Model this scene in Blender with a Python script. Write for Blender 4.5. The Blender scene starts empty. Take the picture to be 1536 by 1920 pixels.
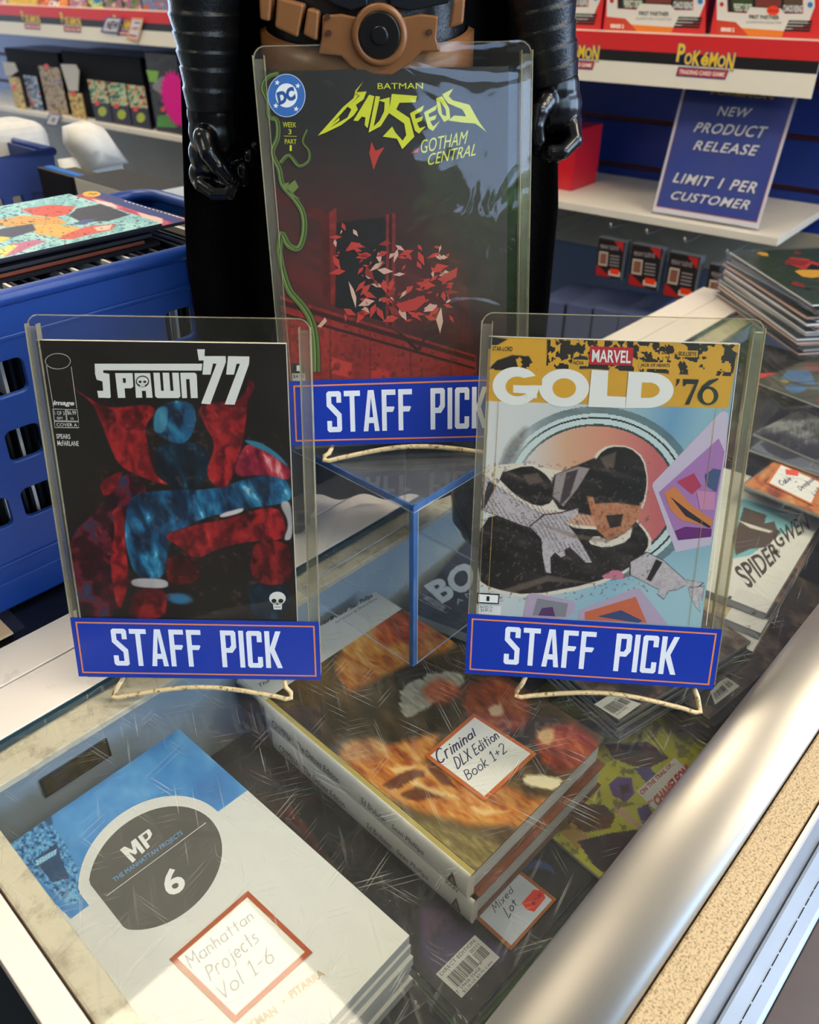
import bpy, bmesh, math, random
import numpy as np
from mathutils import Matrix, Vector

R = math.radians
sc = bpy.context.scene
COL = sc.collection
random.seed(7)

# ------------------------------------------------------------------ camera, world, exposure
CAM_H = 0.476                       # camera height above the glass top (z = 0 is the glass)
FPX = 1530.0                        # focal length in pixels of the 1536 x 1920 frame
PITCH = math.atan((960 + 60) / FPX)
cam = bpy.data.cameras.new('camera')
cam.sensor_fit = 'VERTICAL'
cam.sensor_height = 36.0
cam.lens = FPX / 1920 * 36.0
cam.clip_start = 0.02
cam.dof.use_dof = True
cam.dof.focus_distance = 0.62
cam.dof.aperture_fstop = 9.0
co = bpy.data.objects.new('camera', cam)
COL.objects.link(co)
co.location = (0, 0, CAM_H)
co.rotation_euler = (math.pi / 2 - PITCH, 0, 0)
sc.camera = co

sc.view_settings.view_transform = 'Standard'
sc.view_settings.look = 'None'
sc.view_settings.gamma = 1
sc.view_settings.use_curve_mapping = False
sc.view_settings.exposure = 0.5
sc.cycles.use_denoising = True
sc.cycles.use_adaptive_sampling = True
sc.cycles.adaptive_threshold = 0.02
sc.cycles.max_bounces = 8
sc.cycles.diffuse_bounces = 3
sc.cycles.glossy_bounces = 4
sc.cycles.transparent_max_bounces = 40
sc.cycles.sample_clamp_indirect = 4
sc.cycles.caustics_reflective = False
sc.cycles.caustics_refractive = False

w = bpy.data.worlds.new('daylight'); sc.world = w
w.use_nodes = True
nt = w.node_tree; bg = nt.nodes['Background']
tc = nt.nodes.new('ShaderNodeTexCoord'); sx = nt.nodes.new('ShaderNodeSeparateXYZ')
rp = nt.nodes.new('ShaderNodeValToRGB')
nt.links.new(tc.outputs['Generated'], sx.inputs[0]); nt.links.new(sx.outputs['Z'], rp.inputs[0])
rp.color_ramp.elements[0].position = 0.0; rp.color_ramp.elements[0].color = (.60, .76, 1, 1)
rp.color_ramp.elements[1].position = 0.5; rp.color_ramp.elements[1].color = (.40, .60, 1, 1)
nt.links.new(rp.outputs[0], bg.inputs[0])
bg.inputs[1].default_value = 7.0

FLOOR_Z, CEIL_Z = -0.95, 1.75
WIN = (.62, 3.3, .45, 1.7)             # the shop window behind the camera: x0, x1, z0, z1
WIN2 = (-2.2, 2.2, -.3, 1.6)          # the window in the right wall: y0, y1, z0, z1
WIN_Y = -2.4

def area(name, loc, size, energy, color, rot):
    l = bpy.data.lights.new(name, 'AREA'); l.shape = 'RECTANGLE'; l.size, l.size_y = size
    l.energy = energy; l.color = color
    o = bpy.data.objects.new(name, l); COL.objects.link(o); o.location = loc; o.rotation_euler = rot
    return o
# daylight enters by the window: a portal sits in its opening
po = area('window_daylight', ((WIN[0] + WIN[1]) / 2, WIN_Y - .03, (WIN[2] + WIN[3]) / 2),
          (WIN[1] - WIN[0], WIN[3] - WIN[2]), 1, (1, 1, 1), (R(90), 0, 0))
po.data.cycles.is_portal = True
po = area('side_daylight', (3.63, (WIN2[0] + WIN2[1]) / 2, (WIN2[2] + WIN2[3]) / 2), (WIN2[3] - WIN2[2], WIN2[1] - WIN2[0]), 1, (1, 1, 1), (0, R(90), 0))
po.data.cycles.is_portal = True
PANEL_E = 10.5                          # emission of the ceiling light diffusers

# ------------------------------------------------------------------ pixel rays (measuring the photograph)
CP, SP = math.cos(PITCH), math.sin(PITCH)
FWD = np.array([0, CP, -SP]); UPV = np.array([0, SP, CP]); RT = np.array([1.0, 0, 0])
ORG = np.array([0, 0, CAM_H])
def ray(px, py):
    return RT * ((px - 768) / FPX) + FWD - UPV * ((py - 960) / FPX)
def on_z(px, py, z=0.0):
    d = ray(px, py); return ORG + d * ((z - CAM_H) / d[2])
def on_y(px, py, y):
    d = ray(px, py); return ORG + d * (y / d[1])
A47 = R(47)
E1 = np.array([math.cos(A47), math.sin(A47), 0])     # along the display case, away from the viewer
E2 = np.array([math.sin(A47), -math.cos(A47), 0])    # across the case, towards its front
def ST(s, t, z=0.0): return E1 * s + E2 * t + np.array([0, 0, z])
def on_t(px, py, t):
    d = ray(px, py); k = (t - ORG @ E2) / (d @ E2); return ORG + d * k

# ------------------------------------------------------------------ colours and materials
def lin(c):
    if isinstance(c, str):
        c = c.lstrip('#'); c = [int(c[i:i + 2], 16) / 255 for i in (0, 2, 4)]
    return tuple((x / 12.92 if x <= .04045 else ((x + .055) / 1.055) ** 2.4) for x in c[:3])
_m = {}
def new_mat(name):
    m = bpy.data.materials.new(name); m.use_nodes = True
    return m, m.node_tree, m.node_tree.nodes['Principled BSDF']
def mat(name, color, rough=.5, metal=0, spec=.5, noise=0.06, scale=60, bump=0, coat=0):
    if name in _m: return _m[name]
    m, nt, b = new_mat(name)
    c = lin(color)
    n = nt.nodes.new('ShaderNodeTexNoise'); n.inputs['Scale'].default_value = scale; n.inputs['Detail'].default_value = 4
    tcn = nt.nodes.new('ShaderNodeTexCoord'); nt.links.new(tcn.outputs['Object'], n.inputs['Vector'])
    r = nt.nodes.new('ShaderNodeValToRGB')
    r.color_ramp.elements[0].position = .3; r.color_ramp.elements[1].position = .7
    r.color_ramp.elements[0].color = tuple(x * (1 - noise) for x in c) + (1,)
    r.color_ramp.elements[1].color = tuple(min(1, x * (1 + noise)) for x in c) + (1,)
    nt.links.new(n.outputs['Fac'], r.inputs[0]); nt.links.new(r.outputs[0], b.inputs['Base Color'])
    b.inputs['Roughness'].default_value = rough; b.inputs['Metallic'].default_value = metal
    b.inputs['Specular IOR Level'].default_value = spec; b.inputs['Coat Weight'].default_value = coat
    if bump:
        bp = nt.nodes.new('ShaderNodeBump'); bp.inputs['Strength'].default_value = bump; bp.inputs['Distance'].default_value = .001
        nt.links.new(n.outputs['Fac'], bp.inputs['Height']); nt.links.new(bp.outputs[0], b.inputs['Normal'])
    _m[name] = m; return m
def print_mat(name, rough, spec=.4, coat=0):
    m, nt, b = new_mat(name)
    a = nt.nodes.new('ShaderNodeAttribute'); a.attribute_name = 'Col'
    nt.links.new(a.outputs['Color'], b.inputs['Base Color'])
    b.inputs['Roughness'].default_value = rough; b.inputs['Specular IOR Level'].default_value = spec
    b.inputs['Coat Weight'].default_value = coat
    return m
PRINT = print_mat('printed_paper', .45, .35)
GLOSSY = print_mat('glossy_cover', .22, .5)
MATTE = print_mat('matte_paper', .8, .2)
def emit_mat(name, color, s):
    m = bpy.data.materials.new(name); m.use_nodes = True; nt = m.node_tree; nt.nodes.clear()
    e = nt.nodes.new('ShaderNodeEmission'); e.inputs[0].default_value = lin(color) + (1,); e.inputs[1].default_value = s
    n = nt.nodes.new('ShaderNodeTexNoise'); n.inputs['Scale'].default_value = 400
    r = nt.nodes.new('ShaderNodeValToRGB'); c = lin(color)
    r.color_ramp.elements[0].color = tuple(x * .97 for x in c) + (1,); r.color_ramp.elements[1].color = c + (1,)
    nt.links.new(n.outputs['Fac'], r.inputs[0]); nt.links.new(r.outputs[0], e.inputs[0])
    o = nt.nodes.new('ShaderNodeOutputMaterial'); nt.links.new(e.outputs[0], o.inputs[0]); return m
def clear_mat(name, tint, ior=1.5, rough=.02, haze=0.0, haze_col='#c8c8c0', scratch=0.0, bump=0, bscale=8, dark=0):
    """thin clear sheet: sees straight through, reflects by Fresnel, carries a little haze and scratches"""
    m = bpy.data.materials.new(name); m.use_nodes = True; nt = m.node_tree; nt.nodes.clear(); N = nt.nodes.new; L = nt.links.new
    out = N('ShaderNodeOutputMaterial'); tr = N('ShaderNodeBsdfTransparent'); gl = N('ShaderNodeBsdfGlossy')
    tr.inputs[0].default_value = lin(tint) + (1,); gl.inputs['Roughness'].default_value = rough
    fr = N('ShaderNodeFresnel'); fr.inputs[0].default_value = ior
    if bump:
        nn = N('ShaderNodeTexNoise'); nn.inputs['Scale'].default_value = bscale; nn.inputs['Detail'].default_value = 2
        nn.inputs['Distortion'].default_value = 1.2 if bump < .07 else 3.0
        tcb = N('ShaderNodeTexCoord'); L(tcb.outputs['Object'], nn.inputs['Vector'])
        bp = N('ShaderNodeBump'); bp.inputs['Strength'].default_value = bump; bp.inputs['Distance'].default_value = .01
        L(nn.outputs['Fac'], bp.inputs['Height']); L(bp.outputs[0], gl.inputs['Normal'])
    ge = N('ShaderNodeNewGeometry'); sb = N('ShaderNodeMath'); sb.operation = 'SUBTRACT'; sb.inputs[0].default_value = 1; L(ge.outputs['Backfacing'], sb.inputs[1])
    mu = N('ShaderNodeMath'); mu.operation = 'MULTIPLY'; L(fr.outputs[0], mu.inputs[0]); L(sb.outputs[0], mu.inputs[1])     # the sheet mirrors on its outer face only
    mx = N('ShaderNodeMixShader'); L(mu.outputs[0], mx.inputs[0]); L(tr.outputs[0], mx.inputs[1]); L(gl.outputs[0], mx.inputs[2])
    last = mx
    if haze or scratch:
        df = N('ShaderNodeBsdfDiffuse'); df.inputs[0].default_value = lin(haze_col) + (1,)
        tc = N('ShaderNodeTexCoord'); acc = None
        if scratch:
            for k, (ang, sy) in enumerate(((12, 1), (63, 1.3), (101, .8), (149, 1.1))):
                mp = N('ShaderNodeMapping'); mp.vector_type = 'TEXTURE'; mp.inputs['Rotation'].default_value = (0, 0, R(ang))
                mp.inputs['Scale'].default_value = (1 / 16, 1 / (1100 * sy), 1); mp.inputs['Location'].default_value = (k * 3.1, k * 1.7, 0)
                L(tc.outputs['Object'], mp.inputs[0])
                tn = N('ShaderNodeTexNoise'); tn.inputs['Scale'].default_value = 1; tn.inputs['Detail'].default_value = 1
                tn.inputs['Distortion'].default_value = .25
                L(mp.outputs[0], tn.inputs['Vector'])
                mr = N('ShaderNodeMapRange'); mr.inputs[1].default_value = .715; mr.inputs[2].default_value = .77; mr.inputs[4].default_value = scratch
                L(tn.outputs['Fac'], mr.inputs[0])
                if acc is None: acc = mr.outputs[0]
                else:
                    ad = N('ShaderNodeMath'); ad.operation = 'MAXIMUM'; L(acc, ad.inputs[0]); L(mr.outputs[0], ad.inputs[1]); acc = ad.outputs[0]
        dn = N('ShaderNodeTexNoise'); dn.inputs['Scale'].default_value = 14; dn.inputs['Detail'].default_value = 5
        L(tc.outputs['Object'], dn.inputs['Vector'])
        md = N('ShaderNodeMapRange'); md.inputs[1].default_value = .35; md.inputs[2].default_value = .75
        md.inputs[3].default_value = haze * .5; md.inputs[4].default_value = haze * 1.5
        L(dn.outputs['Fac'], md.inputs[0]); f = md.outputs[0]
        if acc is not None:
            ad = N('ShaderNodeMath'); ad.operation = 'ADD'; ad.use_clamp = True; L(acc, ad.inputs[0]); L(f, ad.inputs[1]); f = ad.outputs[0]
        m2 = N('ShaderNodeMixShader'); L(f, m2.inputs[0]); L(mx.outputs[0], m2.inputs[1]); L(df.outputs[0], m2.inputs[2]); last = m2
    L(last.outputs[0], out.inputs[0]); return m

# ------------------------------------------------------------------ mesh building
WHITE = (1, 1, 1)
def frame(o, x, y, z):
    M = Matrix.Identity(4)
    for i, v in enumerate((x, y, z, o)):
        for j in range(3): M[j][i] = float(v[j])
    return M
def zframe(o, ang):                     # upright frame turned by ang about z
    return frame(o, (math.cos(ang), math.sin(ang), 0), (-math.sin(ang), math.cos(ang), 0), (0, 0, 1))
_txt = {}
def glyphs(s, bold=0.0, space=1.0, shear=0.0):
    """outlines of a line of lettering, scaled to the unit square of its ink"""
    k = (s, bold, space, shear)
    if k in _txt: return _txt[k]
    cu = bpy.data.curves.new('lettering', 'FONT'); cu.body = s; cu.offset = bold; cu.space_character = space; cu.shear = shear
    cu.resolution_u = 3
    ob = bpy.data.objects.new('lettering', cu); COL.objects.link(ob)
    me = bpy.data.meshes.new_from_object(ob.evaluated_get(bpy.context.evaluated_depsgraph_get()))
    vs = np.array([v.co[:2] for v in me.vertices]); fs = [tuple(p.vertices) for p in me.polygons]
    bpy.data.objects.remove(ob); bpy.data.curves.remove(cu); bpy.data.meshes.remove(me)
    lo, hi = vs.min(0), vs.max(0); vs = (vs - lo) / np.maximum(hi - lo, 1e-9)
    _txt[k] = (vs, fs); return _txt[k]

class MB:
    """collects coloured faces in the local frame M (x right, y up, z towards the viewer) for ONE mesh"""
    def __init__(self, M=None):
        self.M = M or Matrix.Identity(4); self.v = []; self.f = []; self.c = []
        self.Mi = np.array(self.M.inverted())
    # --- measuring: photo pixel -> local x, y on the plane z = zc of the frame
    def px(self, x, y, zc=0.0):
        o = self.Mi[:3, :3] @ ORG + self.Mi[:3, 3]; d = self.Mi[:3, :3] @ ray(x, y)
        k = (zc - o[2]) / d[2]; p = o + d * k; return np.array([p[0], p[1]])
    def unpx(self, pts, zc=0.0):        # local points -> photo pixels
        A = np.array(self.M); P = np.asarray(pts)
        W = np.stack([P[..., 0], P[..., 1], np.full(P.shape[:-1], zc)], -1) @ A[:3, :3].T + A[:3, 3] - ORG
        z = W @ FWD; return 768 + FPX * (W @ RT) / z, 960 - FPX * (W @ UPV) / z
    # --- local geometry
    def face(self, pts, col=WHITE):
        b = len(self.v); self.v += [tuple(map(float, p)) for p in pts]; self.f.append(tuple(range(b, b + len(pts)))); self.c.append(col)
    def mesh(self, vs, fs, col=WHITE):
        b = len(self.v); self.v += [tuple(map(float, p)) for p in vs]
        for k, f in enumerate(fs):
            self.f.append(tuple(i + b for i in f)); self.c.append(col[k] if isinstance(col, list) else col)
    def box(self, x0, x1, y0, y1, z0, z1, col=WHITE, top=None, sides=None):
        vs = [(x, y, z) for z in (z0, z1) for y in (y0, y1) for x in (x0, x1)]
        fs = [(0, 2, 3, 1), (4, 5, 7, 6), (0, 1, 5, 4), (2, 6, 7, 3), (0, 4, 6, 2), (1, 3, 7, 5)]
        cs = [col] * 6
        if top: cs[1] = top
        if sides: cs[2:6] = sides if isinstance(sides, list) else [sides] * 4
        self.mesh(vs, fs, cs)
    def prism(self, pts, z0, z1, col=WHITE):
        n = len(pts); vs = [(p[0], p[1], z0) for p in pts] + [(p[0], p[1], z1) for p in pts]
        fs = [tuple(range(n))[::-1], tuple(range(n, 2 * n))] + [(i, (i + 1) % n, n + (i + 1) % n, n + i) for i in range(n)]
        self.mesh(vs, fs, col)
    def tube(self, path, r, seg=8, col=WHITE, closed=False):
        P = [np.array(p, float) for p in path]; n = len(P); rings = []; ref = None
        for i in range(n):
            a = P[(i - 1) % n] if (closed or i > 0) else P[i]; b = P[(i + 1) % n] if (closed or i < n - 1) else P[i]
            d = b - a; d /= (np.linalg.norm(d) + 1e-12)
            if ref is None: ref = np.array([0, 0, 1.0]) if abs(d[2]) < .9 else np.array([0, -1.0, 0])
            u = np.cross(ref, d); u /= (np.linalg.norm(u) + 1e-12); v = np.cross(d, u); ref = v
            ri = r[i] if hasattr(r, '__len__') else r
            rx, ry = ri if hasattr(ri, '__len__') else (ri, ri)
            rings.append([P[i] + u * math.cos(2 * math.pi * k / seg) * rx + v * math.sin(2 * math.pi * k / seg) * ry for k in range(seg)])
        vs = [p for q in rings for p in q]; fs = []
        for i in range(n if closed else n - 1):
            j = (i + 1) % n
            fs += [(i * seg + k, i * seg + (k + 1) % seg, j * seg + (k + 1) % seg, j * seg + k) for k in range(seg)]
        if not closed: fs += [tuple(range(seg))[::-1], tuple((n - 1) * seg + k for k in range(seg))]
        self.mesh(vs, fs, col)
    def ball(self, c, r, seg=16, rings=10, col=WHITE, rot=None):
        r = r if hasattr(r, '__len__') else (r, r, r); vs = []; c = np.array(c, float)
        for i in range(rings + 1):
            th = math.pi * i / rings
            for k in range(seg):
                ph = 2 * math.pi * k / seg
                p = np.array((r[0] * math.sin(th) * math.cos(ph), r[1] * math.sin(th) * math.sin(ph), r[2] * math.cos(th)))
                if rot is not None: p = np.array(rot) @ p
                vs.append(c + p)
        fs = [(i * seg + k, (i + 1) * seg + k, (i + 1) * seg + (k + 1) % seg, i * seg + (k + 1) % seg) for i in range(rings) for k in range(seg)]
        self.mesh(vs, fs, col)
    # --- printing on the plane z = zc, measured in photo pixels (lay lifts a layer by a tenth of a millimetre)
    def poly(self, pts, col, lay=1, zc=0.0, lift=8e-5):
        c = lin(col) if isinstance(col, str) else col
        loc = [self.px(x, y, zc) for x, y in pts]
        a = sum(loc[i][0] * loc[(i + 1) % len(loc)][1] - loc[(i + 1) % len(loc)][0] * loc[i][1] for i in range(len(loc)))
        if a < 0: loc = loc[::-1]
        if len(loc) <= 4 : self.face([(p[0], p[1], zc + lay * lift) for p in loc], c); return
        from mathutils.geometry import tessellate_polygon
        tri = tessellate_polygon([[Vector((p[0], p[1], 0)) for p in loc]])
        self.mesh([(p[0], p[1], zc + lay * lift) for p in loc], [t if (loc[t[1]] - loc[t[0]])[0] * (loc[t[2]] - loc[t[0]])[1] - (loc[t[1]] - loc[t[0]])[1] * (loc[t[2]] - loc[t[0]])[0] > 0 else t[::-1] for t in tri], c)
    def lpoly(self, pts, col, z):       # the same in local x, y
        c = lin(col) if isinstance(col, str) else col
        loc = [np.array(p, float) for p in pts]
        a = sum(loc[i][0] * loc[(i + 1) % len(loc)][1] - loc[(i + 1) % len(loc)][0] * loc[i][1] for i in range(len(loc)))
        if a < 0: loc = loc[::-1]
        self.face([(p[0], p[1], z) for p in loc], c)
    def quadmap(self, q, zc):
        TL, TR, BR, BL = [self.px(x, y, zc) for x, y in q]
        return lambda u, v: (1 - v) * ((1 - u) * BL + u * BR) + v * ((1 - u) * TL + u * TR)
    def text(self, s, q, col, lay=2, zc=0.0, bold=0.0, space=1.0, shear=0.0, lift=8e-5):
        vs, fs = glyphs(s, bold, space, shear); g = self.quadmap(q, zc)
        loc = [g(a, b) for a, b in vs]
        self.mesh([(p[0], p[1], zc + lay * lift) for p in loc], fs, lin(col))
    def shapes(self, polys, q, col, lay=2, zc=0.0, box=(0, 0, 1, 1), lift=8e-5):
        g = self.quadmap(q, zc); x0, y0, x1, y1 = box
        for P in polys:
            loc = [g((x - x0) / (x1 - x0), (y - y0) / (y1 - y0)) for x, y in P]
            from mathutils.geometry import tessellate_polygon
            tri = tessellate_polygon([[Vector((p[0], p[1], 0)) for p in loc]])
            self.mesh([(p[0], p[1], zc + lay * lift) for p in loc], tri, lin(col))
    def ell(self, cx, cy, rx, ry, col, lay=1, zc=0.0, rot=0, n=40, a0=0, a1=360):
        c, s = math.cos(R(rot)), math.sin(R(rot)); P = []
        for k in range(n):
            t = R(a0 + (a1 - a0) * k / (n if a1 - a0 == 360 else n - 1))
            x, y = rx * math.cos(t), ry * math.sin(t); P.append((cx + x * c - y * s, cy + x * s + y * c))
        self.poly(P, col, lay, zc)
    def line(self, pts, wpx, col, lay=2, zc=0.0, closed=False):
        P = [np.array(p, float) for p in pts]
        if closed: P = P + [P[0]]
        n = len(P); Lf, Rg = [], []
        for i in range(n):
            d = P[min(i + 1, n - 1)] - P[max(i - 1, 0)]; d /= (np.linalg.norm(d) + 1e-9); o = np.array([-d[1], d[0]])
            wi = wpx[i] if hasattr(wpx, '__len__') else wpx
            Lf.append(P[i] + o * wi / 2); Rg.append(P[i] - o * wi / 2)
        for i in range(n - 1): self.poly([Lf[i], Lf[i + 1], Rg[i + 1], Rg[i]], col, lay, zc)
    def raster(self, x0, x1, y0, y1, nu, nv, fn, z, zc=0.0):
        """a printed picture: nu x nv cells on the local rectangle, coloured by fn(photo px x, photo px y)"""
        u = np.linspace(x0, x1, nu + 1); v = np.linspace(y0, y1, nv + 1)
        cu, cv = np.meshgrid((u[:-1] + u[1:]) / 2, (v[:-1] + v[1:]) / 2)
        X, Y = self.unpx(np.stack([cu, cv], -1), zc)
        col = fn(X, Y); col = np.clip(col, 0, 1)
        col = np.where(col <= .04045, col / 12.92, ((col + .055) / 1.055) ** 2.4).reshape(-1, 3)
        b = len(self.v); U, V = np.meshgrid(u, v)
        self.v += [(a, c, z) for a, c in zip(U.ravel().tolist(), V.ravel().tolist())]
        w1 = nu + 1
        self.f += [(b + j * w1 + i, b + j * w1 + i + 1, b + (j + 1) * w1 + i + 1, b + (j + 1) * w1 + i) for j in range(nv) for i in range(nu)]
        self.c += [tuple(c) for c in col.tolist()]
    def hand(self, s, q, col, wd=.09, lay=3, zc=0.0):
        """handwriting: pen strokes in the quad q"""
        x = 0; strokes = []
        for ch in s:
            st, adv = PEN.get(ch, ([], .5))
            for P in st: strokes.append([(x + a, b) for a, b in P])
            x += adv + .16
        g = self.quadmap(q, zc); W = max(x - .16, .01)
        h = np.linalg.norm(g(0, 1) - g(0, 0)) * wd / 2
        for P in strokes:
            L = [g(a / W, b) for a, b in P]
            for i in range(len(L) - 1):
                d = L[i + 1] - L[i]; n = np.linalg.norm(d)
                if n < 1e-9: continue
                d /= n; o = np.array([-d[1], d[0]]) * h; e = d * h * .6
                self.lpoly([L[i] + o - e, L[i + 1] + o + e, L[i + 1] - o + e, L[i] - o - e], col, zc + lay * 8e-5)
    def build(self, name, material, parent=None, smooth=False, bevel=0, M=None, bseg=2):
        me = bpy.data.meshes.new(name)
        me.from_pydata(self.v, [], self.f)
        at = me.color_attributes.new('Col', 'FLOAT_COLOR', 'CORNER')
        ls = np.array([len(f) for f in self.f]); cc = np.repeat(np.array([tuple(c)[:3] + (1,) for c in self.c], np.float32), ls, axis=0)
        at.data.foreach_set('color', cc.ravel())
        me.materials.append(material)
        if smooth: me.polygons.foreach_set('use_smooth', [True] * len(me.polygons))
        me.update()
        o = bpy.data.objects.new(name, me); COL.objects.link(o)
        if bevel:
            b = o.modifiers.new('bevel', 'BEVEL'); b.width = bevel; b.segments = bseg; b.limit_method = 'ANGLE'; b.angle_limit = R(40)
        if parent is not None: o.parent = parent
        else: o.matrix_world = M if M is not None else self.M
        return o

def thing(name, label, cat, M, group=None):
    o = bpy.data.objects.new(name, None); COL.objects.link(o); o.empty_display_size = .02
    o.matrix_world = M if isinstance(M, Matrix) else Matrix.Translation(Vector([float(x) for x in M]))
    o['label'] = label; o['category'] = cat
    if group: o['group'] = group
    return o
def tag(o, label, cat, group=None):
    o['label'] = label; o['category'] = cat
    if group: o['group'] = group
    return o
def struct(o): o['kind'] = 'structure'; return o
def crop(ox, oy, s):
    def f(*pts): return [(ox + x / s, oy + y / s) for x, y in pts]
    return f
def copy_thing(root, M, label=None):
    r = root.copy(); COL.objects.link(r); r.matrix_world = M
    if label: r['label'] = label
    for ch in list(root.children):
        c = ch.copy(); COL.objects.link(c); c.parent = r; c.matrix_parent_inverse = ch.matrix_parent_inverse
        for g in list(ch.children):
            d = g.copy(); COL.objects.link(d); d.parent = c
    return r

# pen strokes for handwriting: letter -> (strokes, advance); unit height
def arc(cx, cy, rx, ry, a0, a1, n=10):
    return [(cx + rx * math.cos(R(a0 + (a1 - a0) * k / n)), cy + ry * math.sin(R(a0 + (a1 - a0) * k / n))) for k in range(n + 1)]
PEN = {
 'C': ([arc(.35, .5, .35, .5, 50, 310)], .62), 'r': ([[(0, .6), (.05, 0)], [(.03, .4)] + arc(.2, .45, .17, .17, 160, 40)], .36),
 'i': ([[(.05, .6), (.05, 0)], [(.05, .8), (.06, .86)]], .12), 'm': ([[(0, .6), (0, 0)], [(0, .45), (.12, .6), (.24, .5), (.25, 0)], [(.25, .45), (.38, .6), (.5, .5), (.52, 0)]], .54),
 'n': ([[(0, .6), (0, 0)], [(0, .42), (.15, .6), (.3, .5), (.32, 0)]], .34), 'a': ([arc(.2, .3, .2, .28, 60, 330), [(.4, .6), (.4, 0)]], .42),
 'l': ([[(.05, 1), (.05, 0)]], .1), 'D': ([[(.03, 1), (0, 0)], [(.0, .98)] + arc(.05, .5, .5, .5, 85, -90)], .58),
 'L': ([[(.05, 1), (0, 0), (.4, .05)]], .42), 'X': ([[(0, 1), (.5, 0)], [(.5, 1), (0, 0)]], .5), 'x': ([[(0, .6), (.32, 0)], [(.34, .6), (0, 0)]], .34),
 'E': ([[(.42, 1), (.05, .95), (0, 0), (.42, .02)], [(.03, .5), (.35, .55)]], .44), 'd': ([arc(.2, .28, .2, .28, 50, 330), [(.42, 1), (.4, 0)]], .44),
 't': ([[(.15, .95), (.15, .0)], [(0, .62), (.32, .66)]], .3), 'o': ([arc(.22, .3, .22, .29, 80, 440)], .44), 'B': ([[(0, 1), (0, 0)], [(0, .98)] + arc(.08, .76, .3, .23, 80, -90) + arc(.08, .27, .38, .27, 80, -90)], .46),
 'k': ([[(0, 1), (0, 0)], [(.32, .6), (.02, .28), (.36, 0)]], .36), '1': ([[(0, .8), (.15, 1), (.15, 0)], [(0, 0), (.3, 0)]], .3), '2': ([arc(.22, .75, .22, .25, 160, -30) + [(0, 0), (.45, .04)]], .46),
 '+': ([[(.2, .7), (.2, .25)], [(0, .48), (.4, .48)]], .42), 'M': ([[(0, 0), (.05, 1), (.28, .35), (.55, 1), (.6, 0)]], .62), 'e': ([[(.03, .3), (.4, .34)] + arc(.21, .3, .2, .28, 10, 310)], .42),
 'h': ([[(0, 1), (0, 0)], [(0, .4), (.16, .6), (.3, .48), (.32, 0)]], .34), 'P': ([[(.03, 1), (0, 0)], [(.0, .98)] + arc(.1, .74, .34, .25, 85, -95)], .46),
 'j': ([[(.2, .6), (.2, -.2), (0, -.25)], [(.2, .8), (.21, .86)]], .24), 'c': ([arc(.2, .3, .2, .28, 50, 310)], .36), 's': ([[(.3, .56), (.08, .58), (.05, .4), (.28, .22), (.25, .04), (0, .02)]], .32),
 'V': ([[(0, 1), (.25, 0), (.5, 1)]], .5), '-': ([[(0, .45), (.28, .47)]], .3), '6': ([[(.35, 1), (.08, .5)] + arc(.22, .26, .21, .26, 160, 520)], .44), 'b': ([[(0, 1), (0, 0)], arc(.2, .28, .2, .28, 150, -150)], .42),
 'p': ([[(0, .6), (0, -.35)], arc(.2, .3, .2, .28, 150, -150)], .42), '/': ([[(0, 0), (.3, 1)]], .3), ' ': ([], .25),
}
# block capitals of the shop's own signs
def HL(x, y0, x1, y1): return [(x, y0), (x1, y0), (x1, y1), (x, y1)]
BLOCK = {
 'S': ([[(.5, 10), (3.5, 10), (4, 9.5), (4, 7.2), (2.7, 7.2), (2.7, 8.7), (1.3, 8.7), (1.3, 7.1), (4, 4.4), (4, .5), (3.5, 0), (.5, 0), (0, .5), (0, 2.8), (1.3, 2.8), (1.3, 1.3), (2.7, 1.3), (2.7, 3.7), (0, 6.4), (0, 9.5)]], 4),
 'T': ([[(0, 10), (4.4, 10), (4.4, 8.7), (2.85, 8.7), (2.85, 0), (1.55, 0), (1.55, 8.7), (0, 8.7)]], 4.4),
 'A': ([[(1.4, 10), (2.2, 10), (2.2, 8.2), (1.3, 0), (0, 0)], [(2.2, 10), (3.0, 10), (4.4, 0), (3.1, 0), (2.2, 8.2)], [(1.5, 2.0), (2.9, 2.0), (2.75, 3.4), (1.65, 3.4)]], 4.4),
 'F': ([[(0, 0), (0, 10), (3.8, 10), (3.8, 8.7), (1.3, 8.7), (1.3, 5.9), (3.3, 5.9), (3.5, 5.6), (3.0, 4.6), (1.3, 4.6), (1.3, 0)]], 3.8),
 'P': ([HL(0, 0, 1.3, 10), [(1.3, 10), (3.5, 10), (4, 9.5), (4, 8.7), (1.3, 8.7)], [(2.7, 8.7), (4, 8.7), (4, 5.5), (2.7, 6.1)], [(1.3, 5.3), (2.2, 5.3), (2.7, 6.1), (4, 5.5), (2.9, 4.0), (1.3, 4.0)]], 4),
 'I': ([HL(0, 0, 1.3, 10)], 1.3), 'M': ([[(0, 0), (0, 10), (1.6, 10), (2.7, 5.2), (3.8, 10), (5.4, 10), (5.4, 0), (4.0, 0), (4.0, 6.0), (3.1, 2.4), (2.3, 2.4), (1.4, 6.0), (1.4, 0)]], 5.4),
 'C': ([[(.5, 10), (3.5, 10), (4, 9.5), (4, 7), (2.7, 7), (2.7, 8.7), (1.3, 8.7), (1.3, 1.3), (2.7, 1.3), (2.7, 3), (4, 3), (4, .5), (3.5, 0), (.5, 0), (0, .5), (0, 9.5)]], 4),
 'K': ([HL(0, 0, 1.3, 10), [(1.3, 4.4), (1.3, 5.6), (2.9, 10), (4.3, 10), (2.5, 5.2), (4.4, 0), (3.05, 0)]], 4.4), ' ': ([], 3.6)}
def block(s):
    x = 0; out = []
    for ch in s:
        P, a = BLOCK[ch]; out += [[(x + u, v) for u, v in q] for q in P]; x += a + .75
    return out, (0, 0, x - .75, 10)

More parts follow.
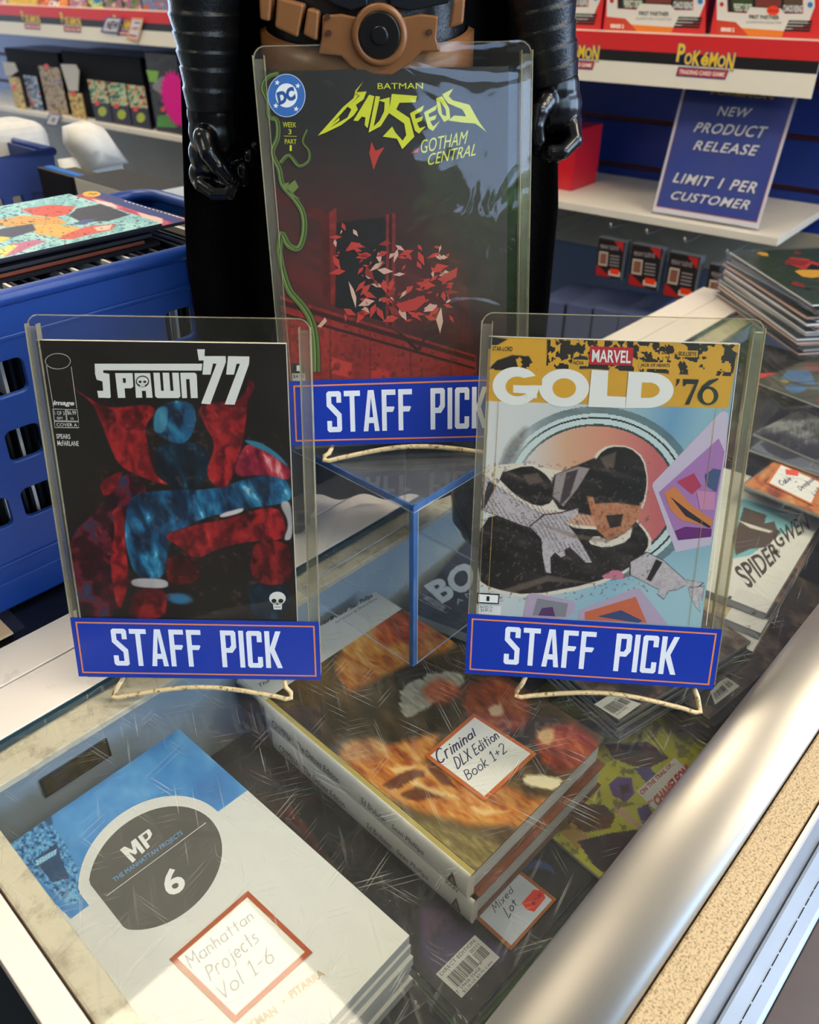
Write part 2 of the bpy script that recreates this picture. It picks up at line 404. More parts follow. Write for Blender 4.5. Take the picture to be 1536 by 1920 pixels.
# ------------------------------------------------------------------ picture making (numpy)
def vnoise(X, Y, seed=0):
    xi = np.floor(X).astype(np.int64); yi = np.floor(Y).astype(np.int64); fx = X - xi; fy = Y - yi
    def hsh(a, b):
        n = (a * 374761393 + b * 668265263 + seed * 144269504) & 0x7fffffff; n = ((n ^ (n >> 13)) * 1274126177) & 0x7fffffff
        return ((n ^ (n >> 16)) & 0xffff) / 65535.0
    ux = fx * fx * (3 - 2 * fx); uy = fy * fy * (3 - 2 * fy)
    return (hsh(xi, yi) * (1 - ux) + hsh(xi + 1, yi) * ux) * (1 - uy) + (hsh(xi, yi + 1) * (1 - ux) + hsh(xi + 1, yi + 1) * ux) * uy
def fbm(X, Y, sc_, seed=0, o=4):
    s = 0; a = .5; t = 0
    for k in range(o): s = s + a * vnoise(X / sc_ * 2 ** k, Y / sc_ * 2 ** k, seed + k * 17); t += a; a *= .5
    return s / t
def rgb(c):
    c = c.lstrip('#'); return np.array([int(c[i:i + 2], 16) / 255 for i in (0, 2, 4)])
def sm(P, n=2):                          # rounds the corners of an outline
    P = [np.array(p, float) for p in P]
    for _ in range(n):
        P = [q for i in range(len(P)) for q in (P[i] * .78 + P[(i + 1) % len(P)] * .22, P[i] * .22 + P[(i + 1) % len(P)] * .78)]
    return [tuple(p) for p in P]
def inpoly(X, Y, P, soft=1.0):
    ins = np.zeros(X.shape, bool); D = np.full(X.shape, 1e9); n = len(P)
    for i in range(n):
        x0, y0 = P[i]; x1, y1 = P[(i + 1) % n]
        c = ((y0 > Y) != (y1 > Y)); ins ^= c & (X < (x1 - x0) * (Y - y0) / (y1 - y0 + 1e-12) + x0)
        dx, dy = x1 - x0, y1 - y0; t = np.clip(((X - x0) * dx + (Y - y0) * dy) / (dx * dx + dy * dy + 1e-12), 0, 1)
        D = np.minimum(D, np.hypot(X - x0 - t * dx, Y - y0 - t * dy))
    sd = np.where(ins, D, -D); return np.clip(.5 + sd / (2 * soft), 0, 1)
def inell(X, Y, cx, cy, rx, ry, rot=0, soft=1.0):
    c, s = math.cos(R(rot)), math.sin(R(rot)); u = (X - cx) * c + (Y - cy) * s; v = -(X - cx) * s + (Y - cy) * c
    return np.clip(.5 + (1 - np.hypot(u / rx, v / ry)) * min(rx, ry) / (2 * soft), 0, 1)
def over(img, a, col):
    col = rgb(col) if isinstance(col, str) else col
    return img * (1 - a[..., None]) + col * a[..., None]
def ramp(t, stops):
    t = np.clip(t, 0, 1); xs = [s[0] for s in stops]; cs = np.array([rgb(s[1]) for s in stops])
    return np.stack([np.interp(t, xs, cs[:, k]) for k in range(3)], -1)
# ================================================================== the room
WR = np.array([.780, -.625, 0]); WN = np.array([.625, .780, 0]); WO = np.array([.709, 1.595, 0])
MW = frame(WO, WR, (0, 0, 1), -WN)                 # shop wall: x to the right, y up, z out towards the viewer; z = 0 is the shelf fronts
m = MB(); m.box(-5, 3.7, WIN_Y - .1, 5.2, FLOOR_Z - .05, FLOOR_Z); struct(m.build('floor', mat('dark_floor', '#4a4742', .6, scale=9)))
m = MB(); m.box(-5, 3.7, WIN_Y - .1, 5.2, CEIL_Z, CEIL_Z + .05); struct(m.build('ceiling', mat('ceiling_tile', '#d9d4c8', .9, scale=30)))
m = MB(); m.box(-5.0, -4.9, WIN_Y - .1, 5.2, FLOOR_Z, CEIL_Z); struct(m.build('wall_left', mat('room_wall', '#b9b0a2', .8, scale=12)))
m = MB(); m.box(3.6, 3.7, WIN_Y - .1, WIN2[0], FLOOR_Z, CEIL_Z); m.box(3.6, 3.7, WIN2[1], 5.2, FLOOR_Z, CEIL_Z)
m.box(3.6, 3.7, WIN2[0], WIN2[1], FLOOR_Z, WIN2[2]); m.box(3.6, 3.7, WIN2[0], WIN2[1], WIN2[3], CEIL_Z); struct(m.build('wall_right', mat('room_wall', '#b9b0a2')))
m = MB()
m.box(-4.9, WIN[0], WIN_Y - .1, WIN_Y, FLOOR_Z, CEIL_Z); m.box(WIN[1], 3.6, WIN_Y - .1, WIN_Y, FLOOR_Z, CEIL_Z)
m.box(WIN[0], WIN[1], WIN_Y - .1, WIN_Y, FLOOR_Z, WIN[2]); m.box(WIN[0], WIN[1], WIN_Y - .1, WIN_Y, WIN[3], CEIL_Z)
struct(m.build('wall_front', mat('front_wall', '#57524c', .8, scale=12)))
m = MB(); fr = .04
for x in (WIN[0], (WIN[0] + WIN[1]) / 2, WIN[1] - fr): m.box(x, x + fr, WIN_Y - .07, WIN_Y - .02, WIN[2], WIN[3])
for z in (WIN[2], WIN[3] - fr): m.box(WIN[0], WIN[1], WIN_Y - .07, WIN_Y - .02, z, z + fr)
wf = struct(m.build('window_1', mat('window_frame', '#3a3a3c', .4)))
m = MB(); m.box(WIN[0] + fr, WIN[1] - fr, WIN_Y - .05, WIN_Y - .045, WIN[2] + fr, WIN[3] - fr)
m.build('pane', clear_mat('window_glass', '#fcfdfd', 1.4), wf)
m = MB()
for y in (WIN2[0], -.02, WIN2[1] - fr): m.box(3.62, 3.67, y, y + fr, WIN2[2], WIN2[3])
for z in (WIN2[2], WIN2[3] - fr): m.box(3.62, 3.67, WIN2[0], WIN2[1], z, z + fr)
wf = struct(m.build('window_2', mat('window_frame', '#3a3a3c')))
m = MB(); m.box(3.645, 3.65, WIN2[0] + fr, WIN2[1] - fr, WIN2[2] + fr, WIN2[3] - fr)
m.build('pane', clear_mat('side_glass', '#fcfdfd', 1.4), wf)
m = MB(); m.box(-8, 16, -14, WIN_Y - .15, FLOOR_Z - .1, FLOOR_Z - .02); struct(m.build('ground', mat('pavement', '#8a8a86', .9)))
# greenery outside the window, mirrored in the plastic holders
leafm = mat('leaf', '#86b44e', .6, noise=.5, scale=3)
def bush(x, y, rx, rz, zc, label):
    m = MB()
    for k in range(2600):
        u = random.gauss(0, 1), random.gauss(0, 1), random.gauss(0, 1); n = math.sqrt(sum(a * a for a in u)); d = random.random() ** .4
        c = np.array([u[0] / n * rx * d, u[1] / n * rx * .7 * d, u[2] / n * rz * d])
        a = np.array([random.uniform(-1, 1) for _ in range(3)]) * .07; b = np.array([random.uniform(-1, 1) for _ in range(3)]) * .05
        m.face([c - a, c + b, c + a, c - b])
    o = thing('garden_tree', label, 'tree', (x, y, FLOOR_Z))
    f = m.build('foliage', leafm, o); f.location = (0, 0, zc - FLOOR_Z)
    m = MB(); m.tube([(0, 0, 0), (.02, 0, (zc - FLOOR_Z) * .5), (0, 0, zc - FLOOR_Z)], .05); m.build('trunk', mat('bark', '#4a3a2a', .9), o)
bush(1.15, -4.4, .42, .6, 1.2, 'small leafy tree outside the shop window, leftmost of three')
bush(2.12, -4.9, .5, .8, 1.15, 'round leafy tree outside the shop window, middle of three')
bush(3.3, -4.5, .6, .7, 1.25, 'tall leafy tree outside the shop window, rightmost of three')

# ceiling lights; the panels near the wall shelves are added, unseen, to brighten them
cl_frame = mat('lamp_frame', '#e8e6e0', .5); cl_diff = emit_mat('lamp_diffuser', '#fff0d4', PANEL_E)
def ceiling_light(s, t, label, first=[None]):
    M = zframe(ST(s, t, CEIL_Z), A47)
    if first[0] is not None: return copy_thing(first[0], M, label)
    o = thing('ceiling_light', label, 'light', M, 'ceiling light panels'); first[0] = o
    m = MB(M)
    for b in ((-.32, .32, -.32, -.3), (-.32, .32, .3, .32), (-.32, -.3, -.3, .3), (.3, .32, -.3, .3)): m.box(*b, -.03, 0)
    m.build('frame', cl_frame, o)
    m = MB(M); m.box(-.3, .3, -.3, .3, -.02, -.004); m.build('diffuser', cl_diff, o)
    return o
for s, t, l in ((.345, -.937, 'square ceiling light panel straight above the display case'), (1.2, .42, 'added square ceiling panel over the far end of the case, brightening the wall shelves'),
                (.35, 1.0, 'square ceiling light panel above the front of the case'), (1.05, 1.5, 'square ceiling light panel in the far right of the ceiling'),
                (.35, -2.8, 'square ceiling light panel above the left shelves'), (-1.6, -.9, 'square ceiling light panel behind the camera'),
                (1.2, -2.7, 'added square ceiling panel brightening the left wall shelves')):
    ceiling_light(s, t, l)

# ------------------------------------------------------------------ shop wall: blue slatted panels with rusty grooves
XL, XR = -4.6, 1.5
blue_slat = mat('blue_slat', '#0e2f80', .45, scale=14); rust = mat('groove_brown', '#6a3026', .6, scale=30)
m = MB(MW); m.box(XL, XR, FLOOR_Z, CEIL_Z, -.36, -.345); struct(m.build('wall_back', rust))
m = MB(MW)
for k in range(-1, 17):
    y = -.03 + k * .104
    if y + .094 < CEIL_Z: m.box(XL, XR, y, y + .092, -.345, -.33)
struct(m.build('trim_1', blue_slat))
m = MB(MW); m.box(XL, XR, FLOOR_Z, -.135, -.345, -.325); struct(m.build('trim_2', mat('lower_panel', '#5d6b86', .55, scale=8)))
m = MB(MW); m.box(XL, XR, -.135, -.018, -.33, -.315); struct(m.build('trim_3', mat('upright_panel', '#a69c88', .6, scale=8)))
m = MB(MW); m.box(XL, -1.35, -.945, -.135, -.3249, -.315); struct(m.build('trim_4', mat('upright_panel', '#a69c88')))

# ================================================================== the display case
MC = zframe((0, 0, 0), A47)                          # local x = along the case, local y = towards its back, z up
case = thing('display_case', 'long glass topped display case with worn cream rails and a silver front tube', 'display case', zframe((E1 * .75 - E2 * .25) + np.array([0, 0, FLOOR_Z]), A47))
CASE_INV = np.linalg.inv(np.array(case.matrix_world))
def cpart(m, name, material, parent=case, **k):
    A = CASE_INV @ np.array(m.M); v = np.array(m.v); v = v @ A[:3, :3].T + A[:3, 3]; m.v = [tuple(p) for p in v.tolist()]
    return m.build(name, material, parent, **k)
S0, S1 = .040, 1.415
def rail_mat(name, base, wear, sc1, lo, hi, rough):
    m, nt, b = new_mat(name); N = nt.nodes.new; L = nt.links.new
    tc = N('ShaderNodeTexCoord'); n1 = N('ShaderNodeTexNoise'); n1.inputs['Scale'].default_value = sc1; n1.inputs['Detail'].default_value = 8; n1.inputs['Roughness'].default_value = .7
    L(tc.outputs['Object'], n1.inputs['Vector'])
    r = N('ShaderNodeValToRGB'); r.color_ramp.elements[0].position = lo; r.color_ramp.elements[1].position = hi
    r.color_ramp.elements[0].color = lin(wear) + (1,); r.color_ramp.elements[1].color = lin(base) + (1,)
    L(n1.outputs['Fac'], r.inputs[0]); L(r.outputs[0], b.inputs['Base Color']); b.inputs['Roughness'].default_value = rough
    bp = N('ShaderNodeBump'); bp.inputs['Strength'].default_value = .25; bp.inputs['Distance'].default_value = .001
    L(n1.outputs['Fac'], bp.inputs['Height']); L(bp.outputs[0], b.inputs['Normal']); return m
cream_rail = rail_mat('worn_cream_paint', '#d9cbb0', '#a8977c', 60, .32, .5, .55)
speck = rail_mat('speckled_rail', '#d2ba92', '#6e5434', 650, .33, .53, .7)
laminate = rail_mat('white_laminate', '#ece2d4', '#cfc0ae', 25, .25, .42, .35)
dark_edge = mat('dark_glass_edge', '#1d3a40', .15, spec=.8)
glass = clear_mat('case_glass', '#fafcfb', 1.5, .03, haze=.016, haze_col='#d8d4c8', scratch=.35)
m = MB(MC); m.box(S0 + .002, S1, .062, .4965, -.006, 0); cpart(m, 'glass_top', glass)
m = MB(MC); m.box(S0 + .001, S1, .4966, .5005, -.006, -.0003); cpart(m, 'glass_edge', dark_edge)
m = MB(MC); m.box(S0, S1, .467, .4995, -.013, -.0065); cpart(m, 'back_rail', cream_rail, bevel=.001)
m = MB(MC); m.box(S0 + .001, S0 + .0195, .064, .467, -.03, -.0065); cpart(m, 'end_rail', cream_rail, bevel=.001)
m = MB(MC); m.box(.0, S1, .5015, .5525, -.03, .0); m.box(0, S1, .5545, .598, -.03, .0); cpart(m, 'back_ledge', laminate, bevel=.0008)
m = MB(MC); m.box(.0205, S0 - .0012, .03, .5003, -.03, .0); cpart(m, 'end_ledge', laminate, bevel=.0008)
# silver front tube: a flattened half round
silver = mat('silver_tube', '#c2bcb2', .42, metal=.9, noise=.05, scale=6)
m = MB(MC); prof = []
for k in range(25):
    a = math.pi * k / 24; prof.append((.0885 + .0275 * math.cos(a), .0115 * math.sin(a)))
prof += [(.061, -.03), (.116, -.006)]
prof = [(.116, .0004)] + prof[1:24] + [(.061, .0), (.061, -.03), (.1, -.03), (.1, .0004)]
n = len(prof); vs = [(s, y, z) for s in (S0, S1) for y, z in prof]
m.mesh(vs, [(i, (i + 1) % n, n + (i + 1) % n, n + i) for i in range(n)] + [tuple(range(n))[::-1], tuple(range(n, 2 * n))])
cpart(m, 'front_tube', silver, smooth=True)
m = MB(MC); m.box(S0, S1, .0375, .0605, -.02, -.001); cpart(m, 'front_rail', speck, bevel=.002)
m = MB(MC); m.box(S0, S1, .0335, .0362, -.02, -.0005); cpart(m, 'trim_strip', mat('white_trim', '#e8dcd2', .4))
m = MB(MC); m.box(S0, S1, .0335, .0385, -.17, -.0205); cpart(m, 'front_panel', mat('mirror_grey_panel', '#4a4442', .12, spec=.9))  # front glass; the grey of boxes mirrored in it is put into its colour
ledge = mat('pale_blue_ledge', '#c4d6ee', .4, scale=20)
m = MB(MC); m.box(S0, S1, .0085, .0335, -.19, -.155); lo = cpart(m, 'foot_ledge', ledge, bevel=.003)
m = MB(MC); x = S0
while x < .7:
    w_ = random.uniform(.008, .02); m.box(x, x + w_ * .85, .0195, .0202, -.1551, -.1546); x += w_
cpart(m, 'crack', mat('crack_black', '#15161a', .8), lo)
m = MB(MC); m.box(S0, S1, .012, .0335, -.95, -.191); cpart(m, 'front_base', mat('black_base', '#0a0a0b', .8))
m = MB(MC); m.box(S0, S1, .0395, .4985, -.165, -.158); cpart(m, 'shelf_board', mat('case_floor', '#2a2b2e', .7, scale=20))
m = MB(MC); m.box(S0, S1, .4995, .504, -.7, -.031); cpart(m, 'back_panel', mat('case_back', '#aab6be', .5, scale=8))
m = MB(MC); m.box(S0 - .004, S0, .0395, .499, -.7, -.031); cpart(m, 'end_panel', mat('case_end', '#8d9298', .5, scale=8))
m = MB(MC); m.box(S0, S1, .0395, .4985, -.949, -.7); cpart(m, 'plinth', mat('black_base', '#0a0a0b'))
m = MB(MC); m.box(.99, S1 - .003, .0395, .4985, -.1575, -.0715); cpart(m, 'inner_step', mat('case_floor', '#2a2b2e'))
# brass plate screwed to the back wall inside the case
m = MB(MC)
pl = thing('brass_plate', 'small brass plate with black border on the back wall inside the glass case', 'plaque', frame(ST(.128, -.4985, 0), E1, (0, 0, 1), E2))
m = MB(pl.matrix_world); P = [m.px(*p) for p in ((75, 1456), (205, 1384), (207, 1424), (78, 1491))]; x0, x1 = (P[0][0] + P[3][0]) / 2, (P[1][0] + P[2][0]) / 2; y0, y1 = (P[2][1] + P[3][1]) / 2, (P[0][1] + P[1][1]) / 2
m.box(x0, x1, y0, y1, .0, .0015); m.build('plate', mat('plate_black', '#1b1914', .4), pl, bevel=.002)
m = MB(pl.matrix_world); m.box(x0 + .0025, x1 - .0025, y0 + .0025, y1 - .0025, .0015, .0019)
m.build('brass_face', mat('brass', '#8f7433', .35, metal=.8), pl)
m = MB(pl.matrix_world)
for k in range(4):
    yy = y1 - .006 - k * (y1 - y0 - .009) / 4; m.lpoly([(x0 + .012 + .004 * (k % 2), yy), (x1 - .012 - .003 * (k % 3), yy), (x1 - .012 - .003 * (k % 3), yy - .0016), (x0 + .012 + .004 * (k % 2), yy - .0016)], '#4a3c1c', .0021)
m.build('engraved_line', PRINT, pl)

# black bench carrying the crate, left of the case
black_top = mat('black_bench_top', '#0d0e12', .35, noise=.3, scale=90)
o = thing('black_bench', 'black table top behind the case carrying the blue crate', 'table', zframe(ST(.2, -.6, FLOOR_Z), A47))
BM = o.matrix_world
m = MB(); m.box(-1.0, .68, .002, .51, -FLOOR_Z - .045, -FLOOR_Z - .003); m.build('table_top', black_top, o)
for a, b in ((-.95, .03), (.62, .03), (-.95, .45), (.62, .45)):
    m = MB(); m.box(a, a + .04, b, b + .04, 0, -FLOOR_Z - .045); m.build('leg', mat('black_base', '#0a0a0b'), o)
# ================================================================== three comics in clear holders on wire easels
holder_clear = clear_mat('holder_plastic', '#fcfcfa', 1.36, .03, haze=.012, haze_col='#b8b4a4', bump=.03, bscale=9)
holder_rippled = clear_mat('holder_plastic_rippled', '#fcfcfa', 1.40, .03, haze=.012, haze_col='#b8b4a4', bump=.09, bscale=9)
holder_rail = clear_mat('holder_rail', '#f4f2ec', 1.5, .06, haze=.15, haze_col='#cfcaba')
rail_line = clear_mat('holder_rail_edge', '#eeeade', 1.5, .1, haze=.36, haze_col='#d0c7a8')
wire_mat = rail_mat('cream_enamel_wire', '#dfc694', '#6e5430', 260, .36, .47, .3)

def lean_frame(B, yaw, lean, roll):
    yaw, lean, roll = R(yaw), R(lean), R(roll)
    u = np.array([math.cos(yaw), math.sin(yaw), 0]); n = np.array([-math.sin(yaw), math.cos(yaw), 0])
    v = np.array([0, 0, 1]) * math.cos(lean) + n * math.sin(lean)
    u2 = u * math.cos(roll) + v * math.sin(roll); v2 = -u * math.sin(roll) + v * math.cos(roll)
    return frame(B, u2, v2, np.cross(u2, v2))
def rrect(x0, x1, y0, y1, r, n=6, rb=None):
    P = []
    rb = r if rb is None else rb
    for cx, cy, a, q in ((x1 - r, y1 - r, 0, r), (x0 + r, y1 - r, 90, r), (x0 + rb, y0 + rb, 180, rb), (x1 - rb, y0 + rb, 270, rb)):
        P += [(cx + q * math.cos(R(a + 90 * k / n)), cy + q * math.sin(R(a + 90 * k / n))) for k in range(n + 1)]
    return P
ZC = -.0011                              # the plane of the comic's cover inside its holder
def comic_holder(M, W, H, label, signq, comicq, comic_label, art, group):
    o = thing('comic_holder', label, 'comic holder', M, group)
    m = MB(M); m.prism(rrect(-W / 2, W / 2, 0, H, .008, rb=.004), -.0006, 0); m.build('front_sheet', holder_rippled if 'riser' in label else holder_clear, o)
    m = MB(M); m.prism(rrect(-W / 2, W / 2, 0, H, .008, rb=.004), -.0064, -.0058); m.build('back_sheet', holder_clear, o)
    for sx in (-1, 1):
        x = sx * (W / 2 - .0038)
        m = MB(M); m.box(x - .0036, x + .0036, .004, H - .008, -.0057, -.0007); r_ = m.build('side_rail', holder_rail, o, bevel=.0009)
        m = MB(M)
        for dx in (-.0037, .0037): m.box(x + dx - .0003, x + dx + .0003, .004, H - .006, -.0060, .0003)
        m.build('rail_edge', rail_line, r_)
    m = MB(M); m.tube([(x, y, -.003) for x, y in [(-W / 2 + .0004, H - .012)] + [(-W / 2 + .0084 - .008 * math.cos(R(a)), H - .0084 + .008 * math.sin(R(a))) for a in range(0, 91, 15)] + [(W / 2 - .0084 + .008 * math.sin(R(a)), H - .0084 + .008 * math.cos(R(a))) for a in range(0, 91, 15)] + [(W / 2 - .0004, H - .012)]], (.0004), 6); m.build('top_edge', rail_line, o, smooth=True)
    m = MB(M); m.box(-W / 2 + .006, W / 2 - .006, .0002, .0022, -.0057, -.0007); m.build('bottom_rail', holder_rail, o, bevel=.0005)
    # the shop's sign taped across the foot
    m = MB(M); P = [m.px(x, y, .0003) for x, y in signq]
    m.prism([tuple(p) for p in P[::-1]], .00012, .0006, lin('#1c3aa8'))
    Z = .0006
    q = signq
    def inner(f):
        c = np.array(q, float); g = m.quadmap(q, Z); TL, TR, BR, BL = P
        d = f
        return [np.array(TL) + (d, -d), np.array(TR) + (-d, -d), np.array(BR) + (-d, d), np.array(BL) + (d, d)]
    a, b = inner(.0033), inner(.0045)
    for i in range(4):
        m.lpoly([a[i], a[(i + 1) % 4], b[(i + 1) % 4], b[i]], '#e58a58', Z + .0001)
    g = m.quadmap(q, Z)
    polys, bx = block('STAFF PICK')
    wd = .69; u0 = .155; v0, v1 = .2, .83
    for Pq in polys:
        loc = [g(u0 + wd * x / bx[2], v0 + (v1 - v0) * y / 10) for x, y in Pq]
        from mathutils.geometry import tessellate_polygon
        tri = tessellate_polygon([[Vector((p[0], p[1], 0)) for p in loc]])
        m.mesh([(p[0], p[1], Z + .00012) for p in loc], tri, lin('#f0f4fa'))
    m.build('staff_sign', GLOSSY, o)
    # the comic inside
    m = MB(M); P = [m.px(x, y, ZC) for x, y in comicq]
    x0, x1, y1 = P[0][0], P[1][0], (P[0][1] + P[1][1]) / 2
    c = MB(M); c.box(x0, x1, .0026, y1, -.0055, ZC - .0002, lin('#e8e2d4')); co_ = c.build('comic_book', MATTE, None, M=M)
    tag(co_, comic_label, 'comic book', 'comics displayed in clear holders')
    c = MB(M); art(c, x0, x1, .0026, y1); c.build('front_cover', PRINT, co_)
    return o

# ---------- cover of the left comic: black ground, crimson drapery and steel blue forms
cl = crop(20, 580, 2.56)
def art_left(c, x0, x1, y0, y1):
    def fn(X, Y):
        x = (X - 20) * 2.56; y = (Y - 580) * 2.56
        n1 = fbm(x, y, 90, 3); n2 = fbm(x + 60 * n1, y * .6 - x * .5, 45, 5); n3 = fbm(x - y * .4, y, 28, 9, 3)
        img = np.zeros(X.shape + (3,)) + rgb('#1b1512'); img = over(img, .35 * n1 * (y > 650), '#2a1a18')
        glow = np.clip((n2 - .5) * 3.2, 0, 1); spec = np.clip((n3 - .66) * 6, 0, 1)
        fold = .5 + .5 * np.sin((x * .5 + y * .16 + 150 * n1 + 40 * n2) / 13); fold2 = .5 + .5 * np.sin((x * .42 - y * .3 + 170 * n1) / 15)
        red = ramp(n2 * .65 + fold * .42 - .05, [(0, '#2b070c'), (.35, '#6d0f18'), (.6, '#9c1a20'), (.85, '#c0282a'), (1, '#e0726a')])
        deep = ramp(n2 * .6 + fold2 * .5 - .05, [(0, '#120a14'), (.4, '#3c0d1a'), (.65, '#701726'), (.85, '#243a5a'), (1, '#2f6f8e')])
        blue = ramp(n2 * 1.3 - .15, [(0, '#0a1626'), (.35, '#12304c'), (.6, '#1c567e'), (.85, '#2f86aa'), (1, '#8fd0e0')])
        def put(P, colr, a=1): 
            nonlocal img
            k = inpoly(x, y, sm(P), 4) * a; img = img * (1 - k[..., None]) + colr * k[..., None]
        put([(260, 1110), (420, 960), (540, 770), (660, 850), (620, 960), (560, 1110), (520, 1300), (520, 1480), (330, 1480)], deep)
        put([(420, 830), (540, 770), (520, 830), (480, 890), (440, 900)], red)
        put([(560, 900), (700, 870), (960, 870), (1180, 800), (1300, 800), (1345, 850), (1350, 930), (1120, 960), (900, 1010), (760, 1100), (740, 1300), (600, 1300), (540, 1110)], blue)
        put([(540, 950), (480, 960), (500, 1060), (470, 1240), (520, 1480), (570, 1300), (545, 1120)], red)
        put([(700, 640), (930, 640), (970, 760), (890, 870), (760, 860), (690, 760)], blue * .45)
        put([(690, 480), (780, 436), (880, 450), (892, 560), (840, 650), (760, 640), (680, 590)], blue * .95)
        put([(690, 480), (760, 460), (740, 600), (680, 590)], ramp(n2, [(0, '#1d4f70'), (1, '#5fb0c4')]))
        put([(820, 520), (850, 470), (880, 560), (840, 640)], ramp(n2, [(0, '#123a5c'), (1, '#256a96')]))
        put([(250, 318), (300, 380), (400, 445), (480, 478), (660, 455), (700, 490), (640, 560), (655, 650), (690, 800), (770, 850), (680, 830), (520, 760), (470, 650), (430, 540), (390, 450), (320, 400)], red)
        put([(890, 470), (1000, 445), (1080, 445), (1130, 400), (1145, 325), (1175, 375), (1140, 430), (1130, 520), (1115, 640), (1080, 740), (1050, 850), (990, 865), (930, 790), (985, 650), (930, 560)], red)
        put([(1110, 660), (1180, 640), (1260, 680), (1345, 770), (1345, 828), (1220, 795), (1060, 810)], ramp(n2 * 1.3, [(0, '#2b0a1c'), (.5, '#7a1530'), (.8, '#b02a3a'), (1, '#f0a0a0')]))
        put([(1120, 625), (1200, 640), (1290, 700), (1345, 770), (1240, 690), (1130, 645)], '#3a8aa8' if False else rgb('#2f7c96'))
        put([(720, 1090), (860, 1040), (1040, 1010), (1290, 930), (1335, 1110), (1150, 1115), (1000, 1150), (880, 1210), (820, 1150)], red)
        put([(1150, 1120), (1335, 1110), (1360, 1300), (1250, 1335), (1150, 1300)], red * .75)
        put([(740, 1180), (900, 1200), (910, 1310), (750, 1335)], red * .55)
        put([(590, 1340), (752, 1345), (745, 1490), (550, 1490)], red * .8)
        put([(1140, 1300), (1240, 1335), (1335, 1325), (1345, 1490), (1150, 1490)], blue * .55)
        img = over(img, inell(x, y, 810, 1392, 58, 26, 5, 8), '#2c6c94')
        img = over(img, spec * .22 * inpoly(x, y, [(400, 440), (1340, 440), (1340, 1480), (400, 1480)], 40), '#e08a7a')
        put([(1285, 930), (1345, 918), (1356, 1105), (1305, 1116), (1338, 1030)], rgb('#ded6d4') * (1 - .3 * n1[..., None]))
        put([(578, 1292), (752, 1297), (756, 1345), (578, 1336)], rgb('#cfc6c6') * (1 - .3 * n1[..., None]))
        put([(1000, 985), (1118, 952), (1112, 978), (1006, 1006)], rgb('#d8cccc'))
        return img
    c.raster(x0, x1, y0, y1, 250, 385, fn, ZC)
    ink = '#f2efe8'
    q = crop(0, 340, 2.954)
    for P in ([(525, 1010), (1121, 1010), (1117, 1048), (572, 1046), (572, 1062), (527, 1068)], [(527, 1066), (572, 1060), (606, 1066), (614, 1196), (606, 1200), (546, 1198), (539, 1160), (572, 1160), (568, 1108), (536, 1098)],
              [(638, 1062), (735, 1062), (739, 1136), (728, 1146), (690, 1146), (695, 1199), (654, 1199)],
              [(745, 1062), (832, 1062), (846, 1198), (811, 1198), (808, 1160), (786, 1160), (789, 1198), (754, 1198)],
              [(850, 1060), (885, 1060), (893, 1160), (908, 1160), (901, 1060), (937, 1060), (945, 1160), (962, 1160), (954, 1060), (990, 1060), (1000, 1190), (990, 1200), (872, 1200), (860, 1190)],
              [(999, 1060), (1080, 1060), (1090, 1070), (1096, 1200), (1058, 1200), (1050, 1095), (1031, 1095), (1037, 1200), (1009, 1200)],
              [(1092, 930), (1135, 930), (1132, 992), (1102, 992)],
              [(1131, 968), (1250, 968), (1252, 1000), (1165, 1235), (1115, 1230), (1200, 1010), (1181, 1008), (1166, 1070), (1122, 1070)],
              [(1264, 968), (1382, 970), (1380, 1012), (1300, 1237), (1245, 1235), (1330, 1010), (1311, 1010), (1296, 1070), (1253, 1070)]):
        c.poly(q(*P), ink, 2, ZC)
    c.poly(q((680, 1090), (697, 1090), (698, 1116), (683, 1116)), '#1b1512', 3, ZC)
    ex, ey = q((790, 1108))[0]
    c.ell(ex, ey, 12.5, 11, '#1b1512', 3, ZC); c.ell(ex, ey - .6, 10.5, 8.2, ink, 4, ZC); c.poly([(ex - 5, ey + 4), (ex + 5, ey + 4), (ex + 4, ey + 10), (ex - 4, ey + 10)], ink, 4, ZC)
    for d in (-4.4, 4.4): c.ell(ex + d, ey + .5, 3, 2.2, '#1b1512', 5, ZC)
    # publisher's mark, issue boxes and credits
    k = crop(20, 580, 2.56)
    ex, ey = k((227, 249))[0]
    P = [(ex + 23.5 * math.cos(R(a)), ey + 14.5 * math.sin(R(a))) for a in range(0, 360, 10)]
    c.line(P, 1.0, '#d8d4cc', 2, ZC, closed=True)
    c.line(k((172, 270), (206, 470)), 1, '#d8d4cc', 2, ZC); c.line(k((291, 275), (318, 475)), 1, '#d8d4cc', 2, ZC)
    c.text('image', k((203, 437), (306, 440), (306, 468), (205, 466)), ink, 3, ZC, bold=.03, shear=.2)
    c.line(k((203, 478), (262, 480), (268, 534), (210, 533)), 1, ink, 2, ZC, closed=True); c.line(k((266, 480), (320, 482), (326, 536), (272, 535)), 1, ink, 2, ZC, closed=True)
    c.line(k((210, 538), (326, 540), (328, 568), (213, 567)), 1, ink, 2, ZC, closed=True)
    c.text('1 OF 3', k((210, 487), (258, 490), (260, 508), (213, 506)), ink, 3, ZC); c.text('SEPT', k((222, 516), (251, 517), (252, 528), (223, 527)), ink, 3, ZC)
    c.text('$6.99', k((270, 484), (314, 487), (316, 510), (274, 507)), ink, 3, ZC); c.text('US', k((288, 518), (303, 519), (304, 530), (289, 529)), ink, 3, ZC)
    c.text('COVER A', k((220, 545), (319, 547), (321, 563), (222, 561)), ink, 3, ZC)
    c.text('SPEARS', k((219, 597), (286, 599), (288, 622), (221, 620)), ink, 3, ZC, bold=.01); c.text('McFARLANE', k((224, 629), (326, 632), (328, 656), (226, 654)), ink, 3, ZC, bold=.01)
    ex, ey = k((1281, 1392))[0]
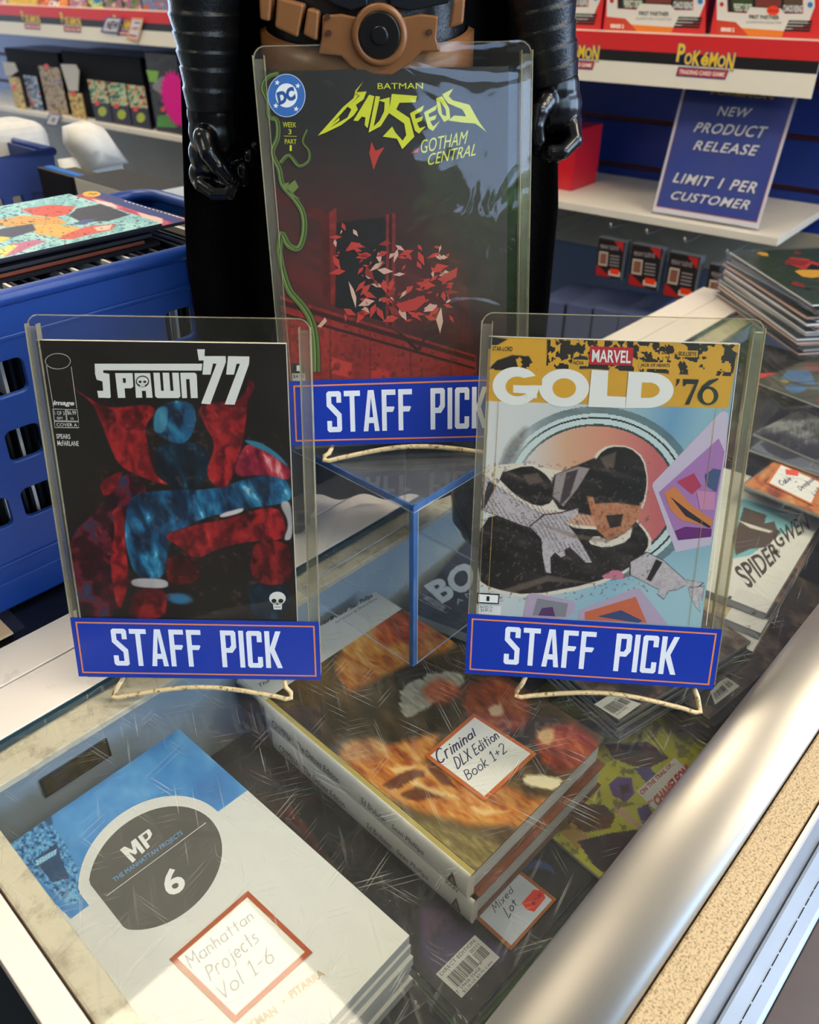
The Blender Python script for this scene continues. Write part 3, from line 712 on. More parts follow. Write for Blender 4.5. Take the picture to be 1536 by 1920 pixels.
    c.ell(ex, ey - 2, 15.5, 12.5, ink, 2, ZC); c.poly([(ex - 9, ey + 5), (ex + 9, ey + 5), (ex + 8, ey + 19), (ex - 7, ey + 19)], ink, 2, ZC)
    for d in (-6.5, 6.5): c.ell(ex + d, ey + 2.5, 4.6, 3.8, '#1b1512', 4, ZC)
    c.poly([(ex, ey + 6), (ex + 2, ey + 10), (ex - 2, ey + 10)], '#1b1512', 4, ZC); c.line([(ex - 6, ey + 14), (ex + 6, ey + 14)], 1, '#1b1512', 4, ZC)

# ---------- cover of the rear comic: red window frame, flying shards, green vine
ca, cb = crop(440, 60, 2.648), crop(440, 440, 2.648)
def art_rear(c, x0, x1, y0, y1):
    def fn(X, Y):
        n1 = fbm(X, Y, 60, 2); n2 = fbm(X * .5 + Y * .3, Y * 1.8 - X, 26, 4); n3 = fbm(X, Y, 9, 8, 3)
        img = np.zeros(X.shape + (3,)) + rgb('#211f1e')
        low = np.clip((Y - 230) / 260, 0, 1) * np.clip(1.25 - (X - 560) / 420, .35, 1)
        img = over(img, low * (.45 + .5 * n2), '#6a201c'); img = over(img, .5 * np.clip(n1 - .45, 0, 1) * low * 2, '#1b0f0e')
        x, y = (X - 440) * 2.648, (Y - 440) * 2.648
        def put(P, col, a=1.0, soft=3):
            nonlocal img
            k = inpoly(x, y, P, soft) * a; img = img * (1 - k[..., None]) + (rgb(col) if isinstance(col, str) else col) * k[..., None]
        redw = ramp(n3 * .7 + n1 * .4, [(0, '#5c1714'), (.5, '#8e2620'), (.8, '#a8332a'), (1, '#c04a3c')])
        put([(120, -260), (470, -110), (500, -135), (505, 330), (440, 320), (430, -60), (120, -200)], redw * .55)
        put([(470, -110), (505, -135), (512, 350), (478, 345)], redw * .85)
        put([(506, -60), (770, -90), (765, 440), (500, 360)], rgb('#120d0d') + .05 * n3[..., None])
        put([(752, -100), (800, -110), (798, 460), (750, 450)], redw * .8); put([(768, -100), (782, -105), (780, 455), (766, 450)], '#2a0f0e')
        put([(800, 80), (1140, 130), (1190, 560), (800, 450)], rgb('#4a1c1a') * (.7 + .6 * n2[..., None]))
        put([(210, 300), (1200, 600), (1205, 760), (220, 760)], redw)
        put([(210, 318), (1195, 610), (1195, 632), (212, 345)], '#3a1311'); put([(212, 380), (1195, 660), (1195, 672), (212, 394)], '#2c0f0d')
        for dx in (270, 470, 670, 870, 1070): put([(dx, 400), (dx + 5, 400), (dx + 8, 760), (dx + 3, 760)], '#5a1814', .8, 2)
        put([(480, 610), (582, 640), (580, 712), (478, 690)], '#c03830'); put([(678, 655), (770, 680), (768, 740), (676, 720)], '#b8342c')
        k = np.clip((n3 - .62) * 8, 0, 1) * (y > 300 + (x - 210) * .3); img = over(img, k * .5, '#3a1210')
        put([(800, 480), (830, 490), (915, 570), (905, 582)], '#2a0f0e'); put([(990, 420), (1000, 428), (920, 580), (906, 572)], '#3a1513')
        return img
    c.raster(x0, x1, y0, y1, 240, 330, fn, ZC)
    rr = random.Random(5)
    for k in range(150):                     # shards of glass
        a = rr.random(); bx = 560 + 480 * rr.random() ** .8 + 40; by = 60 + 370 * rr.random()
        if rr.random() < .3: bx, by = 480 + 320 * rr.random(), -60 + 480 * rr.random()
        s = rr.uniform(8, 50); th = rr.uniform(0, math.pi); e = rr.uniform(.2, .6)
        P = [(bx + s * math.cos(th), by + s * math.sin(th)), (bx - s * e * math.sin(th), by + s * e * math.cos(th)), (bx - s * .8 * math.cos(th), by - s * .7 * math.sin(th)), (bx + s * .3 * math.sin(th), by - s * .3 * math.cos(th))]
        if bx > 1150: continue
        c.poly(cb(*P), '#c23a30' if a < .62 else ('#d8a896' if a < .85 else '#8e2a24'), 2 + k % 3, ZC)
    for P, col in (([(680, 545), (700, 590), (745, 570), (715, 620), (690, 685), (668, 600)], '#b8362e'), ([(875, 603), (918, 573), (910, 598)], '#c23a30')): c.poly(ca(*P), col, 3, ZC)
    for P, col in (([(565, 230), (590, 270), (604, 310), (602, 365), (580, 300)], '#dcb4a0'), ([(1025, 360), (1035, 430), (1020, 490), (1000, 420)], '#dcb4a0'), ([(1005, 220), (1108, 160), (1100, 210), (1040, 240)], '#b43a32'),
                   ([(408, 458), (450, 410), (458, 430), (430, 460)], '#d8a896'), ([(800, 345), (940, 300), (952, 330), (900, 375), (830, 385)], '#b8342c')): c.poly(cb(*P), col, 5, ZC)
    def vine(P, w0, w1, f):
        Q = f(*P); n = len(Q); S = []
        for i in range(n - 1):
            p0, p1, p2, p3 = [np.array(Q[max(0, min(n - 1, j))]) for j in (i - 1, i, i + 1, i + 2)]
            for t in np.linspace(0, 1, 6)[:-1]:
                S.append(.5 * ((2 * p1) + (p2 - p0) * t + (2 * p0 - 5 * p1 + 4 * p2 - p3) * t * t + (3 * p1 - p0 - 3 * p2 + p3) * t ** 3))
        S.append(np.array(Q[-1])); W = [w0 + (w1 - w0) * i / len(S) for i in range(len(S))]
        c.line(S, [w + 2.2 for w in W], '#1a2210', 6, ZC); c.line(S, W, '#55682e', 7, ZC)
        c.line([s + (1, 0) for s in S], [w * .18 for w in W], '#2c3a18', 8, ZC); c.line([s - (1.6, .5) for s in S], [w * .2 for w in W], '#7a8c44', 8, ZC)
    vine([(220, 205), (165, 225), (140, 280), (165, 345), (170, 420), (210, 440), (215, 520), (188, 600), (222, 680), (240, 760), (300, 830), (340, 900), (346, 990), (320, 1070), (270, 1060), (232, 1000), (222, 1090)], 7, 12, ca)
    vine([(222, 80), (240, 180), (275, 280), (335, 350), (382, 430), (402, 540), (405, 680)], 11, 15, cb)
    vine([(228, 650), (270, 612), (320, 665), (368, 640), (370, 590), (340, 545), (362, 485)], 7, 2.5, ca)
    for P in ([(255, 770), (300, 735), (318, 770), (290, 800)], [(260, 790), (330, 830), (290, 820)], [(230, 760), (270, 745), (262, 785)]): c.poly(ca(*P), '#6a7a3c', 9, ZC)
    # round publisher's badge
    ex, ey = ca((258, 316))[0]
    c.ell(ex, ey, 35.5, 40.5, '#c8d4e4', 9, ZC); c.ell(ex, ey, 34.3, 39.3, '#2f66ae', 10, ZC); c.ell(ex, ey, 20.5, 22.5, '#e4e8ea', 11, ZC)
    for sx, sy in ((212, 252), (314, 268), (205, 367), (306, 383)):
        qx, qy = ca((sx, sy))[0]
        c.poly([(qx + (5.4 if i % 2 == 0 else 2.2) * math.sin(R(36 * i + 8)), qy - (5.8 if i % 2 == 0 else 2.4) * math.cos(R(36 * i + 8))) for i in range(10)], '#e4e8ea', 11, ZC)
    c.text('DC', ca((207, 302), (292, 268), (306, 335), (221, 366)), '#1f4e90', 12, ZC, bold=.07)
    lime = '#c8cc28'
    c.text('WEEK', ca((239, 447), (306, 450), (306, 473), (240, 474)), lime, 9, ZC); c.text('3', ca((267, 483), (282, 483), (282, 508), (267, 508)), lime, 9, ZC)
    c.line(ca((245, 517), (309, 519)), .8, lime, 9, ZC)
    c.text('PART', ca((249, 532), (307, 533), (308, 556), (250, 557)), lime, 9, ZC); c.text('1', ca((274, 563), (284, 563), (284, 591), (274, 591)), lime, 9, ZC)
    c.text('BATMAN', ca((710, 255), (935, 253), (935, 282), (710, 284)), lime, 9, ZC)
    for P in ([(638, 247), (600, 292), (590, 330), (540, 372), (413, 515), (452, 500), (470, 478), (520, 440), (520, 425), (480, 460), (566, 366), (596, 340), (620, 310), (600, 305), (614, 284)],
              [(600, 300), (655, 296), (640, 335), (602, 362), (612, 385), (590, 416), (530, 462), (452, 500), (470, 478), (560, 425), (580, 385), (560, 370), (596, 342), (622, 316), (596, 318)],
              [(668, 312), (694, 320), (660, 478), (645, 462), (650, 425), (632, 420), (612, 443), (590, 440)],
              [(700, 318), (722, 322), (690, 470), (720, 440), (742, 395), (745, 350), (712, 340), (770, 325), (768, 400), (725, 468), (665, 500)],
              [(780, 308), (905, 318), (898, 350), (818, 352), (802, 385), (868, 428), (892, 520), (832, 582), (806, 530), (735, 520), (782, 470), (798, 500), (834, 540), (852, 512), (842, 455), (765, 402)],
              [(870, 405), (940, 365), (930, 392), (895, 412), (898, 432), (935, 418), (930, 440), (905, 452), (918, 478), (950, 468), (915, 505), (895, 490)],
              [(940, 400), (1005, 362), (998, 388), (962, 408), (966, 425), (1002, 412), (996, 434), (970, 444), (985, 470), (1020, 440), (985, 492), (960, 478)],
              [(1000, 330), (1030, 320), (1065, 380), (1070, 430), (1040, 448), (1010, 400)],
              [(1030, 310), (1085, 282), (1062, 320), (1082, 340), (1165, 362), (1215, 450), (1250, 497), (1195, 455), (1130, 450), (1060, 440), (1090, 415), (1150, 420), (1130, 385), (1060, 355), (1040, 330)]):
        c.poly(ca(*P), lime, 10, ZC)
    c.poly(ca((1020, 345), (1048, 385), (1050, 420), (1030, 410)), '#232322', 11, ZC)
    c.text('GOTHAM', ca((922, 538), (1160, 488), (1150, 555), (925, 605)), lime, 10, ZC, shear=.15); c.text('CENTRAL', ca((962, 606), (1205, 553), (1195, 612), (957, 664)), lime, 10, ZC, shear=.15)
    c.poly(cb((285, 640), (345, 640), (347, 685), (287, 685)), '#2a2826', 10, ZC); c.text('1', cb((308, 648), (324, 648), (324, 676), (308, 676)), '#d8d4cc', 11, ZC, bold=.03)
    c.poly(cb((285, 688), (350, 688), (352, 725), (287, 725)), '#b8b4aa', 10, ZC); c.text('$4.99', cb((291, 694), (345, 694), (345, 714), (291, 714)), '#2a2826', 11, ZC)

# ---------- cover of the right comic: gold band over pale rings and a dark tumbling form
cr_ = crop(860, 570, 2.493)
def art_right(c, x0, x1, y0, y1):
    def fn(X, Y):
        x, y = (X - 860) * 2.493, (Y - 570) * 2.493
        n1 = fbm(x, y, 120, 3); n2 = fbm(x * .4 + y * .25, y * 1.6 - x * .5, 50, 6); n3 = fbm(x + y * .5, y - x * .3, 14, 9, 3)
        t = np.clip((x - 250) / 900 + (y - 500) / 2600, 0, 1)
        img = ramp(t, [(0, '#dcdcda'), (.35, '#c8d2d4'), (.6, '#a9c4cc'), (.85, '#6f9fc0'), (1, '#8fb6c6')])
        img = over(img, np.clip((y - 1150) / 200, 0, 1) * np.clip((x - 300) / 500, 0, 1) * .8, '#a8ccd4')
        def put(P, col, a=1.0, soft=2):
            nonlocal img
            k = inpoly(x, y, sm(P, 1), soft) * a; img = img * (1 - k[..., None]) + (rgb(col) if isinstance(col, str) else col) * k[..., None]
        rr_ = np.hypot((x - 640) / 480, (y - 890) / 410); an = np.clip((x - 240) / 200, .25, 1)
        img = over(img, ((rr_ < 1) & (rr_ > .92)) * (.5 + .4 * n2) * an, '#56686a'); img = over(img, ((rr_ < .92) & (rr_ > .80)) * .9, '#cfdedc')
        img = over(img, ((rr_ < .88) & (rr_ > .86)) * an * 1., '#2d3638'); img = over(img, ((rr_ < .80) & (rr_ > .775)) * .9 * an, '#33403f')
        pe = ramp((x - 330) / 600, [(0, '#d9d2cc'), (.3, '#d6a98a'), (.6, '#d8937a'), (1, '#c4676a')]); k = (rr_ < .775) * 1.0; img = img * (1 - k[..., None]) + pe * k[..., None]
        put([(180, 790), (230, 650), (330, 560), (300, 660), (250, 760)], rgb('#7c7c7a') * (.8 + .4 * n3[..., None]), .8, 14)
        dk = ramp(n2 * 1.1, [(0, '#141212'), (.6, '#221e1d'), (.85, '#3a3230'), (1, '#5c4e48')])
        cream = rgb('#e2d8c8')
        # pale outlines under the dark lobes
        put([(100, 760), (330, 742), (420, 775), (560, 790), (620, 850), (580, 960), (400, 980), (100, 830)], cream)
        put([(170, 800), (330, 752), (400, 790), (450, 850), (440, 930), (370, 950), (270, 900)], dk)
        put([(430, 800), (520, 800), (570, 870), (480, 960), (440, 900)], rgb('#b9aaa6')); put([(480, 810), (600, 790), (610, 980), (500, 960)], dk)
        put([(95, 1000), (300, 950), (620, 1060), (820, 990), (905, 1090), (900, 1150), (810, 1250), (620, 1330), (330, 1380), (140, 1345), (90, 1300)], cream)
        put([(95, 1010), (300, 962), (620, 1075), (815, 1000), (890, 1090), (885, 1150), (800, 1240), (620, 1310), (330, 1365), (150, 1330), (90, 1290)], dk)
        put([(600, 800), (640, 700), (700, 660), (800, 665), (870, 720), (890, 830), (870, 950), (830, 990), (700, 960), (620, 930)], cream)
        put([(610, 800), (655, 705), (710, 668), (800, 672), (862, 725), (885, 830), (862, 940), (800, 960), (700, 930), (628, 925)], dk)
        tan = ramp(n3 * .8 + n2 * .3, [(0, '#5a3422'), (.4, '#a8694a'), (.7, '#c98a64'), (1, '#e2b08a')])
        put([(640, 940), (720, 930), (830, 960), (800, 1050), (720, 1100), (650, 1040)], tan)
        put([(640, 1080), (720, 1115), (820, 1030), (800, 1110), (690, 1145), (600, 1120)], cream)
        grey = ramp(n3 * .9 + n1 * .3, [(0, '#8f8488'), (.4, '#b5abb0'), (.8, '#cbc3c6'), (1, '#ddd6d6')])
        def sharp(P, col, a=1.0, soft=1.5):
            nonlocal img
            k = inpoly(x, y, P, soft) * a; img = img * (1 - k[..., None]) + (rgb(col) if isinstance(col, str) else col) * k[..., None]
        sharp([(450, 800), (640, 720), (700, 900), (620, 990), (470, 960), (420, 880)], dk, 1, 4); sharp([(455, 800), (560, 760), (615, 770), (560, 860), (490, 950), (440, 900)], '#a89a98', .9, 3); sharp([(505, 790), (560, 775), (520, 900), (470, 950)], '#3a3234', .9, 3)
        sharp([(600, 900), (860, 930), (840, 1010), (780, 1075), (700, 1110), (650, 1060), (620, 980)], tan, 1, 4)
        for P in ([(630, 900), (850, 915), (846, 945), (740, 930), (640, 935)], [(690, 990), (770, 985), (760, 1040), (710, 1050)]): sharp(P, dk, .9, 3)
        for P in ([(104, 790), (190, 860), (330, 955), (400, 985), (340, 1050), (300, 1040), (110, 965)], [(330, 1040), (385, 1100), (390, 1180), (405, 1262), (430, 1266), (428, 1190), (450, 1165), (480, 1190), (500, 1180), (497, 1150), (520, 1140), (545, 1160), (600, 1215), (630, 1215), (590, 1140), (545, 1070), (500, 1020), (560, 985), (565, 950), (480, 975), (400, 985)],
                  [(800, 1205), (880, 1160), (960, 1200), (1060, 1290), (1150, 1306), (1120, 1330), (1060, 1320), (1020, 1340), (985, 1345), (960, 1385), (930, 1360), (940, 1340), (800, 1268)], [(1075, 1330), (1150, 1320), (1140, 1390), (1122, 1372), (1130, 1440), (1110, 1420), (1085, 1370)]):
            sharp(P, '#2c2628', 1, 2); c_ = np.mean(P, 0); sharp([tuple(np.array(p) * .965 + c_ * .035) for p in P], grey)
        hatch = (np.sin((x * .8 - y * .5) / 2.6 + 6 * n1) > .72) * (n2 > .52) * inpoly(x, y, [(110, 800), (620, 960), (640, 1210), (320, 1100), (110, 970)], 10); img = over(img, hatch * .55, '#5a4e52')
        sharp([(140, 830), (175, 850), (120, 960), (105, 950)], '#2a2426', .9); sharp([(925, 1195), (955, 1210), (900, 1300), (880, 1290)], '#2a2426')
        for P in ([(300, 1000), (560, 1080), (700, 1100), (860, 1020), (700, 1118), (540, 1100)], [(200, 1340), (420, 1270), (640, 1310), (420, 1300), (260, 1352)], [(660, 720), (740, 690), (730, 760), (690, 770)], [(300, 800), (370, 790), (400, 830), (330, 850)]): sharp(P, '#8a7468', .55, 5)
        put([(650, 1285), (740, 1235), (800, 1290)], '#c87890')
        img = over(img, np.clip((n3 - .66) * 7, 0, .6) * inpoly(x, y, [(90, 740), (900, 740), (900, 1390), (90, 1390)], 10), '#6a5a58')
        # gold band along the top, inky panels above it
        gold = rgb('#dca630') * (.96 + .06 * n1[..., None]); k = (y < 338 + (x - 150) * .02 + 130) * (y > 150)
        top = inpoly(x, y, [(130, 150), (1320, 180), (1262, 490), (125, 455)], 1.5); img = img * (1 - top[..., None]) + gold * top[..., None]
        ink = (fbm(x, y, 42, 21) > .5) * 1.0; ink2 = (fbm(x * 1.3, y, 30, 33) > .47) * 1.0
        for P, I in (([(415, 165), (640, 172), (630, 305), (410, 305)], ink2), ([(640, 172), (1016, 182), (1000, 328), (630, 305)], ink2), ([(1016, 182), (1312, 190), (1282, 338), (1005, 328)], ink)):
            k = inpoly(x, y, P, 1.5); img = over(img, k * I, '#272320')
        k = inpoly(x, y, [(145, 300), (180, 265), (250, 240), (330, 245), (365, 310), (150, 310)], 3) * (fbm(x, y, 26, 5) > .38); img = over(img, k * 1.0, '#231f1c')
        k = inpoly(x, y, [(130, 150), (230, 165), (150, 210), (130, 212)], 3); img = over(img, k, '#231f1c')
        return img
    c.raster(x0, x1, y0, y1, 250, 385, fn, ZC)
    wht = '#eeeeea'
    def E(cx, cy, rx, ry, col, lay):
        (ex, ey), = cr_((cx, cy)); c.ell(ex, ey, rx / 2.493, ry / 2.493, col, lay, ZC, n=56)
    gold = '#dca630'
    E(268, 383, 109, 89, wht, 2); E(276, 385, 56, 46, gold, 3); c.poly(cr_((272, 352), (390, 330), (390, 380), (272, 378)), gold, 4, ZC); c.poly(cr_((255, 378), (368, 382), (366, 440), (318, 440), (318, 418), (255, 414)), wht, 5, ZC)
    E(493, 392, 117, 89, wht, 3); E(494, 393, 55, 46, gold, 4)
    c.poly(cr_((622, 308), (700, 311), (694, 430), (782, 434), (779, 486), (606, 480)), wht, 5, ZC)
    P = [(795, 316), (880, 318)] + [(880 + 125 * math.cos(R(a)), 402 + 84 * math.sin(R(a))) for a in range(-85, 90, 10)] + [(780, 486)]
    c.poly(cr_(*P), wht, 5, ZC)
    P = [(858, 366), (890, 367)] + [(882 + 58 * math.cos(R(a)), 402 + 37 * math.sin(R(a))) for a in range(-80, 85, 12)] + [(852, 438)]
    c.poly(cr_(*P), gold, 6, ZC)
    dk = '#2d3330'
    c.poly(cr_((1018, 350), (1034, 350), (1032, 366), (1018, 384), (1014, 382), (1020, 368)), dk, 5, ZC)
    c.poly(cr_((1050, 350), (1122, 352), (1122, 362), (1078, 470), (1058, 470), (1104, 374), (1066, 372), (1056, 384), (1050, 384)), dk, 5, ZC)
    E(1166, 428, 48, 44, dk, 5); E(1166, 430, 26, 33, gold, 6); c.poly(cr_((1212, 346), (1216, 352), (1166, 385), (1140, 430), (1120, 430), (1136, 385), (1170, 356)), dk, 5, ZC)
    c.poly(cr_((616, 197), (818, 204), (812, 288), (612, 282)), '#c01f2e', 4, ZC); c.text('MARVEL', cr_((626, 212), (808, 218), (804, 277), (622, 271)), wht, 6, ZC, bold=.02)
    for s, q in (('STAR-LORD', [(160, 197), (254, 199), (252, 221), (158, 219)]), ('NOVA', [(538, 264), (586, 265), (585, 285), (537, 284)]),
                 ('JACK OF HEARTS', [(851, 276), (989, 279), (987, 300), (849, 297)]), ('BULLSEYE', [(1030, 221), (1113, 223), (1111, 244), (1028, 242)])):
        q2 = [(q[0][0] - 6, q[0][1] - 5), (q[1][0] + 6, q[1][1] - 5), (q[2][0] + 6, q[2][1] + 5), (q[3][0] - 6, q[3][1] + 5)]
        c.poly(cr_(*q2), '#e0ac3a', 3, ZC); c.text(s, cr_(*q), '#1d1a18', 5, ZC, bold=.015)
    # tilted lilac cards
    c.poly(cr_((1225, 505), (1245, 500), (1262, 515), (1250, 700), (1180, 1125), (1015, 1160), (905, 850), (910, 835)), '#c9bcd2', 2, ZC)
    c.poly(cr_((1216, 628), (1243, 690), (1182, 1085), (1026, 1104), (935, 880)), '#a878b4', 3, ZC); c.poly(cr_((1026, 1104), (1010, 1060), (1060, 1040), (1182, 1050), (1180, 1088)), '#6a2a72', 4, ZC)
    c.poly(cr_((960, 880), (1010, 850), (1090, 940), (1190, 1010), (1180, 1045), (1040, 1010), (990, 960)), '#d08048', 5, ZC); c.poly(cr_((990, 900), (1080, 970), (1180, 1040), (1170, 1046), (1060, 990)), '#2c2230', 6, ZC)
    c.poly(cr_((1020, 830), (1100, 790), (1135, 850), (1090, 890)), '#b43a5a', 5, ZC); c.poly(cr_((1110, 870), (1200, 880), (1195, 960), (1130, 960)), '#c888b0', 6, ZC); c.poly(cr_((1150, 800), (1190, 768), (1226, 775), (1205, 880), (1160, 850)), '#44567e', 5, ZC)
    c.poly(cr_((322, 1360), (345, 1350), (530, 1385), (548, 1400), (540, 1440), (490, 1475), (298, 1470)), '#b9a6c0', 2, ZC); c.poly(cr_((368, 1375), (512, 1400), (500, 1462), (345, 1455)), '#8a8894', 3, ZC)
    c.poly(cr_((372, 1455), (390, 1420), (440, 1415), (452, 1460)), '#5a3a6a', 4, ZC)
    c.poly(cr_((560, 1432), (820, 1330), (848, 1328), (980, 1500), (560, 1475)), '#b9a6c0', 2, ZC); c.poly(cr_((590, 1440), (828, 1368), (880, 1490), (590, 1475)), '#d06a4a', 3, ZC); c.poly(cr_((650, 1460), (760, 1430), (860, 1480), (840, 1490)), '#3a4a7a', 4, ZC)
    c.line(cr_((187, 455), (140, 1345)), .9, '#b0904a', 7, ZC); c.line(cr_((1203, 490), (1076, 1500)), .9, '#b0904a', 7, ZC)
    c.poly(cr_((88, 1348), (192, 1354), (188, 1402), (85, 1396)), '#1b1918', 8, ZC); c.poly(cr_((92, 1354), (186, 1360), (183, 1396), (90, 1391)), wht, 9, ZC); c.text('1', cr_((131, 1364), (145, 1365), (144, 1387), (130, 1386)), '#1b1918', 10, ZC, bold=.05)
    c.poly(cr_((86, 1403), (200, 1410), (196, 1455), (84, 1446)), '#d8dad8', 8, ZC); c.text('RATED T+', cr_((101, 1408), (161, 1411), (160, 1425), (100, 1421)), '#4a4a4a', 9, ZC); c.text('$4.99 US', cr_((105, 1424), (157, 1427), (156, 1440), (104, 1437)), '#2a2a2a', 9, ZC)
    for a_, b_ in (((917, 630), (1387, 645)), ((1387, 645), (1324, 1172))): c.line([a_, b_], 1.2, '#e8e8e4', 9, ZC)

ML = lean_frame((-.1635, .4574, .0139), -.1, 12.3, -.8)
MR_ = lean_frame((.1373, .4489, .0204), -5.4, 16.7, .4)
MB_ = lean_frame((-.0011, .5612, .1665), 5.6, 13.4, .6)
G = 'clear holders with blue signs'
comic_holder(ML, .188, .278, 'clear plastic comic holder with blue sign on the left easel', [(132, 1158), (598, 1166), (602, 1275), (148, 1268)], [(67, 640), (536, 643), (559, 1240), (149, 1240)],
             'black covered comic with crimson drapery in the left clear holder', art_left, G)
comic_holder(MR_, .188, .2735, 'clear plastic comic holder with blue sign on the right easel', [(877, 1151), (1354, 1180), (1337, 1292), (872, 1262)], [(917, 630), (1387, 645), (1322, 1240), (894, 1240)],
             'comic with gold title band and pale rings in the right clear holder', art_right, G)
comic_holder(MB_, .188, .276, 'clear plastic comic holder with blue sign on the acrylic riser', [(541, 715), (982, 701), (979, 825), (547, 836)], [(489, 134), (954, 124), (940, 800), (520, 800)],
             'dark comic with red shards and a green vine in the raised holder', art_rear, G)

def easel(M, zsurf, cornerL, cornerR, label, back=.10):
    """one bent wire: prongs under the holder, arched front foot, two uprights behind, and a rear strut"""
    B = np.array(M.translation); u = np.array(M.col[0][:3]); u[2] = 0; u /= np.linalg.norm(u); n = np.array([-u[1], u[0], 0]); v = np.array(M.col[1][:3]); nz = np.array(M.col[2][:3])
    F = frame((B[0], B[1], zsurf), u, n, (0, 0, 1))
    o = thing('wire_easel', label, 'easel', F, 'wire display easels')
    inv = np.linalg.inv(np.array(F))
    def loc(p): return (inv @ np.append(p, 1))[:3]
    r = .0019
    cL, cR = loc(on_z(*cornerL, zsurf + .003)), loc(on_z(*cornerR, zsurf + .003))
    hz = B[2] - zsurf - r - .0004                  # the wire the holder stands on
    x0, x1 = cL[0] + .006, cR[0] - .006
    def back_pt(x, h): return loc(B + u * x + v * h - nz * (.0064 + r + .0006))
    path = [back_pt(x0 * .5, .15), back_pt(x0 * .9, .06), back_pt(x0, .004) + (0, .001, -.001)]
    path += [np.array([x0, .002, hz]), np.array([x0 - .002, (cL[1]) * .5, hz * .8 + .0006])]
    path += [cL + (.0005, .004, .0012), cL + (0, 0, -.0005), cL + (.004, -.0008, -.0008)]
    for k in range(1, 12):
        t = k / 12; s = math.sin(math.pi * t) ** 1.3; p = cL * (1 - t) + cR * t
        path.append(p + (0, s * .004, s * .0075 - .0008))
    path += [cR + (-.004, -.0008, -.0008), cR + (0, 0, -.0005), cR + (-.0005, .004, .0012), np.array([x1 + .002, cR[1] * .5, hz * .8 + .0006]), np.array([x1, .002, hz])]
    path += [back_pt(x1, .004) + (0, .001, -.001), back_pt(x1 * .9, .06), back_pt(x1 * .5, .15)]
    m = MB(F); m.tube(path, r, 10); m.build('wire_frame', wire_mat, o, smooth=True)
    top = back_pt(0, .152)
    m = MB(F); m.tube([back_pt(x0 * .5, .15), top + (0, .004, .006), back_pt(x1 * .5, .15)], r, 8); m.build('top_wire', wire_mat, o, smooth=True)
    m = MB(F); m.tube([top + (0, .004, .004), np.array([0, top[1] + back * .55, top[2] * .4]), np.array([0, top[1] + back, r])], r, 8); m.build('rear_strut', wire_mat, o, smooth=True)
easel(ML, 0, (212, 1306), (546, 1308), 'cream wire easel under the left comic holder', .06)
easel(MR_, 0, (968, 1304), (1314, 1334), 'cream wire easel under the right comic holder', .06)
easel(MB_, .157, (608, 862), (938, 850), 'rusty cream wire easel on top of the acrylic riser', .012)

# ---------- clear acrylic riser
acr = clear_mat('acrylic', '#fbfcfd', 1.49, .02, haze=.02, haze_col='#aeb4b8')
acr_top = clear_mat('acrylic_top', '#f2f4f5', 1.49, .06, haze=.22, haze_col='#8f949a')
acr_edge = clear_mat('acrylic_edge', '#9cbce6', 1.6, .1, haze=.34, haze_col='#6f9ed2')
seam = clear_mat('acrylic_seam', '#d8e4f0', 1.6, .1, haze=.45, haze_col='#dce8f4')
RB = zframe(ST(.357, -.329), A47)        # local x along the case, y towards its back
rz = thing('acrylic_riser', 'clear acrylic box with blue edges standing between the two front easels', 'display riser', RB)
w_, hgt, th_ = .1452, .157, .0042
m = MB(RB); m.box(.001, w_ - .001, .001, w_ - .001, hgt - th_, hgt); m.build('top_panel', acr_top, rz)
for nme, b in (('side_panel', (0, w_, 0, th_)), ('side_panel', (0, th_, th_, w_)), ('side_panel', (w_ - th_, w_, th_, w_)), ('side_panel', (th_, w_ - th_, w_ - th_, w_))):
    m = MB(RB); m.box(b[0], b[1], b[2], b[3], .0002, hgt - th_ - .0002)
    if b == (0, w_, 0, th_) or 1: m.build(nme, acr, rz)
m = MB(RB)
m.box(-.0002, .0040, -.0002, .0003, .0002, hgt); m.box(-.0003, .0002, -.0002, .0040, .0002, hgt); 
m.build('corner_edge', acr_edge, rz)
m = MB(RB)
m.box(0, w_, -.0003, .0, hgt - th_, hgt); m.box(-.0003, 0, 0, w_, hgt - th_, hgt)
m.box(0, w_, 0, .0016, hgt, hgt + .0002); m.box(0, .0016, 0, w_, hgt, hgt + .0002)
m.box(w_, w_ + .0003, 0, w_, hgt - th_, hgt); m.box(0, w_, w_, w_ + .0003, hgt - th_, hgt)
m.build('top_edge', acr_edge, rz)
m = MB(RB)
for a in (0, w_ - .0006):
    m.box(0, w_, a, a + .0006, .0001, .0009); m.box(a, a + .0006, 0, w_, .0001, .0009)
    for b in (0, w_ - .0006): 
        if (a, b) != (0, 0): m.box(a, a + .0006, b, b + .0006, 0.0002, hgt)
m.box(.0046, .0051, -.0003, .0002, .0002, hgt - .006); m.box(0, w_, -.0003, .0002, hgt - .0058, hgt - .0052); m.box(-.0003, .0002, 0, w_, hgt - .0058, hgt - .0052)
m.build('seam_line', seam, rz)
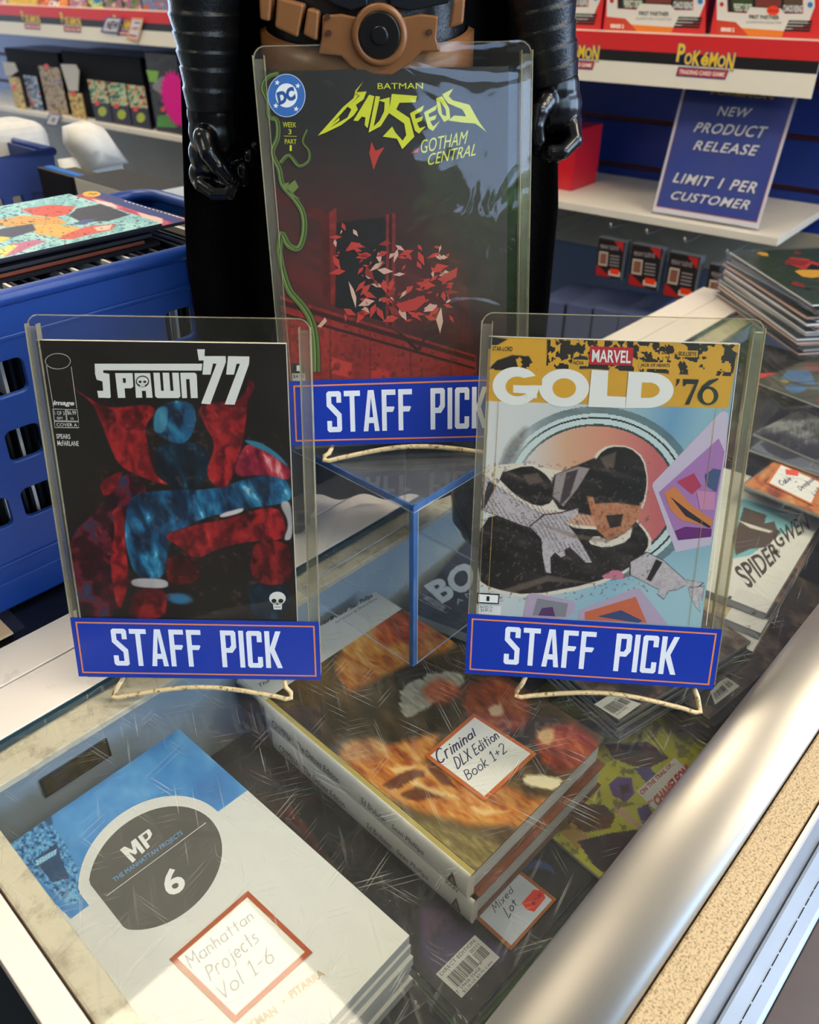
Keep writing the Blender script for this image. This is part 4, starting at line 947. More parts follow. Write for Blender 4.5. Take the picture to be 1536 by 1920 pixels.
# ================================================================== what lies in the case
rnd = random.Random(11)
board_white = mat('comic_edge', '#d9d4c8', .7, noise=.15, scale=200)
def flat(A, B, z, th, depth, side=1, L=None):
    """frame of a flat thing: x from corner A towards corner B (photo px on the plane z), y across by depth; z = 0 at its top"""
    a, b = on_z(*A, z), on_z(*B, z); d = b - a; Lm = np.linalg.norm(d); d /= Lm
    y = np.array([-d[1], d[0], 0]) * side
    if side > 0: M = frame(a, d, y, (0, 0, 1))
    else: M = frame(a + y * depth, d, -y, (0, 0, 1))
    return M, (L or Lm)
def slab(name, label, cat, M, L, D, th, cover, group=None, page='#dcd7ca', mtl=None, round_=.0006, part='front_cover'):
    """a comic or softback lying flat: block of pages with its printed cover on top"""
    Mb = M @ Matrix.Translation((0, 0, -th)); z = th
    m = MB(Mb); m.box(0, L, 0, D, 0, th - .0003, lin(page)); o = m.build(name, MATTE, None, bevel=round_)
    tag(o, label, cat, group)
    if cover:
        m = MB(Mb); m.zt = th; cover(m, L, D, th); m.build(part, mtl or PRINT, o)
    return o
def plain_cover(base, cols, seed, title=None):
    def f(m, L, D, z):
        r = random.Random(seed); m.face([(0, 0, z), (L, 0, z), (L, D, z), (0, D, z)], lin(base))
        for k in range(26):
            cx, cy = r.uniform(.02, L - .02), r.uniform(.02, D - .02); n = r.randint(4, 7); s = r.uniform(.008, .032)
            P = []
            for i in range(n):
                a = 2 * math.pi * i / n + r.uniform(-.3, .3); q = s * r.uniform(.5, 1.2)
                P.append((min(max(cx + q * math.cos(a), .003), L - .003), min(max(cy + q * math.sin(a), .003), D - .003)))
            m.lpoly(P, r.choice(cols), z + (1 + k % 5) * 6e-5)
    return f
def picture(fn, nu, nv):
    def f(m, L, D, z): m.raster(0, L, 0, D, nu, nv, fn, z, z)
    return f
def barcode(m, q, z, seed=1, lay=3, words=None):
    """white box with bars and figures in the photo quad q (TL, TR, BR, BL)"""
    m.poly(q, '#d6d6d4', lay, z); g = m.quadmap(q, z); r = random.Random(seed)
    def bar(u0, u1, v0, v1): m.lpoly([g(u0, v0), g(u1, v0), g(u1, v1), g(u0, v1)], '#26262a', z + (lay + 1) * 8e-5)
    u = .08
    while u < .64: w_ = r.choice((.007, .012, .018)); bar(u, u + w_, .28, .72); u += w_ + r.choice((.007, .011, .016))
    u = .70
    while u < .92: w_ = r.choice((.007, .012, .018)); bar(u, u + w_, .28, .64); u += w_ + r.choice((.008, .012))
    def sub(u0, v0, u1, v1):
        TL, TR, BR, BL = [np.array(p) for p in q]; h = lambda u, v: (1 - v) * ((1 - u) * BL + u * BR) + v * ((1 - u) * TL + u * TR)
        return [tuple(h(u0, v1)), tuple(h(u1, v1)), tuple(h(u1, v0)), tuple(h(u0, v0))]
    for s, b in (words or (('59606 05458', (.1, .17, .62, .25)), ('00111', (.72, .68, .92, .76)))): m.text(s, sub(*b), '#26262a', lay + 1, z)
def note_card(label, M, quad, ztop, border, paper, lines, pen='#22285a', torn=False, extra=None):
    """small price card with a coloured border lying on the plane z = ztop"""
    A = on_z(*quad[0], ztop); Bq = on_z(*quad[1], ztop); d = Bq - A; d /= np.linalg.norm(d)
    F = frame(A, d, (-d[1], d[0], 0), (0, 0, 1))
    m = MB(F); P = [m.px(x, y) for x, y in quad]
    m.prism([tuple(p) for p in P[::-1]], -.0006, 0, lin(border))
    o = m.build('price_card', MATTE, None); tag(o, label, 'price card', None)
    m = MB(F); TL, TR, BR, BL = P
    def ins(k): return [TL + (TR - TL) * k + (BL - TL) * k, TR + (TL - TR) * k + (BR - TR) * k, BR + (BL - BR) * k + (TR - BR) * k, BL + (BR - BL) * k + (TL - BL) * k]
    m.lpoly(ins(.055), paper, .0001)
    for s, q in lines: m.hand(s, q, pen, lay=3)
    if extra: extra(m)
    m.build('written_face', MATTE, o)
    return o

# ---------- six softbacks, white covers with a blue band, at the near end
ZB = -.050
MMp, LMp = flat((336, 1367), (768, 1754), ZB, .04, .168, side=-1)
cm = crop(0, 1280, 1.92)
def mp_cover(m, L, D, z):
    def fn(X, Y):
        x, y = X * 1.92, (Y - 1280) * 1.92; n1 = fbm(x, y, 130, 4); n3 = fbm(x, y, 40, 9)
        img = np.zeros(X.shape + (3,)) + rgb('#d9d7d2')
        blue = ramp(n1 * .9 + .2 * n3, [(0, '#2a5f9c'), (.45, '#3c82c4'), (.75, '#5a9bd4'), (1, '#8cbade')])
        k = inpoly(x, y, [(640, 160), (890, 388), (255, 850), (-60, 560), (20, 540)], 1.5)
        img = img * (1 - k[..., None]) + blue * k[..., None]
        # rough scaly shape with a row of blocks, printed blue on blue at the band's end
        g = inpoly(x, y, [(20, 560), (130, 470), (190, 520), (230, 570), (280, 680), (290, 800), (230, 790), (120, 690)], 3); cel = fbm(x, y, 9, 3, 2)
        img = over(img, g * k * .9, '#3f83bd'); img = over(img, g * k * np.clip((cel - .5) * 6, 0, 1) * .8, '#7ab8e0'); img = over(img, g * k * np.clip((.42 - cel) * 8, 0, 1), '#1d4a78')
        b = inpoly(x, y, [(120, 640), (205, 575), (222, 640), (250, 700), (190, 720)], 2) * k; img = over(img, b * .9, '#1b3d63')
        for i in range(7):
            q = inpoly(x, y, [(128 + i * 11, 640 - i * 6), (138 + i * 11, 634 - i * 6), (142 + i * 10, 654 - i * 6), (133 + i * 10, 660 - i * 6)], 1.5) * k; img = over(img, q, '#9ccdea')
        e = inpoly(x, y, [(150, 480), (185, 480), (190, 510), (170, 520)], 3) * k; img = over(img, e * .6, '#16324f')
        return img
    m.raster(0, L, 0, D, 300, 200, fn, z, z)
    def ring(a0, a1, grow): 
        ex, ey = cm((560, 668))[0]; a = R(-38); P = []
        for k in range(60):
            t = 2 * math.pi * k / 60; u, v = (265 + grow) * math.cos(t), (193 + grow) * math.sin(t)
            P.append((560 + u * math.cos(a) - v * math.sin(a), 668 + u * math.sin(a) + v * math.cos(a)))
        return P
    # white oval with a grey one inside, cut straight on its lower left side
    def clip(P, cut):
        out = []
        for x, y in P:
            dd = (x - cut[0]) * cut[2] + (y - cut[1]) * cut[3]
            if dd < 0: x, y = x - dd * cut[2], y - dd * cut[3]
            out.append((x, y))
        return out
    nx, ny = .788, -.615
    m.poly(cm(*clip(ring(0, 0, 38), (296, 770, nx, ny))), '#d9d7d2', 2, z)
    m.poly(cm(*clip(ring(0, 0, 0), (376, 792, nx, ny))), '#57534e', 3, z)
    P_, b_ = block('MP'); m.shapes(P_, cm((432, 603), (537, 526), (562, 570), (478, 650)), '#e4e2de', 5, z, b_)
    m.text('THE MANHATTAN PROJECTS', cm((405, 706), (652, 533), (662, 550), (417, 724)), '#6ea6dc', 5, z)
    m.line(cm((384, 769), (742, 505)), 1.0, '#e4e2de', 5, z)
    m.text('6', cm((570, 697), (635, 655), (677, 738), (612, 778)), '#e4e2de', 5, z, bold=.03)
    m.text('HICKMAN', cm((830, 1262), (985, 1165), (1004, 1190), (850, 1290)), '#c2a98a', 5, z, bold=.03)
    m.text('PITARRA', cm((1035, 1115), (1155, 1030), (1172, 1052), (1052, 1140)), '#c2a98a', 5, z, bold=.03)
    m.ell(*cm((1022, 1148))[0], 2.6, 2.4, '#c2a98a', 5, z)
vol_names = ['topmost white softback with blue band and grey oval in the pile of six', 'second white softback from the top of the pile of six', 'third white softback from the top of the pile of six',
             'fourth white softback from the top of the pile of six', 'fifth white softback from the top of the pile of six', 'bottom white softback of the pile of six']
for k, nm in enumerate(vol_names):
    th = .0102; dx, dy = (0, 0) if k == 0 else (rnd.uniform(-.001, .004), rnd.uniform(-.002, .002))
    M = MMp @ Matrix.Translation((dx, dy, -k * (th + .0004)))
    o = slab('paperback_book', nm, 'book', M, LMp, .168, th, mp_cover if k == 0 else (lambda m, L, D, z: m.face([(0, 0, z), (L, 0, z), (L, D, z), (0, D, z)], lin('#d4d2ce'))), 'white softbacks in the case', page='#c3ccd6')
    m = MB(M @ Matrix.Translation((0, 0, -th))); m.box(-.0004, L_ if False else LMp + .0003, -.0006, -.0001, .0002, th, lin('#dcdcdc')); m.build('spine', PRINT, o)
def mp_lines():
    return [('Manhattan', cm((665, 985), (895, 818), (915, 850), (690, 1030))), ('Projects', cm((738, 1025), (905, 885), (935, 930), (760, 1075))), ('Vol 1-6', cm((775, 1095), (965, 950), (990, 1000), (800, 1145)))]
note_card('price card with red brown border and writing paled as if under glare on the white softbacks', None, [(318, 1798), (465, 1670), (586, 1785), (440, 1918)], ZB + .0011, '#b0532c', '#e8e4da', mp_lines(), pen='#8a93a0')  # pale pen colour paints the ceiling light's glare over the writing

# ---------- two hardbacks with white spines
ZH = -.070
thk = .0298
MC1, WH = flat((885, 1640), (1135, 1385), ZH, .02, .283, side=1)
HL_ = .283
cc = crop(400, 1200, 1.92)
def paint(X, Y):
    x, y = (X - 400) * 1.92, (Y - 1200) * 1.92
    n1 = fbm(x, y, 160, 2); n2 = fbm(x * .7 + y * .7, (y - x) * 1.6, 70, 5); n3 = fbm(x * .5 + y * .6, (y - x * .8) * 2.2, 26, 8, 3)
    img = ramp(n1 * .6 + n2 * .45, [(0, '#1d1812'), (.4, '#3a3020'), (.6, '#54432a'), (.85, '#6e5226'), (1, '#8a6a34')])
    warm = ramp(n2 * .75 + n3 * .35, [(0, '#5c2410'), (.3, '#9c4a1c'), (.5, '#c8772e'), (.7, '#e0a050'), (.9, '#f0cf8c'), (1, '#f8e8c0')])
    red = ramp(n2 * .7 + n3 * .4, [(0, '#4a140c'), (.4, '#96341c'), (.65, '#c8552c'), (.9, '#e09058'), (1, '#f0c090')])
    def put(P, c, a=.95, soft=14):
        nonlocal img
        k = inpoly(x + 26 * (n3 - .5), y + 26 * (n2 - .5), sm(P), soft) * a; img = img * (1 - k[..., None]) + (rgb(c) if isinstance(c, str) else c) * k[..., None]
    put([(430, 60), (560, -80), (760, -130), (880, -90), (880, 30), (760, 60), (640, 120), (520, 170), (480, 190)], warm)
    put([(560, -60), (700, -110), (820, -60), (700, 0), (600, 40)], red)
    put([(640, 110), (760, 90), (860, 130), (880, 190), (780, 240), (680, 230)], '#17120e', .8)
    put([(665, 190), (720, 140), (860, 105), (912, 125), (890, 170), (760, 250), (700, 290), (675, 260)], rgb('#a8a08c') * (.75 + .5 * n3[..., None]), 1, 5)
    put([(740, 180), (800, 140), (860, 150), (900, 200), (800, 240)], red, .8)
    put([(900, 150), (1060, 130), (1150, 230), (1120, 330), (1000, 320), (900, 260)], red, .7)
    put([(985, 240), (1040, 225), (1050, 270), (1000, 280)], '#e8d4b0', .8, 6)
    put([(1160, 330), (1260, 290), (1400, 360), (1380, 440), (1250, 480), (1170, 430)], red)
    put([(1165, 330), (1220, 310), (1230, 370), (1180, 380)], '#f0c88c', .9, 8)
    put([(820, 480), (900, 430), (1130, 560), (1240, 580), (1140, 700), (1000, 640), (900, 560)], warm, .8)
    put([(1110, 490), (1180, 480), (1265, 500), (1240, 545), (1150, 530)], '#efe4c0', .95, 6)
    put([(415, 430), (520, 340), (620, 370), (700, 360), (820, 330), (800, 420), (680, 480), (620, 560), (590, 540), (500, 500)], warm)
    put([(580, 500), (640, 430), (760, 440), (840, 470), (900, 520), (960, 580), (1120, 600), (1040, 680), (880, 660), (720, 610), (620, 570)], warm)
    for P in ([(600, 520), (700, 465), (780, 480), (700, 520), (640, 545)], [(660, 560), (760, 520), (860, 560), (800, 570), (720, 580)], [(760, 450), (830, 470), (880, 530), (820, 520)]): put(P, '#3a140a', .65, 6)
    for P in ([(640, 450), (740, 455), (700, 470), (650, 490)], [(700, 520), (800, 525), (900, 580), (820, 560)], [(920, 590), (1020, 620), (1080, 610), (960, 640)]): put(P, '#f4d294', .8, 8)
    put([(600, 600), (1000, 700), (1090, 780), (940, 850), (780, 720)], ramp(n3, [(0, '#5a5128'), (.5, '#8a7a48'), (1, '#c0ac74')]), .85, 20)
    put([(420, 380), (480, 330), (640, 350), (600, 430), (450, 450)], rgb('#c9c0ac') * (.8 + .3 * n3[..., None]), .35 , 20)
    return img
def hard_cover(m, L, D, z):
    m.raster(.0035, L, 0, D, 220, 330, paint, z, z)
    m.lpoly([(-.0005, 0), (.0038, 0), (.0038, D), (-.0005, D)], '#b7a45c', z + 3e-5)
    # white strip with the names at the head of the cover
    q = crop(560, 800, 4)
    m.lpoly([(0, D - .040), (L, D - .056 + .016), (L, D), (0, D)], '#dcdad4', z + 1e-4)
    m.text('Ed Brubaker Sean Phillips', [(606, 1165), (697, 1112), (700, 1122), (609, 1173)], '#2c2a2c', 4, z, bold=.03, shear=.2)
    m.text('Introduction by Dave Gibbons', [(628, 1166), (706, 1120), (708, 1125), (631, 1171)], '#4a484a', 4, z, shear=.2)
    m.text('The', cc((160, 160), (200, 140), (204, 150), (168, 172)), '#3a3a3e', 4, z, shear=.2)
def hard_book(M, label, top):
    """case-bound book: boards, round spine, page block"""
    o = thing('hardcover_book', label, 'book', M @ Matrix.Translation((0, 0, -thk)), 'white spined hardbacks')
    F = o.matrix_world; L, D = WH, HL_
    m = MB(F); m.box(.004, L - .003, .003, D - .003, .0022, thk - .0022, lin('#d8d6d4'), sides=[lin('#cfd2d8')] * 4)
    for i in range(5): m.box(.004, L - .0029, .0028, D - .0028, .004 + i * .0035, .0042 + i * .0035, lin('#a9aeb8'))
    m.build('page_block', MATTE, o)
    m = MB(F); m.box(0, L, 0, D, 0, .0021, lin('#6a3a22') if top else lin('#5c3424')); m.build('back_board', PRINT, o, bevel=.0005)
    m = MB(F); m.box(0, L, 0, D, thk - .0021, thk - .0001, lin('#7a4a2a')); b = m.build('front_board', PRINT, o, bevel=.0005)
    m = MB(F)
    if top: hard_cover(m, L, D, thk)
    else: m.face([(0, 0, thk), (L, 0, thk), (L, D, thk), (0, D, thk)], lin('#8a4a2c'))
    m.build('dust_jacket', GLOSSY, o)
    # rounded white spine along x = 0
    m = MB(F); P = [(.0042, 0)] + [(-.0042 * math.cos(R(a)) - .0004, thk / 2 + thk / 2 * math.sin(R(a))) for a in range(-90, 91, 12)] + [(.0042, thk)]
    n = len(P); vs = [(x, y, z) for y in (.0003, D - .0003) for x, z in P]
    m.mesh(vs, [(i, n + i, n + i + 1, i + 1) for i in range(n - 1)] + [tuple(range(n)), tuple(range(n, 2 * n))[::-1]], lin('#e6e2da'))
    sp = m.build('spine', GLOSSY, o, smooth=False)
    # lettering stands on the spine's flat face; a frame looking along +x
    SF = F @ frame((-.0049, 0, 0), (0, -1, 0), (0, 0, 1), (-1, 0, 0))
    m = MB(SF)
    def put(s, a, b, h0, h1, col='#3a3a3e', **k):
        vs, fs = glyphs(s, **k); m.mesh([(a + (b - a) * x, thk * (h0 + (h1 - h0) * y), 1e-4) for x, y in vs], fs, lin(col))
    put('CRIMINAL', -(D - .054), -(D - .085), .32, .66); put('The Deluxe Edition', -(D - .088), -(D - .143), .34, .64, shear=.25)
    put('Ed Brubaker', -.113, -.083, .36, .64, shear=.25); put('Sean Phillips', -.078, -.043, .36, .64, shear=.25)
    m.lpoly([(-.019, thk * .3), (-.009, thk * .3), (-.0145, thk * .78)], '#3a342c', 1.2e-4); m.lpoly([(-.0165, thk * .36), (-.0115, thk * .36), (-.0145, thk * .6)], '#a8824a', 1.6e-4)
    put('ICON', -.0205, -.0085, .10, .24, bold=.03)
    m.lpoly([(-D + .001, .001), (-D + .044, .001), (-D + .036, thk - .001), (-D + .001, thk - .001)], '#3a3046' if top else '#6a4a4e', 1.2e-4)
    for i in range(5): m.lpoly([(-D + .034 + i * .0022, .002), (-D + .0352 + i * .0022, .002), (-D + .0352 + i * .0022, thk - .002), (-D + .034 + i * .0022, thk - .002)], '#24222c' , 1.4e-4)
    A = np.array(F.inverted() @ SF); v = np.array(m.v) @ A[:3, :3].T + A[:3, 3]; m.v = [tuple(p) for p in v.tolist()]
    m.build('spine_lettering', PRINT, o)
    return o
# x of the frame runs along the foot edge from the spine corner, y along the spine
hard_book(MC1, 'upper hardback with painted brown cover and long white spine', True)
hard_book(MC1 @ Matrix.Translation((.0015, -.004, -thk - .0006)), 'lower hardback with white spine beneath the painted one', False)
note_card('price card with orange border and blue handwriting on the painted hardback', None, [(796, 1417), (889, 1337), (1007, 1413), (909, 1503)], ZH + .0012, '#c9682e', '#f0eeea',
          [('Criminal', cc((798, 400), (935, 318), (945, 345), (812, 450))), ('DLX Edition', cc((865, 425), (1012, 325), (1030, 352), (880, 465))), ('Book 1+2', cc((902, 472), (1040, 370), (1058, 402), (918, 505)))], pen='#2c3468')

# ---------- bagged lot with a barcode at the near right
ZL = -.1395
bagm = clear_mat('comic_bag', '#fcfcfc', 1.38, .08, haze=.01, bump=.12, bscale=40)
def bag(o, M, L, D, th, grow=.003):
    m = MB(M @ Matrix.Translation((0, 0, -th))); m.box(-grow, L + grow, -grow, D + grow, -.0002, th + .0006); return m.build('plastic_bag', bagm, o)
MLt, LLt = flat((880, 1915), (1118, 1635), ZL, .003, .168, side=1, L=.259)
clt = crop(700, 1580, 3.491)
def lot_cover(m, L, D, z):
    def fn(X, Y):
        x, y = (X - 700) * 3.491, (Y - 1580) * 3.491; n1 = fbm(x, y, 160, 2); n2 = fbm(x, y, 50, 7)
        img = np.zeros(X.shape + (3,)) + rgb('#131417')
        k = inpoly(x, y, [(310, 430), (400, 400), (560, 520), (900, 700), (860, 800), (560, 860), (420, 900), (300, 790)], 30) ; img = over(img, k * (.5 + .5 * n1), '#4a3d6a')
        k = inpoly(x, y, [(310, 430), (500, 440), (520, 560), (330, 640)], 30); img = over(img, k * .7, '#6a4468')
        k = inell(x, y, 1080, 190, 110, 75, 15, 6); img = over(img, k, '#2f4a86'); k = inell(x, y, 1100, 240, 120, 70, 15, 8); img = over(img, k, '#14161c')
        return over(img, np.clip((n2 - .62) * 4, 0, .5), '#22242c')
    m.raster(0, L, 0, D, 130, 90, fn, z, z)
    barcode(m, clt((410, 862), (665, 605), (828, 752), (578, 1018)), z, 3, words=(('59606 05458', (.12, .16, .62, .26)), ('00111', (.71, .68, .92, .78)), ('DIRECT EDITION', (.05, .84, .92, .95)), ('$2.25 US $3.75 CAN', (.1, .03, .85, .12)), ('7', (.01, .14, .05, .25)), ('9', (.66, .24, .70, .34))))
# the lot is five bagged comics deep
lot_labels = ['topmost dark comic with purple haze and a white barcode box', 'second dark comic under the barcode comic by the silver tube', 'third comic under the barcode comic by the silver tube', 'lowest comic under the barcode comic by the silver tube']
for k, nm in enumerate(lot_labels):
    M = MLt @ Matrix.Translation((0 if k == 0 else (-.003 - .002 * k), 0 if k == 0 else -.002 * k, -k * .0042)) @ Matrix.Rotation(0 if k == 0 else -.02 * k, 4, 'Z')
    o = slab('comic_book', nm, 'comic book', M, LLt, .168, .0032, lot_cover if k == 0 else plain_cover(['#23252c', '#4a7a2a', '#3a3450'][k - 1], ['#5a8a34', '#44406a', '#2a2a30'], k), 'comics of the mixed lot', page='#c9d6e2')
    bag(o, M @ Matrix.Translation((0, 0, 0)), LLt, .168, .0032)
def sticker(m):
    m.poly([(978, 1694), (1001, 1668), (1018, 1671), (1023, 1684), (1002, 1710), (988, 1706)], '#e8402e', 4); m.text('$75.00', [(996, 1692), (1013, 1674), (1018, 1680), (1001, 1699)], '#4a1a1a', 5, bold=.02)
note_card('pale price card with orange border and red price sticker on the mixed lot', None, [(882, 1712), (968, 1626), (1044, 1686), (958, 1782)], ZL + .0022, '#a8622e', '#cdd4e4',
          [('Mixed', clt((775, 410), (895, 285), (918, 318), (800, 460))), ('Lot', clt((850, 430), (915, 370), (940, 400), (888, 495)))], pen='#262c5a', extra=sticker)

# ---------- more comics under and around these
def art_swirl(base, a, b):
    return lambda X, Y: ramp(fbm(X * 1.0 + Y * .4, Y * 1.5 - X * .6, 45, 3) * .9 + fbm(X, Y, 14, 6) * .2, [(0, base), (.45, base), (.55, a), (.7, b), (1, base)])
def loose(A, B, z, th, depth, side, label, cover, group='comics lying in the case', L=None, page='#cfcabd', bagged=True, name='comic_book', cat='comic book', mtl=None):
    M, Lm = flat(A, B, z, th, depth, side, L)
    o = slab(name, label, cat, M, Lm, depth, th, cover, group, page, mtl)
    if bagged: bag(o, M, Lm, depth, th, .002)
    return M, Lm, o
def ember(X, Y):
    n1 = fbm(X, Y * 1.0, 60, 2); img = ramp(n1, [(0, '#101012'), (.5, '#1b1a1a'), (1, '#3a3028')])
    for cx, cy, r_ in ((725, 1665, 24), (757, 1715, 17), (690, 1625, 22), (780, 1780, 18), (640, 1560, 20)):
        k = inell(X, Y, cx, cy, r_, r_ * .8, 30, 2); img = over(img, k, '#b06c30'); k = inell(X, Y, cx - 4, cy - 3, r_ * .95, r_ * .5, 40, 2); img = over(img, k, '#2a1c14')
    k = inpoly(X, Y, [(560, 1500), (680, 1600), (640, 1640), (520, 1520)], 14); img = over(img, k * .7, '#6a2a24')
    return img
loose((800, 1875), (470, 1400), -.1175, .003, .168, 1, 'dark comic with orange embers between the softbacks and hardbacks', picture(ember, 150, 90), L=.262)
def yellow_case(X, Y):
    x, y = (X - 760) * 1.979, (Y - 1340) * 1.979; n = fbm(x, y, 30, 4)
    img = np.zeros(X.shape + (3,)) + rgb('#b9b62c')
    def put(P, c, s=1.5):
        nonlocal img
        img = over(img, inpoly(x, y, P, s), c)
    put([(740, 110), (900, 100), (980, 160), (900, 200), (840, 190), (770, 160)], '#4a2a22'); put([(800, 120), (860, 105), (890, 140), (820, 160)], '#1c1c1e')
    put([(755, 260), (790, 230), (840, 235), (850, 290), (820, 325), (770, 300)], '#5a3f86'); put([(795, 262), (830, 258), (835, 285), (805, 295)], '#1d1a22')
    put([(600, 380), (660, 330), (740, 335), (780, 380), (760, 420), (660, 440), (600, 420)], '#5c3424'); put([(560, 420), (620, 400), (700, 470), (640, 500)], '#b08a34')
    put([(640, 470), (760, 440), (900, 420), (960, 470), (760, 600), (700, 560)], '#2a1620'); put([(770, 350), (800, 340), (860, 400), (880, 430), (830, 400)], '#c89a7a'); put([(860, 350), (900, 330), (930, 390), (880, 410)], '#4f3a7c')
    put([(850, 200), (900, 190), (950, 240), (900, 260)], '#4f3a7c')
    return over(img, np.clip((n - .6) * 5, 0, .5), '#3a3418')
def yellow_cover(m, L, D, z):
    m.raster(0, L, 0, D, 150, 110, yellow_case, z, z)
    c_ = crop(760, 1340, 1.979)
    m.poly(c_((858, 285), (1000, 160), (1068, 225), (935, 362)), '#d8d4d4', 3, z)
    m.text('ON THE TRAIL OF...', c_((868, 285), (990, 172), (1001, 184), (880, 300)), '#b0322c', 5, z, bold=.03); m.text('the', c_((896, 325), (912, 310), (920, 320), (904, 335)), '#b0322c', 5, z, bold=.02)
    m.text('CHAMELEON!', c_((915, 312), (1042, 180), (1066, 218), (938, 345)), '#c0352e', 5, z, bold=.06)
loose((1125, 1645), (1330, 1432), -.1335, .004, .168, 1, 'yellow comic with a red and white title box by the silver tube', yellow_cover, L=.259)
# stack of bagged back issues beside the hardbacks
def dark_bar(q, seed, base):
    def f(m, L, D, z):
        m.raster(0, L, 0, D, 60, 60, art_swirl(base, '#4a3a34', '#7a6a5c'), z, z); barcode(m, q, z, seed)
    return f
stA = crop(980, 1260, 3.339)
for k in range(6):
    sh = 0 if k == 0 else rnd.uniform(-.002, .003)
    A, B = (1163, 1350), (1275, 1283)
    M, L = flat(A, B, -.066, .003, .168, 1, .178); M = M @ Matrix.Translation((sh, -sh, -k * .0052))
    o = slab('comic_book', ['topmost', 'second', 'third', 'fourth', 'fifth', 'lowest'][k] + ' bagged comic in the neat pile right of the painted hardback', 'comic book', M, L, .168, .0036,
             dark_bar(stA((448, 203), (560, 135), (742, 200), (605, 300)), 8, '#26282c') if k == 0 else plain_cover('#2a2c30', ['#44484c', '#6a6e74'], 20 + k), 'bagged back issues in the case', page='#8f98a6')
    bag(o, M, L, .168, .0036, .0015)
for k in range(9):
    A, B = (1332, 1345), (1437, 1255)
    M, L = flat(A, B, -.098, .003, .168, 1, .26); M = M @ Matrix.Translation((rnd.uniform(-.010, .006) if k else 0, rnd.uniform(-.012, .002) if k else 0, -k * .0056)) @ Matrix.Rotation(rnd.uniform(-.06, .06) if k else 0, 4, 'Z')
    o = slab('comic_book', ['topmost', 'second', 'third', 'fourth', 'fifth', 'sixth', 'seventh', 'eighth', 'lowest'][k] + ' bagged comic in the untidy pile under the right easel foot', 'comic book', M, L, .168, .0036,
             dark_bar(stA((1175, 125), (1265, 25), (1360, 88), (1205, 205)), 9, '#3a3a3a') if k == 0 else plain_cover('#2b2a2c', ['#5a564e', '#8a8478', '#3a3a48'], 30 + k), 'bagged back issues in the case', page=rnd.choice(('#b9b4a6', '#6a6660', '#d2cec2', '#3c3a3a')))
    bag(o, M, L, .168, .0036, .003)
# dark blue book behind the riser's foot
def bone_cover(m, L, D, z):
    m.raster(0, L, 0, D, 60, 40, art_swirl('#1c2230', '#27304a', '#222838'), z, z)
    q = crop(560, 800, 4)
    m.text('BO', q((935, 1195), (1290, 985), (1330, 1200), (1080, 1330)), '#b9c2cc', 4, z, bold=.04); m.text('A N', q((1170, 1310), (1290, 1225), (1310, 1255), (1190, 1340)), '#9aa4ae', 4, z)
    m.line(q((785, 1240), (830, 1210), (1145, 1365), (1105, 1398)), .8, '#9aa4ae', 4, z, closed=True); m.text('VERTIGO', q((930, 1290), (965, 1268), (1110, 1362), (1080, 1388)), '#9aa4ae', 4, z, bold=.02)
loose((762, 1146), (842, 1054), -.1, .012, .168, -1, 'dark blue book with large grey letters seen through the riser', bone_cover, L=.17, bagged=False, name='paperback_book', cat='book')
# three white numbered softbacks fanned out
sg = crop(1280, 860, 3.309)
def spider_cover(m, L, D, z):
    def fn(X, Y):
        x, y = (X - 1280) * 3.309, (Y - 860) * 3.309
        img = np.zeros(X.shape + (3,)) + rgb('#dcdad6')
        img = over(img, inpoly(x, y, [(350, 240), (740, 360), (700, 420), (560, 500), (420, 600), (310, 620), (330, 420)], 3), '#7cb8c4')
        img = over(img, inpoly(x, y, [(380, 300), (520, 350), (510, 400), (570, 390), (600, 470), (520, 550), (420, 560), (330, 600), (310, 480), (350, 400)], 3), '#5a4c44')
        img = over(img, inpoly(x, y, [(340, 380), (420, 430), (540, 460), (560, 450), (430, 410)], 3), '#d8d4d0')
        img = over(img, inpoly(x, y, [(285, 850), (420, 890), (330, 1060), (250, 1040)], 3), '#4a443e')
        return img
    m.raster(0, L, 0, D, 130, 90, fn, z, z)
    m.text('SPIDER', sg((300, 690), (560, 520), (610, 610), (420, 810)), '#4a443e', 4, z, bold=.02, shear=.2); m.text('GWEN', sg((545, 470), (760, 330), (800, 430), (600, 560)), '#4a443e', 4, z, bold=.02, shear=.2)
    ex, ey = sg((580, 578))[0]
    for a in range(0, 180, 30): m.line([(ex - 8 * math.cos(R(a)), ey - 7 * math.sin(R(a))), (ex + 8 * math.cos(R(a)), ey + 7 * math.sin(R(a)))], 1, '#4a443e', 5, z)
    m.ell(ex, ey, 3, 3, '#4a443e', 5, z)
for k, (A, B, nn, tq) in enumerate((((1437, 1150), (1536, 985), '1', sg((428, 950), (452, 950), (452, 968), (428, 968))), ((1427, 1187), (1530, 1010), '2', sg((398, 1036), (424, 1036), (424, 1058), (398, 1058))), ((1412, 1222), (1520, 1035), '3', sg((352, 1134), (380, 1134), (380, 1158), (352, 1158))))):
    def cov(m, L, D, z, k=k, nn=nn, tq=tq):
        if k == 0: spider_cover(m, L, D, z)
        else: m.raster(0, L, 0, D, 40, 30, art_swirl('#3c3430', '#8a5a48', '#b8a888'), z, z)
        m.lpoly([(0, 0), (.024, 0), (.024, .036), (0, .036)], '#d4d2d0', z + 9e-5); m.text(nn, tq, '#4a4644', 4, z)
    loose(A, B, -.0625 - k * .0092, .0085, .168, 1, 'white softback numbered %s in the fanned trio beside the right holder' % nn, cov, 'numbered white softbacks', L=.258, page='#b8bcc4', bagged=False, name='paperback_book', cat='book')
